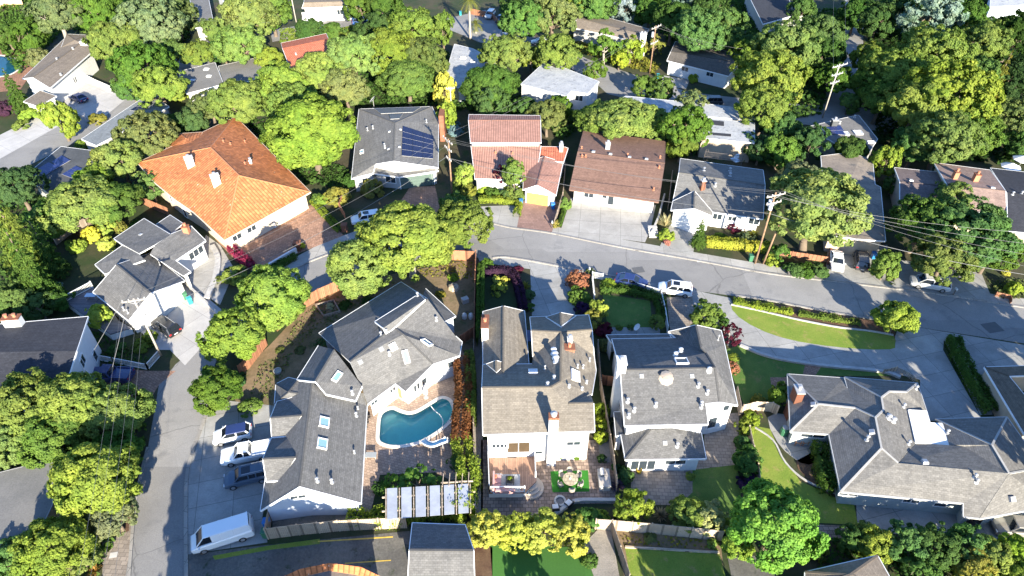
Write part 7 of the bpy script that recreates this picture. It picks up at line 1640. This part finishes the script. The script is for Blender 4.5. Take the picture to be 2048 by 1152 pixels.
# pool cleaner hose
P = smooth_path([at(862, 812, -.04), at(870, 822, -.04), at(880, 830, -.04), at(886, 842, -.04), at(885, 852, -.04)], 5); b_ = MB(); b_.tube(P, .05, 6); c_ = P[0].copy(); b_.v = [v-c_ for v in b_.v]; o_ = b_.build('pool_hose', WHITE); o_.location = c_; tag(o_, 'white cleaner hose floating in the kidney pool', 'hose')
# pergola with translucent roof panels
pg = thing('pergola', 'timber pergola with six grey translucent roof panels below the pool', 'pergola', at(855, 1010)); ZP = 2.4
A_, B2, C_, D_ = at(772, 978, ZP), at(942, 968, ZP), at(943, 1026, ZP), at(772, 1040, ZP)
PANELM = plain('grey_polycarbonate', (.36, .38, .42), .5, var=.2, scale=1)
for k in range(6):
    u0, u1 = (k+.08)/6, (k+.80)/6; q = [A_.lerp(B2, u0), D_.lerp(C_, u0), D_.lerp(C_, u1), A_.lerp(B2, u1)]
    b_ = MB(); q = [x+Vector((0, 0, .1)) for x in q]; b_.hexa([x-Vector((0, 0, .03)) for x in q], q); b_.build('roof_panel', PANELM, pg)
for k in range(7):
    u = (k-.06 if k else .0)/6; u = min(1, max(0, u)); b_ = MB(); b_.bar(A_.lerp(B2, u), D_.lerp(C_, u), .1, .16); b_.build('rafter', PALEWOOD, pg)
for v in (.25, .7):
    b_ = MB(); e = (B2-A_).normalized()*.4; b_.bar(A_.lerp(D_, v)-e-Vector((0, 0, .14)), B2.lerp(C_, v)+e-Vector((0, 0, .14)), .12, .14); b_.build('beam', PALEWOOD, pg)
    for u in (.02, .5, .98): q = A_.lerp(B2, u).lerp(D_.lerp(C_, u), v); b_ = MB(); b_.box((q.x, q.y, (ZP-.2)/2), (.13, .13, ZP-.2)); b_.build('post', PALEWOOD, pg)
e0, e1 = at(882, 966, ZP+.05), at(946, 962, ZP+.05)
b_ = MB(); b_.bar(e0, e1, .12, .14); b_.build('beam', PALEWOOD, pg); b_ = MB()
for k in range(5): q = e0.lerp(e1, (k+.3)/5); b_.bar(q+Vector((0, -.5, .12)), q+Vector((0, 1.0, .12)), .07, .09)
b_.build('slats', PALEWOOD, pg)
# two patio umbrellas upper right, dish, bins and odds
for x, y, l in ((2022, 333, 'left'), (2046, 318, 'right')):
    p_ = at(x, y, 2.4); p_.z = 0; u_ = thing('patio_umbrella', 'white patio umbrella at the right edge, %s of the pair' % l, 'umbrella', p_, 'white patio umbrellas at the right edge'); b_ = MB(); b_.cyl(p_, p_+Vector((0, 0, 3.0)), .04); b_.build('pole', METAL, u_); b_ = MB(); b_.lathe(p_, [(1.6, 2.3), (1.6, 2.38), (.05, 3.05), (0, 3.08)], 8); b_.build('canopy', plain('white_canvas', (.78, .78, .76), .9), u_); b_ = MB(); b_.lathe(p_, [(.3, 0), (.3, .1), (.05, .15)], 12); b_.build('base', CONC, u_)
def dish(px, py, z, r, label, ang=2.2):
    p = at(px, py, z); d = thing('satellite_dish', label, 'satellite dish', Vector((p.x, p.y, 0 if z > 4 else 0))); b = MB(); b.cyl(Vector((p.x, p.y, 0)), p, .05); b.build('mast', METAL, d); b = MB(); n = Vector((math.cos(ang), math.sin(ang)*.6-.5, .6)).normalized(); u = n.orthogonal().normalized(); w = n.cross(u)
    for k in range(18):
        a, c = k*math.pi/9, (k+1)*math.pi/9
        for r0, r1 in ((0, .5), (.5, 1)):
            f = lambda rr, t: p+(u*math.cos(t)+w*math.sin(t))*r*rr+n*(.25*r*rr*rr)
            q = [f(r0, a), f(r1, a), f(r1, c), f(r0, c)]; b.face(q if r0 else q[1:] if False else [q[0], q[1], q[2]])
    b.build('reflector', WHITE, d); return d
dish(746, 200, 3.2, .8, 'pale satellite dish behind the solar house'); dish(1275, 655, 1.2, .5, 'white dish like shell standing at the shaded lawn edge')
def bin_(px, py, m, label, name='wheelie_bin', rz=0.0):
    p = at(px, py, .6); p.z = 0; o = thing(name, label, 'bin', p); b = MB(); b.box(p+Vector((0, 0, .52)), (.52, .58, .95), taper=1.12); b.build('body', m, o, bevel=.03); b = MB(); b.box(p+Vector((0, 0, 1.04)), (.64, .72, .08)); b.build('lid', m, o, bevel=.03)
    for s in (-.25, .25): b = MB(); b.cyl(p+Vector((s, .3, .12)), p+Vector((s+.06, .3, .12)), .12); b.build('wheel', BLACK, o)
    o.rotation_euler = (0, 0, rz); return o
TEAL = plain('teal_plastic', (.03, .33, .36), .45); BLUEP = plain('blue_plastic', (.02, .17, .48), .45); GREENP = plain('green_plastic', (.04, .16, .08), .5)
bin_(379, 600, TEAL, 'turquoise bin on the garage apron', rz=.6); bin_(370, 591, GREENP, 'dark green bin beside the turquoise bin', rz=.6); bin_(533, 1046, BLUEP, 'blue bin at the shaded fence corner'); bin_(530, 1066, GREENP, 'dark green bin below the blue bin'); bin_(1748, 510, BLUEP, 'blue bin beside the dark hatchback'); bin_(1502, 515, GREENP, 'dark bin at the foot of the brown wooden pole'); bin_(1131, 77, TEAL, 'turquoise bin at the top beside the lime trees'); bin_(1316, 152, TEAL, 'turquoise bin beside the back road'); bin_(921, 26, TEAL, 'turquoise bin left of the palm'); bin_(1042, 404, BLUEP, 'small blue bin left of the yellow garage door'); bin_(1106, 411, BLUEP, 'small blue bin right of the yellow garage door'); bin_(1940, 1050, BLACK, 'black bin beside the ranch house yard')
# wooden chairs on ranch patio
for k, (x, y) in enumerate(((1596, 884), (1610, 884))):
    p_ = at(x, y, .4); p_.z = .04; c_ = thing('wooden_chair', 'orange wooden garden chair on the ranch patio, %s' % ('left' if k == 0 else 'right'), 'chair', p_, 'wooden garden chairs'); WCH = plain('orange_wood', (.48, .22, .11), .7, var=.2, scale=6)
    part('seat', WCH, c_, [((0, .05*j-.2, .38-.02*j), (.55, .04, .04)) for j in range(9)], 0); part('backrest', WCH, c_, [((-.22+.11*j, .3, .68), (.08, .05, .7)) for j in range(5)], 0)
    for s in (-.3, .3): part('armrest', WCH, c_, [((s, .02, .58), (.09, .65, .04))], 0); part('leg', WCH, c_, [((s, -.22, .28), (.07, .07, .56))], 0)
    c_.rotation_euler = (0, 0, (-.1, .2)[k])
# kettle barbecue and side items by the ranch patio
p_ = at(1569, 862, .5); p_.z = 0; k_ = thing('covered_grill', 'dark green covered grill on the ranch patio edge', 'grill', p_); b_ = MB(); b_.lathe(p_, [(.45, 0), (.5, .8), (.35, 1.1), (0, 1.15)], 12); b_.build('cover', GREENP, k_); b_ = MB(); b_.lathe(p_, [(.35, 1.1), (.36, 1.15), (0, 1.22)], 12); b_.build('lid', METAL, k_)
# basketball post / steel lamp posts and mailbox
def post(px, py, h, label, name='mailbox', m=None):
    p = at(px, py); o = thing(name, label, name.replace('_', ' '), p); b = MB(); b.box(p+Vector((0, 0, h/2)), (.1, .1, h)); b.build('post', m or DARKTRIM, o); b = MB(); b.box(p+Vector((0, 0, h+.12)), (.22, .45, .24)); b.build('box', WHITE, o, bevel=.03); return o
post(1104, 457, 1.1, 'white mailbox at the foot of the red driveway'); post(1178, 550, 1.1, 'white mailbox right of the coral ball bush'); post(1906, 590, 1.0, 'small white mailbox below the silver minivan')
# steps beside the parking pad
p_ = at(1307, 474); s_ = thing('garden_steps', 'concrete steps beside the big parking pad', 'steps', p_)
for k in range(5): b_ = MB(); b_.box(p_+Vector((.25*k*0, .42*k, .09+.16*k)), (1.4, .45, .18+.0*k)); b_.build('step', CONC, s_)
# hot tub and chairs behind grey house; wedge deck at the left house
deck('132,604 186,575 210,600 235,640 262,655 220,668', 1.2, plank_mat('dark_blue_grey_deck', (.16, .16, .18), .15), 'wedge shaped dark deck beside the garage house'); railing('132,604,1.2 186,575,1.2', 1.0, 'pale railing on the wedge shaped deck')
p_ = at(186, 598, 1.25); t_ = thing('garden_table', 'pale blue table on the wedge shaped deck', 'table', p_); part('tabletop', plain('pale_blue_top', (.45, .55, .65), .5), t_, [((0, 0, .72), (1.5, .8, .05))])
for sx in (-.65, .65): part('leg', METAL, t_, [((sx, 0, .36), (.06, .6, .7))], 0)
# dirt yard odds: planter bed, stump, pots, pump
p_ = at(660, 612); b_ = MB(); b_.strip(pts('632,612 668,603 680,625 648,634'), .15, 0, .35, closed=True); c_ = b_.v[0].copy(); b_.v = [v-c_ for v in b_.v]; o_ = b_.build('planter_bed', GREYWOOD); o_.location = c_; tag(o_, 'square timber planter bed in the dirt yard', 'planter')
p_ = at(907, 572, .5); p_.z = 0; b_ = MB(); b_.lathe((0, 0, 0), [(.8, 0), (.75, .5), (.5, .62), (0, .65)], 7); b_.lathe((0, 0, .62), [(.35, 0), (.35, .15), (.2, .18), (.2, .1)], 14); o_ = b_.build('stone_well', plain('tan_stone', (.40, .32, .23), .9, var=.3)); o_.location = p_; tag(o_, 'tan stone mound in the dirt yard corner', 'stone mound')
p_ = at(930, 600, .4); p_.z = 0; b_ = MB(); b_.box((0, 0, .35), (.9, .7, .7), .5); b_.box((0, 0, .72), (.95, .75, .06), .5); o_ = b_.build('storage_box', METAL, bevel=.03); o_.location = p_; tag(o_, 'pale grey box in the dirt yard corner', 'box')
p_ = at(935, 632, .4); p_.z = 0; t_ = thing('pool_pump', 'white pool pump tanks beside the pool house', 'pool pump', p_)
for s in (-.4, .45): b_ = MB(); b_.lathe(p_+Vector((s, 0, 0)), [(.3, 0), (.34, .5), (.25, .8), (.1, .95), (0, .95)], 12); b_.build('tank', WHITE, t_)
b_ = MB(); b_.tube([p_+Vector((-.4, 0, .9)), p_+Vector((0, .3, 1.0)), p_+Vector((.45, 0, .9))], .05, 6); b_.build('pipe', BLACK, t_)
p_ = at(555, 742, .2); p_.z = 0; b_ = MB(); b_.lathe((0, 0, 0), [(.45, 0), (.5, .35), (.42, .37), (.4, .2), (0, .2)], 14); o_ = b_.build('planter_tub', METAL); o_.location = p_; tag(o_, 'grey metal tub in the dirt yard', 'tub')
for x, y, r_, l in ((740, 905, .32, 'dark'), ): pass
p_ = at(742, 912, .3); p_.z = .03; t_ = thing('pool_table', 'small grey table beside the pool house wall', 'table', p_); part('tabletop', plain('grey_top', (.3, .32, .33), .5), t_, [((0, 0, .5), (1.2, .7, .05))])
for sx in (-.5, .5): part('leg', METAL, t_, [((sx, 0, .25), (.05, .5, .5))], 0)
p_ = at(851, 785, .9); p_.z = 0; u_ = thing('folded_parasol', 'white folded parasol beside the kidney pool', 'umbrella', p_); b_ = MB(); b_.lathe(p_, [(.05, 0), (.05, .6), (.25, .7), (.3, 1.0), (.1, 2.0), (0, 2.1)], 10); b_.build('canopy', WHITE, u_); b_ = MB(); b_.lathe(p_, [(.3, 0), (.3, .08), (.05, .1)], 12); b_.build('base', CONC, u_)
for x, y, l in ((1288, 955, 'yellow bucket'),): p_ = at(1278, 943, .2); p_.z = .03; b_ = MB(); b_.lathe((0, 0, 0), [(.22, 0), (.3, .5), (.26, .5), (.24, .3), (0, .3)], 12); o_ = b_.build('flower_pot', plain('yellow_plastic', (.6, .42, .03), .5)); o_.location = p_; tag(o_, 'yellow pot on the white house patio', 'flower pot')
for x, y, l in ((735, 845, 'upper'), (738, 835, 'second'), (732, 855, 'lower')): p_ = at(x, y, .2); p_.z = .03; b_ = MB(); b_.lathe((0, 0, 0), [(.14, 0), (.2, .32), (.16, .32), (.15, .2), (0, .2)], 10); o_ = b_.build('flower_pot', DARKTRIM); o_.location = p_; tag(o_, 'dark pot against the pool house wall, %s' % l, 'flower pot')
# manhole / utility covers
for x, y, w, l in ((1398, 521, .8, 'pale utility lid on the far pavement'), (1277, 540, 1.6, 'square patch in the street before the picket railing'), (1985, 655, 2.2, 'square outlined patch in the street at right'), (524, 497, .7, 'dark drain lid on the brick driveway'), (227, 1110, .7, 'pale outlined lid on the tiled pavement')):
    p_ = at(x, y, .03); b_ = MB(); b_.box((0, 0, 0), (w, w*.8, .012), .2); o_ = b_.build('utility_cover', plain('cover_'+l.split()[0], (.5, .48, .45) if 'pale' in l else (.10, .10, .10), .8)); o_.location = p_; tag(o_, l, 'utility cover'); o_.location.z = .034
# awning over lane tables, hot tub behind grey house
p_ = at(1470, 322, 3.6); t_ = thing('hot_tub_cover', 'folded pale blue chairs on the roof deck of the grey garage house', 'deck chair', p_); b_ = MB(); b_.box(p_+Vector((0, 0, .25)), (1.0, 1.4, .1), .5); b_.box(p_+Vector((.3, .5, .6)), (1.0, .1, .8), .5); b_.build('frame', plain('pale_blue_canvas', (.55, .62, .68), .6), t_); b_ = MB(); b_.box(p_+Vector((0, 0, .1)), (.8, 1.2, .2), .5); b_.build('legs', METAL, t_)
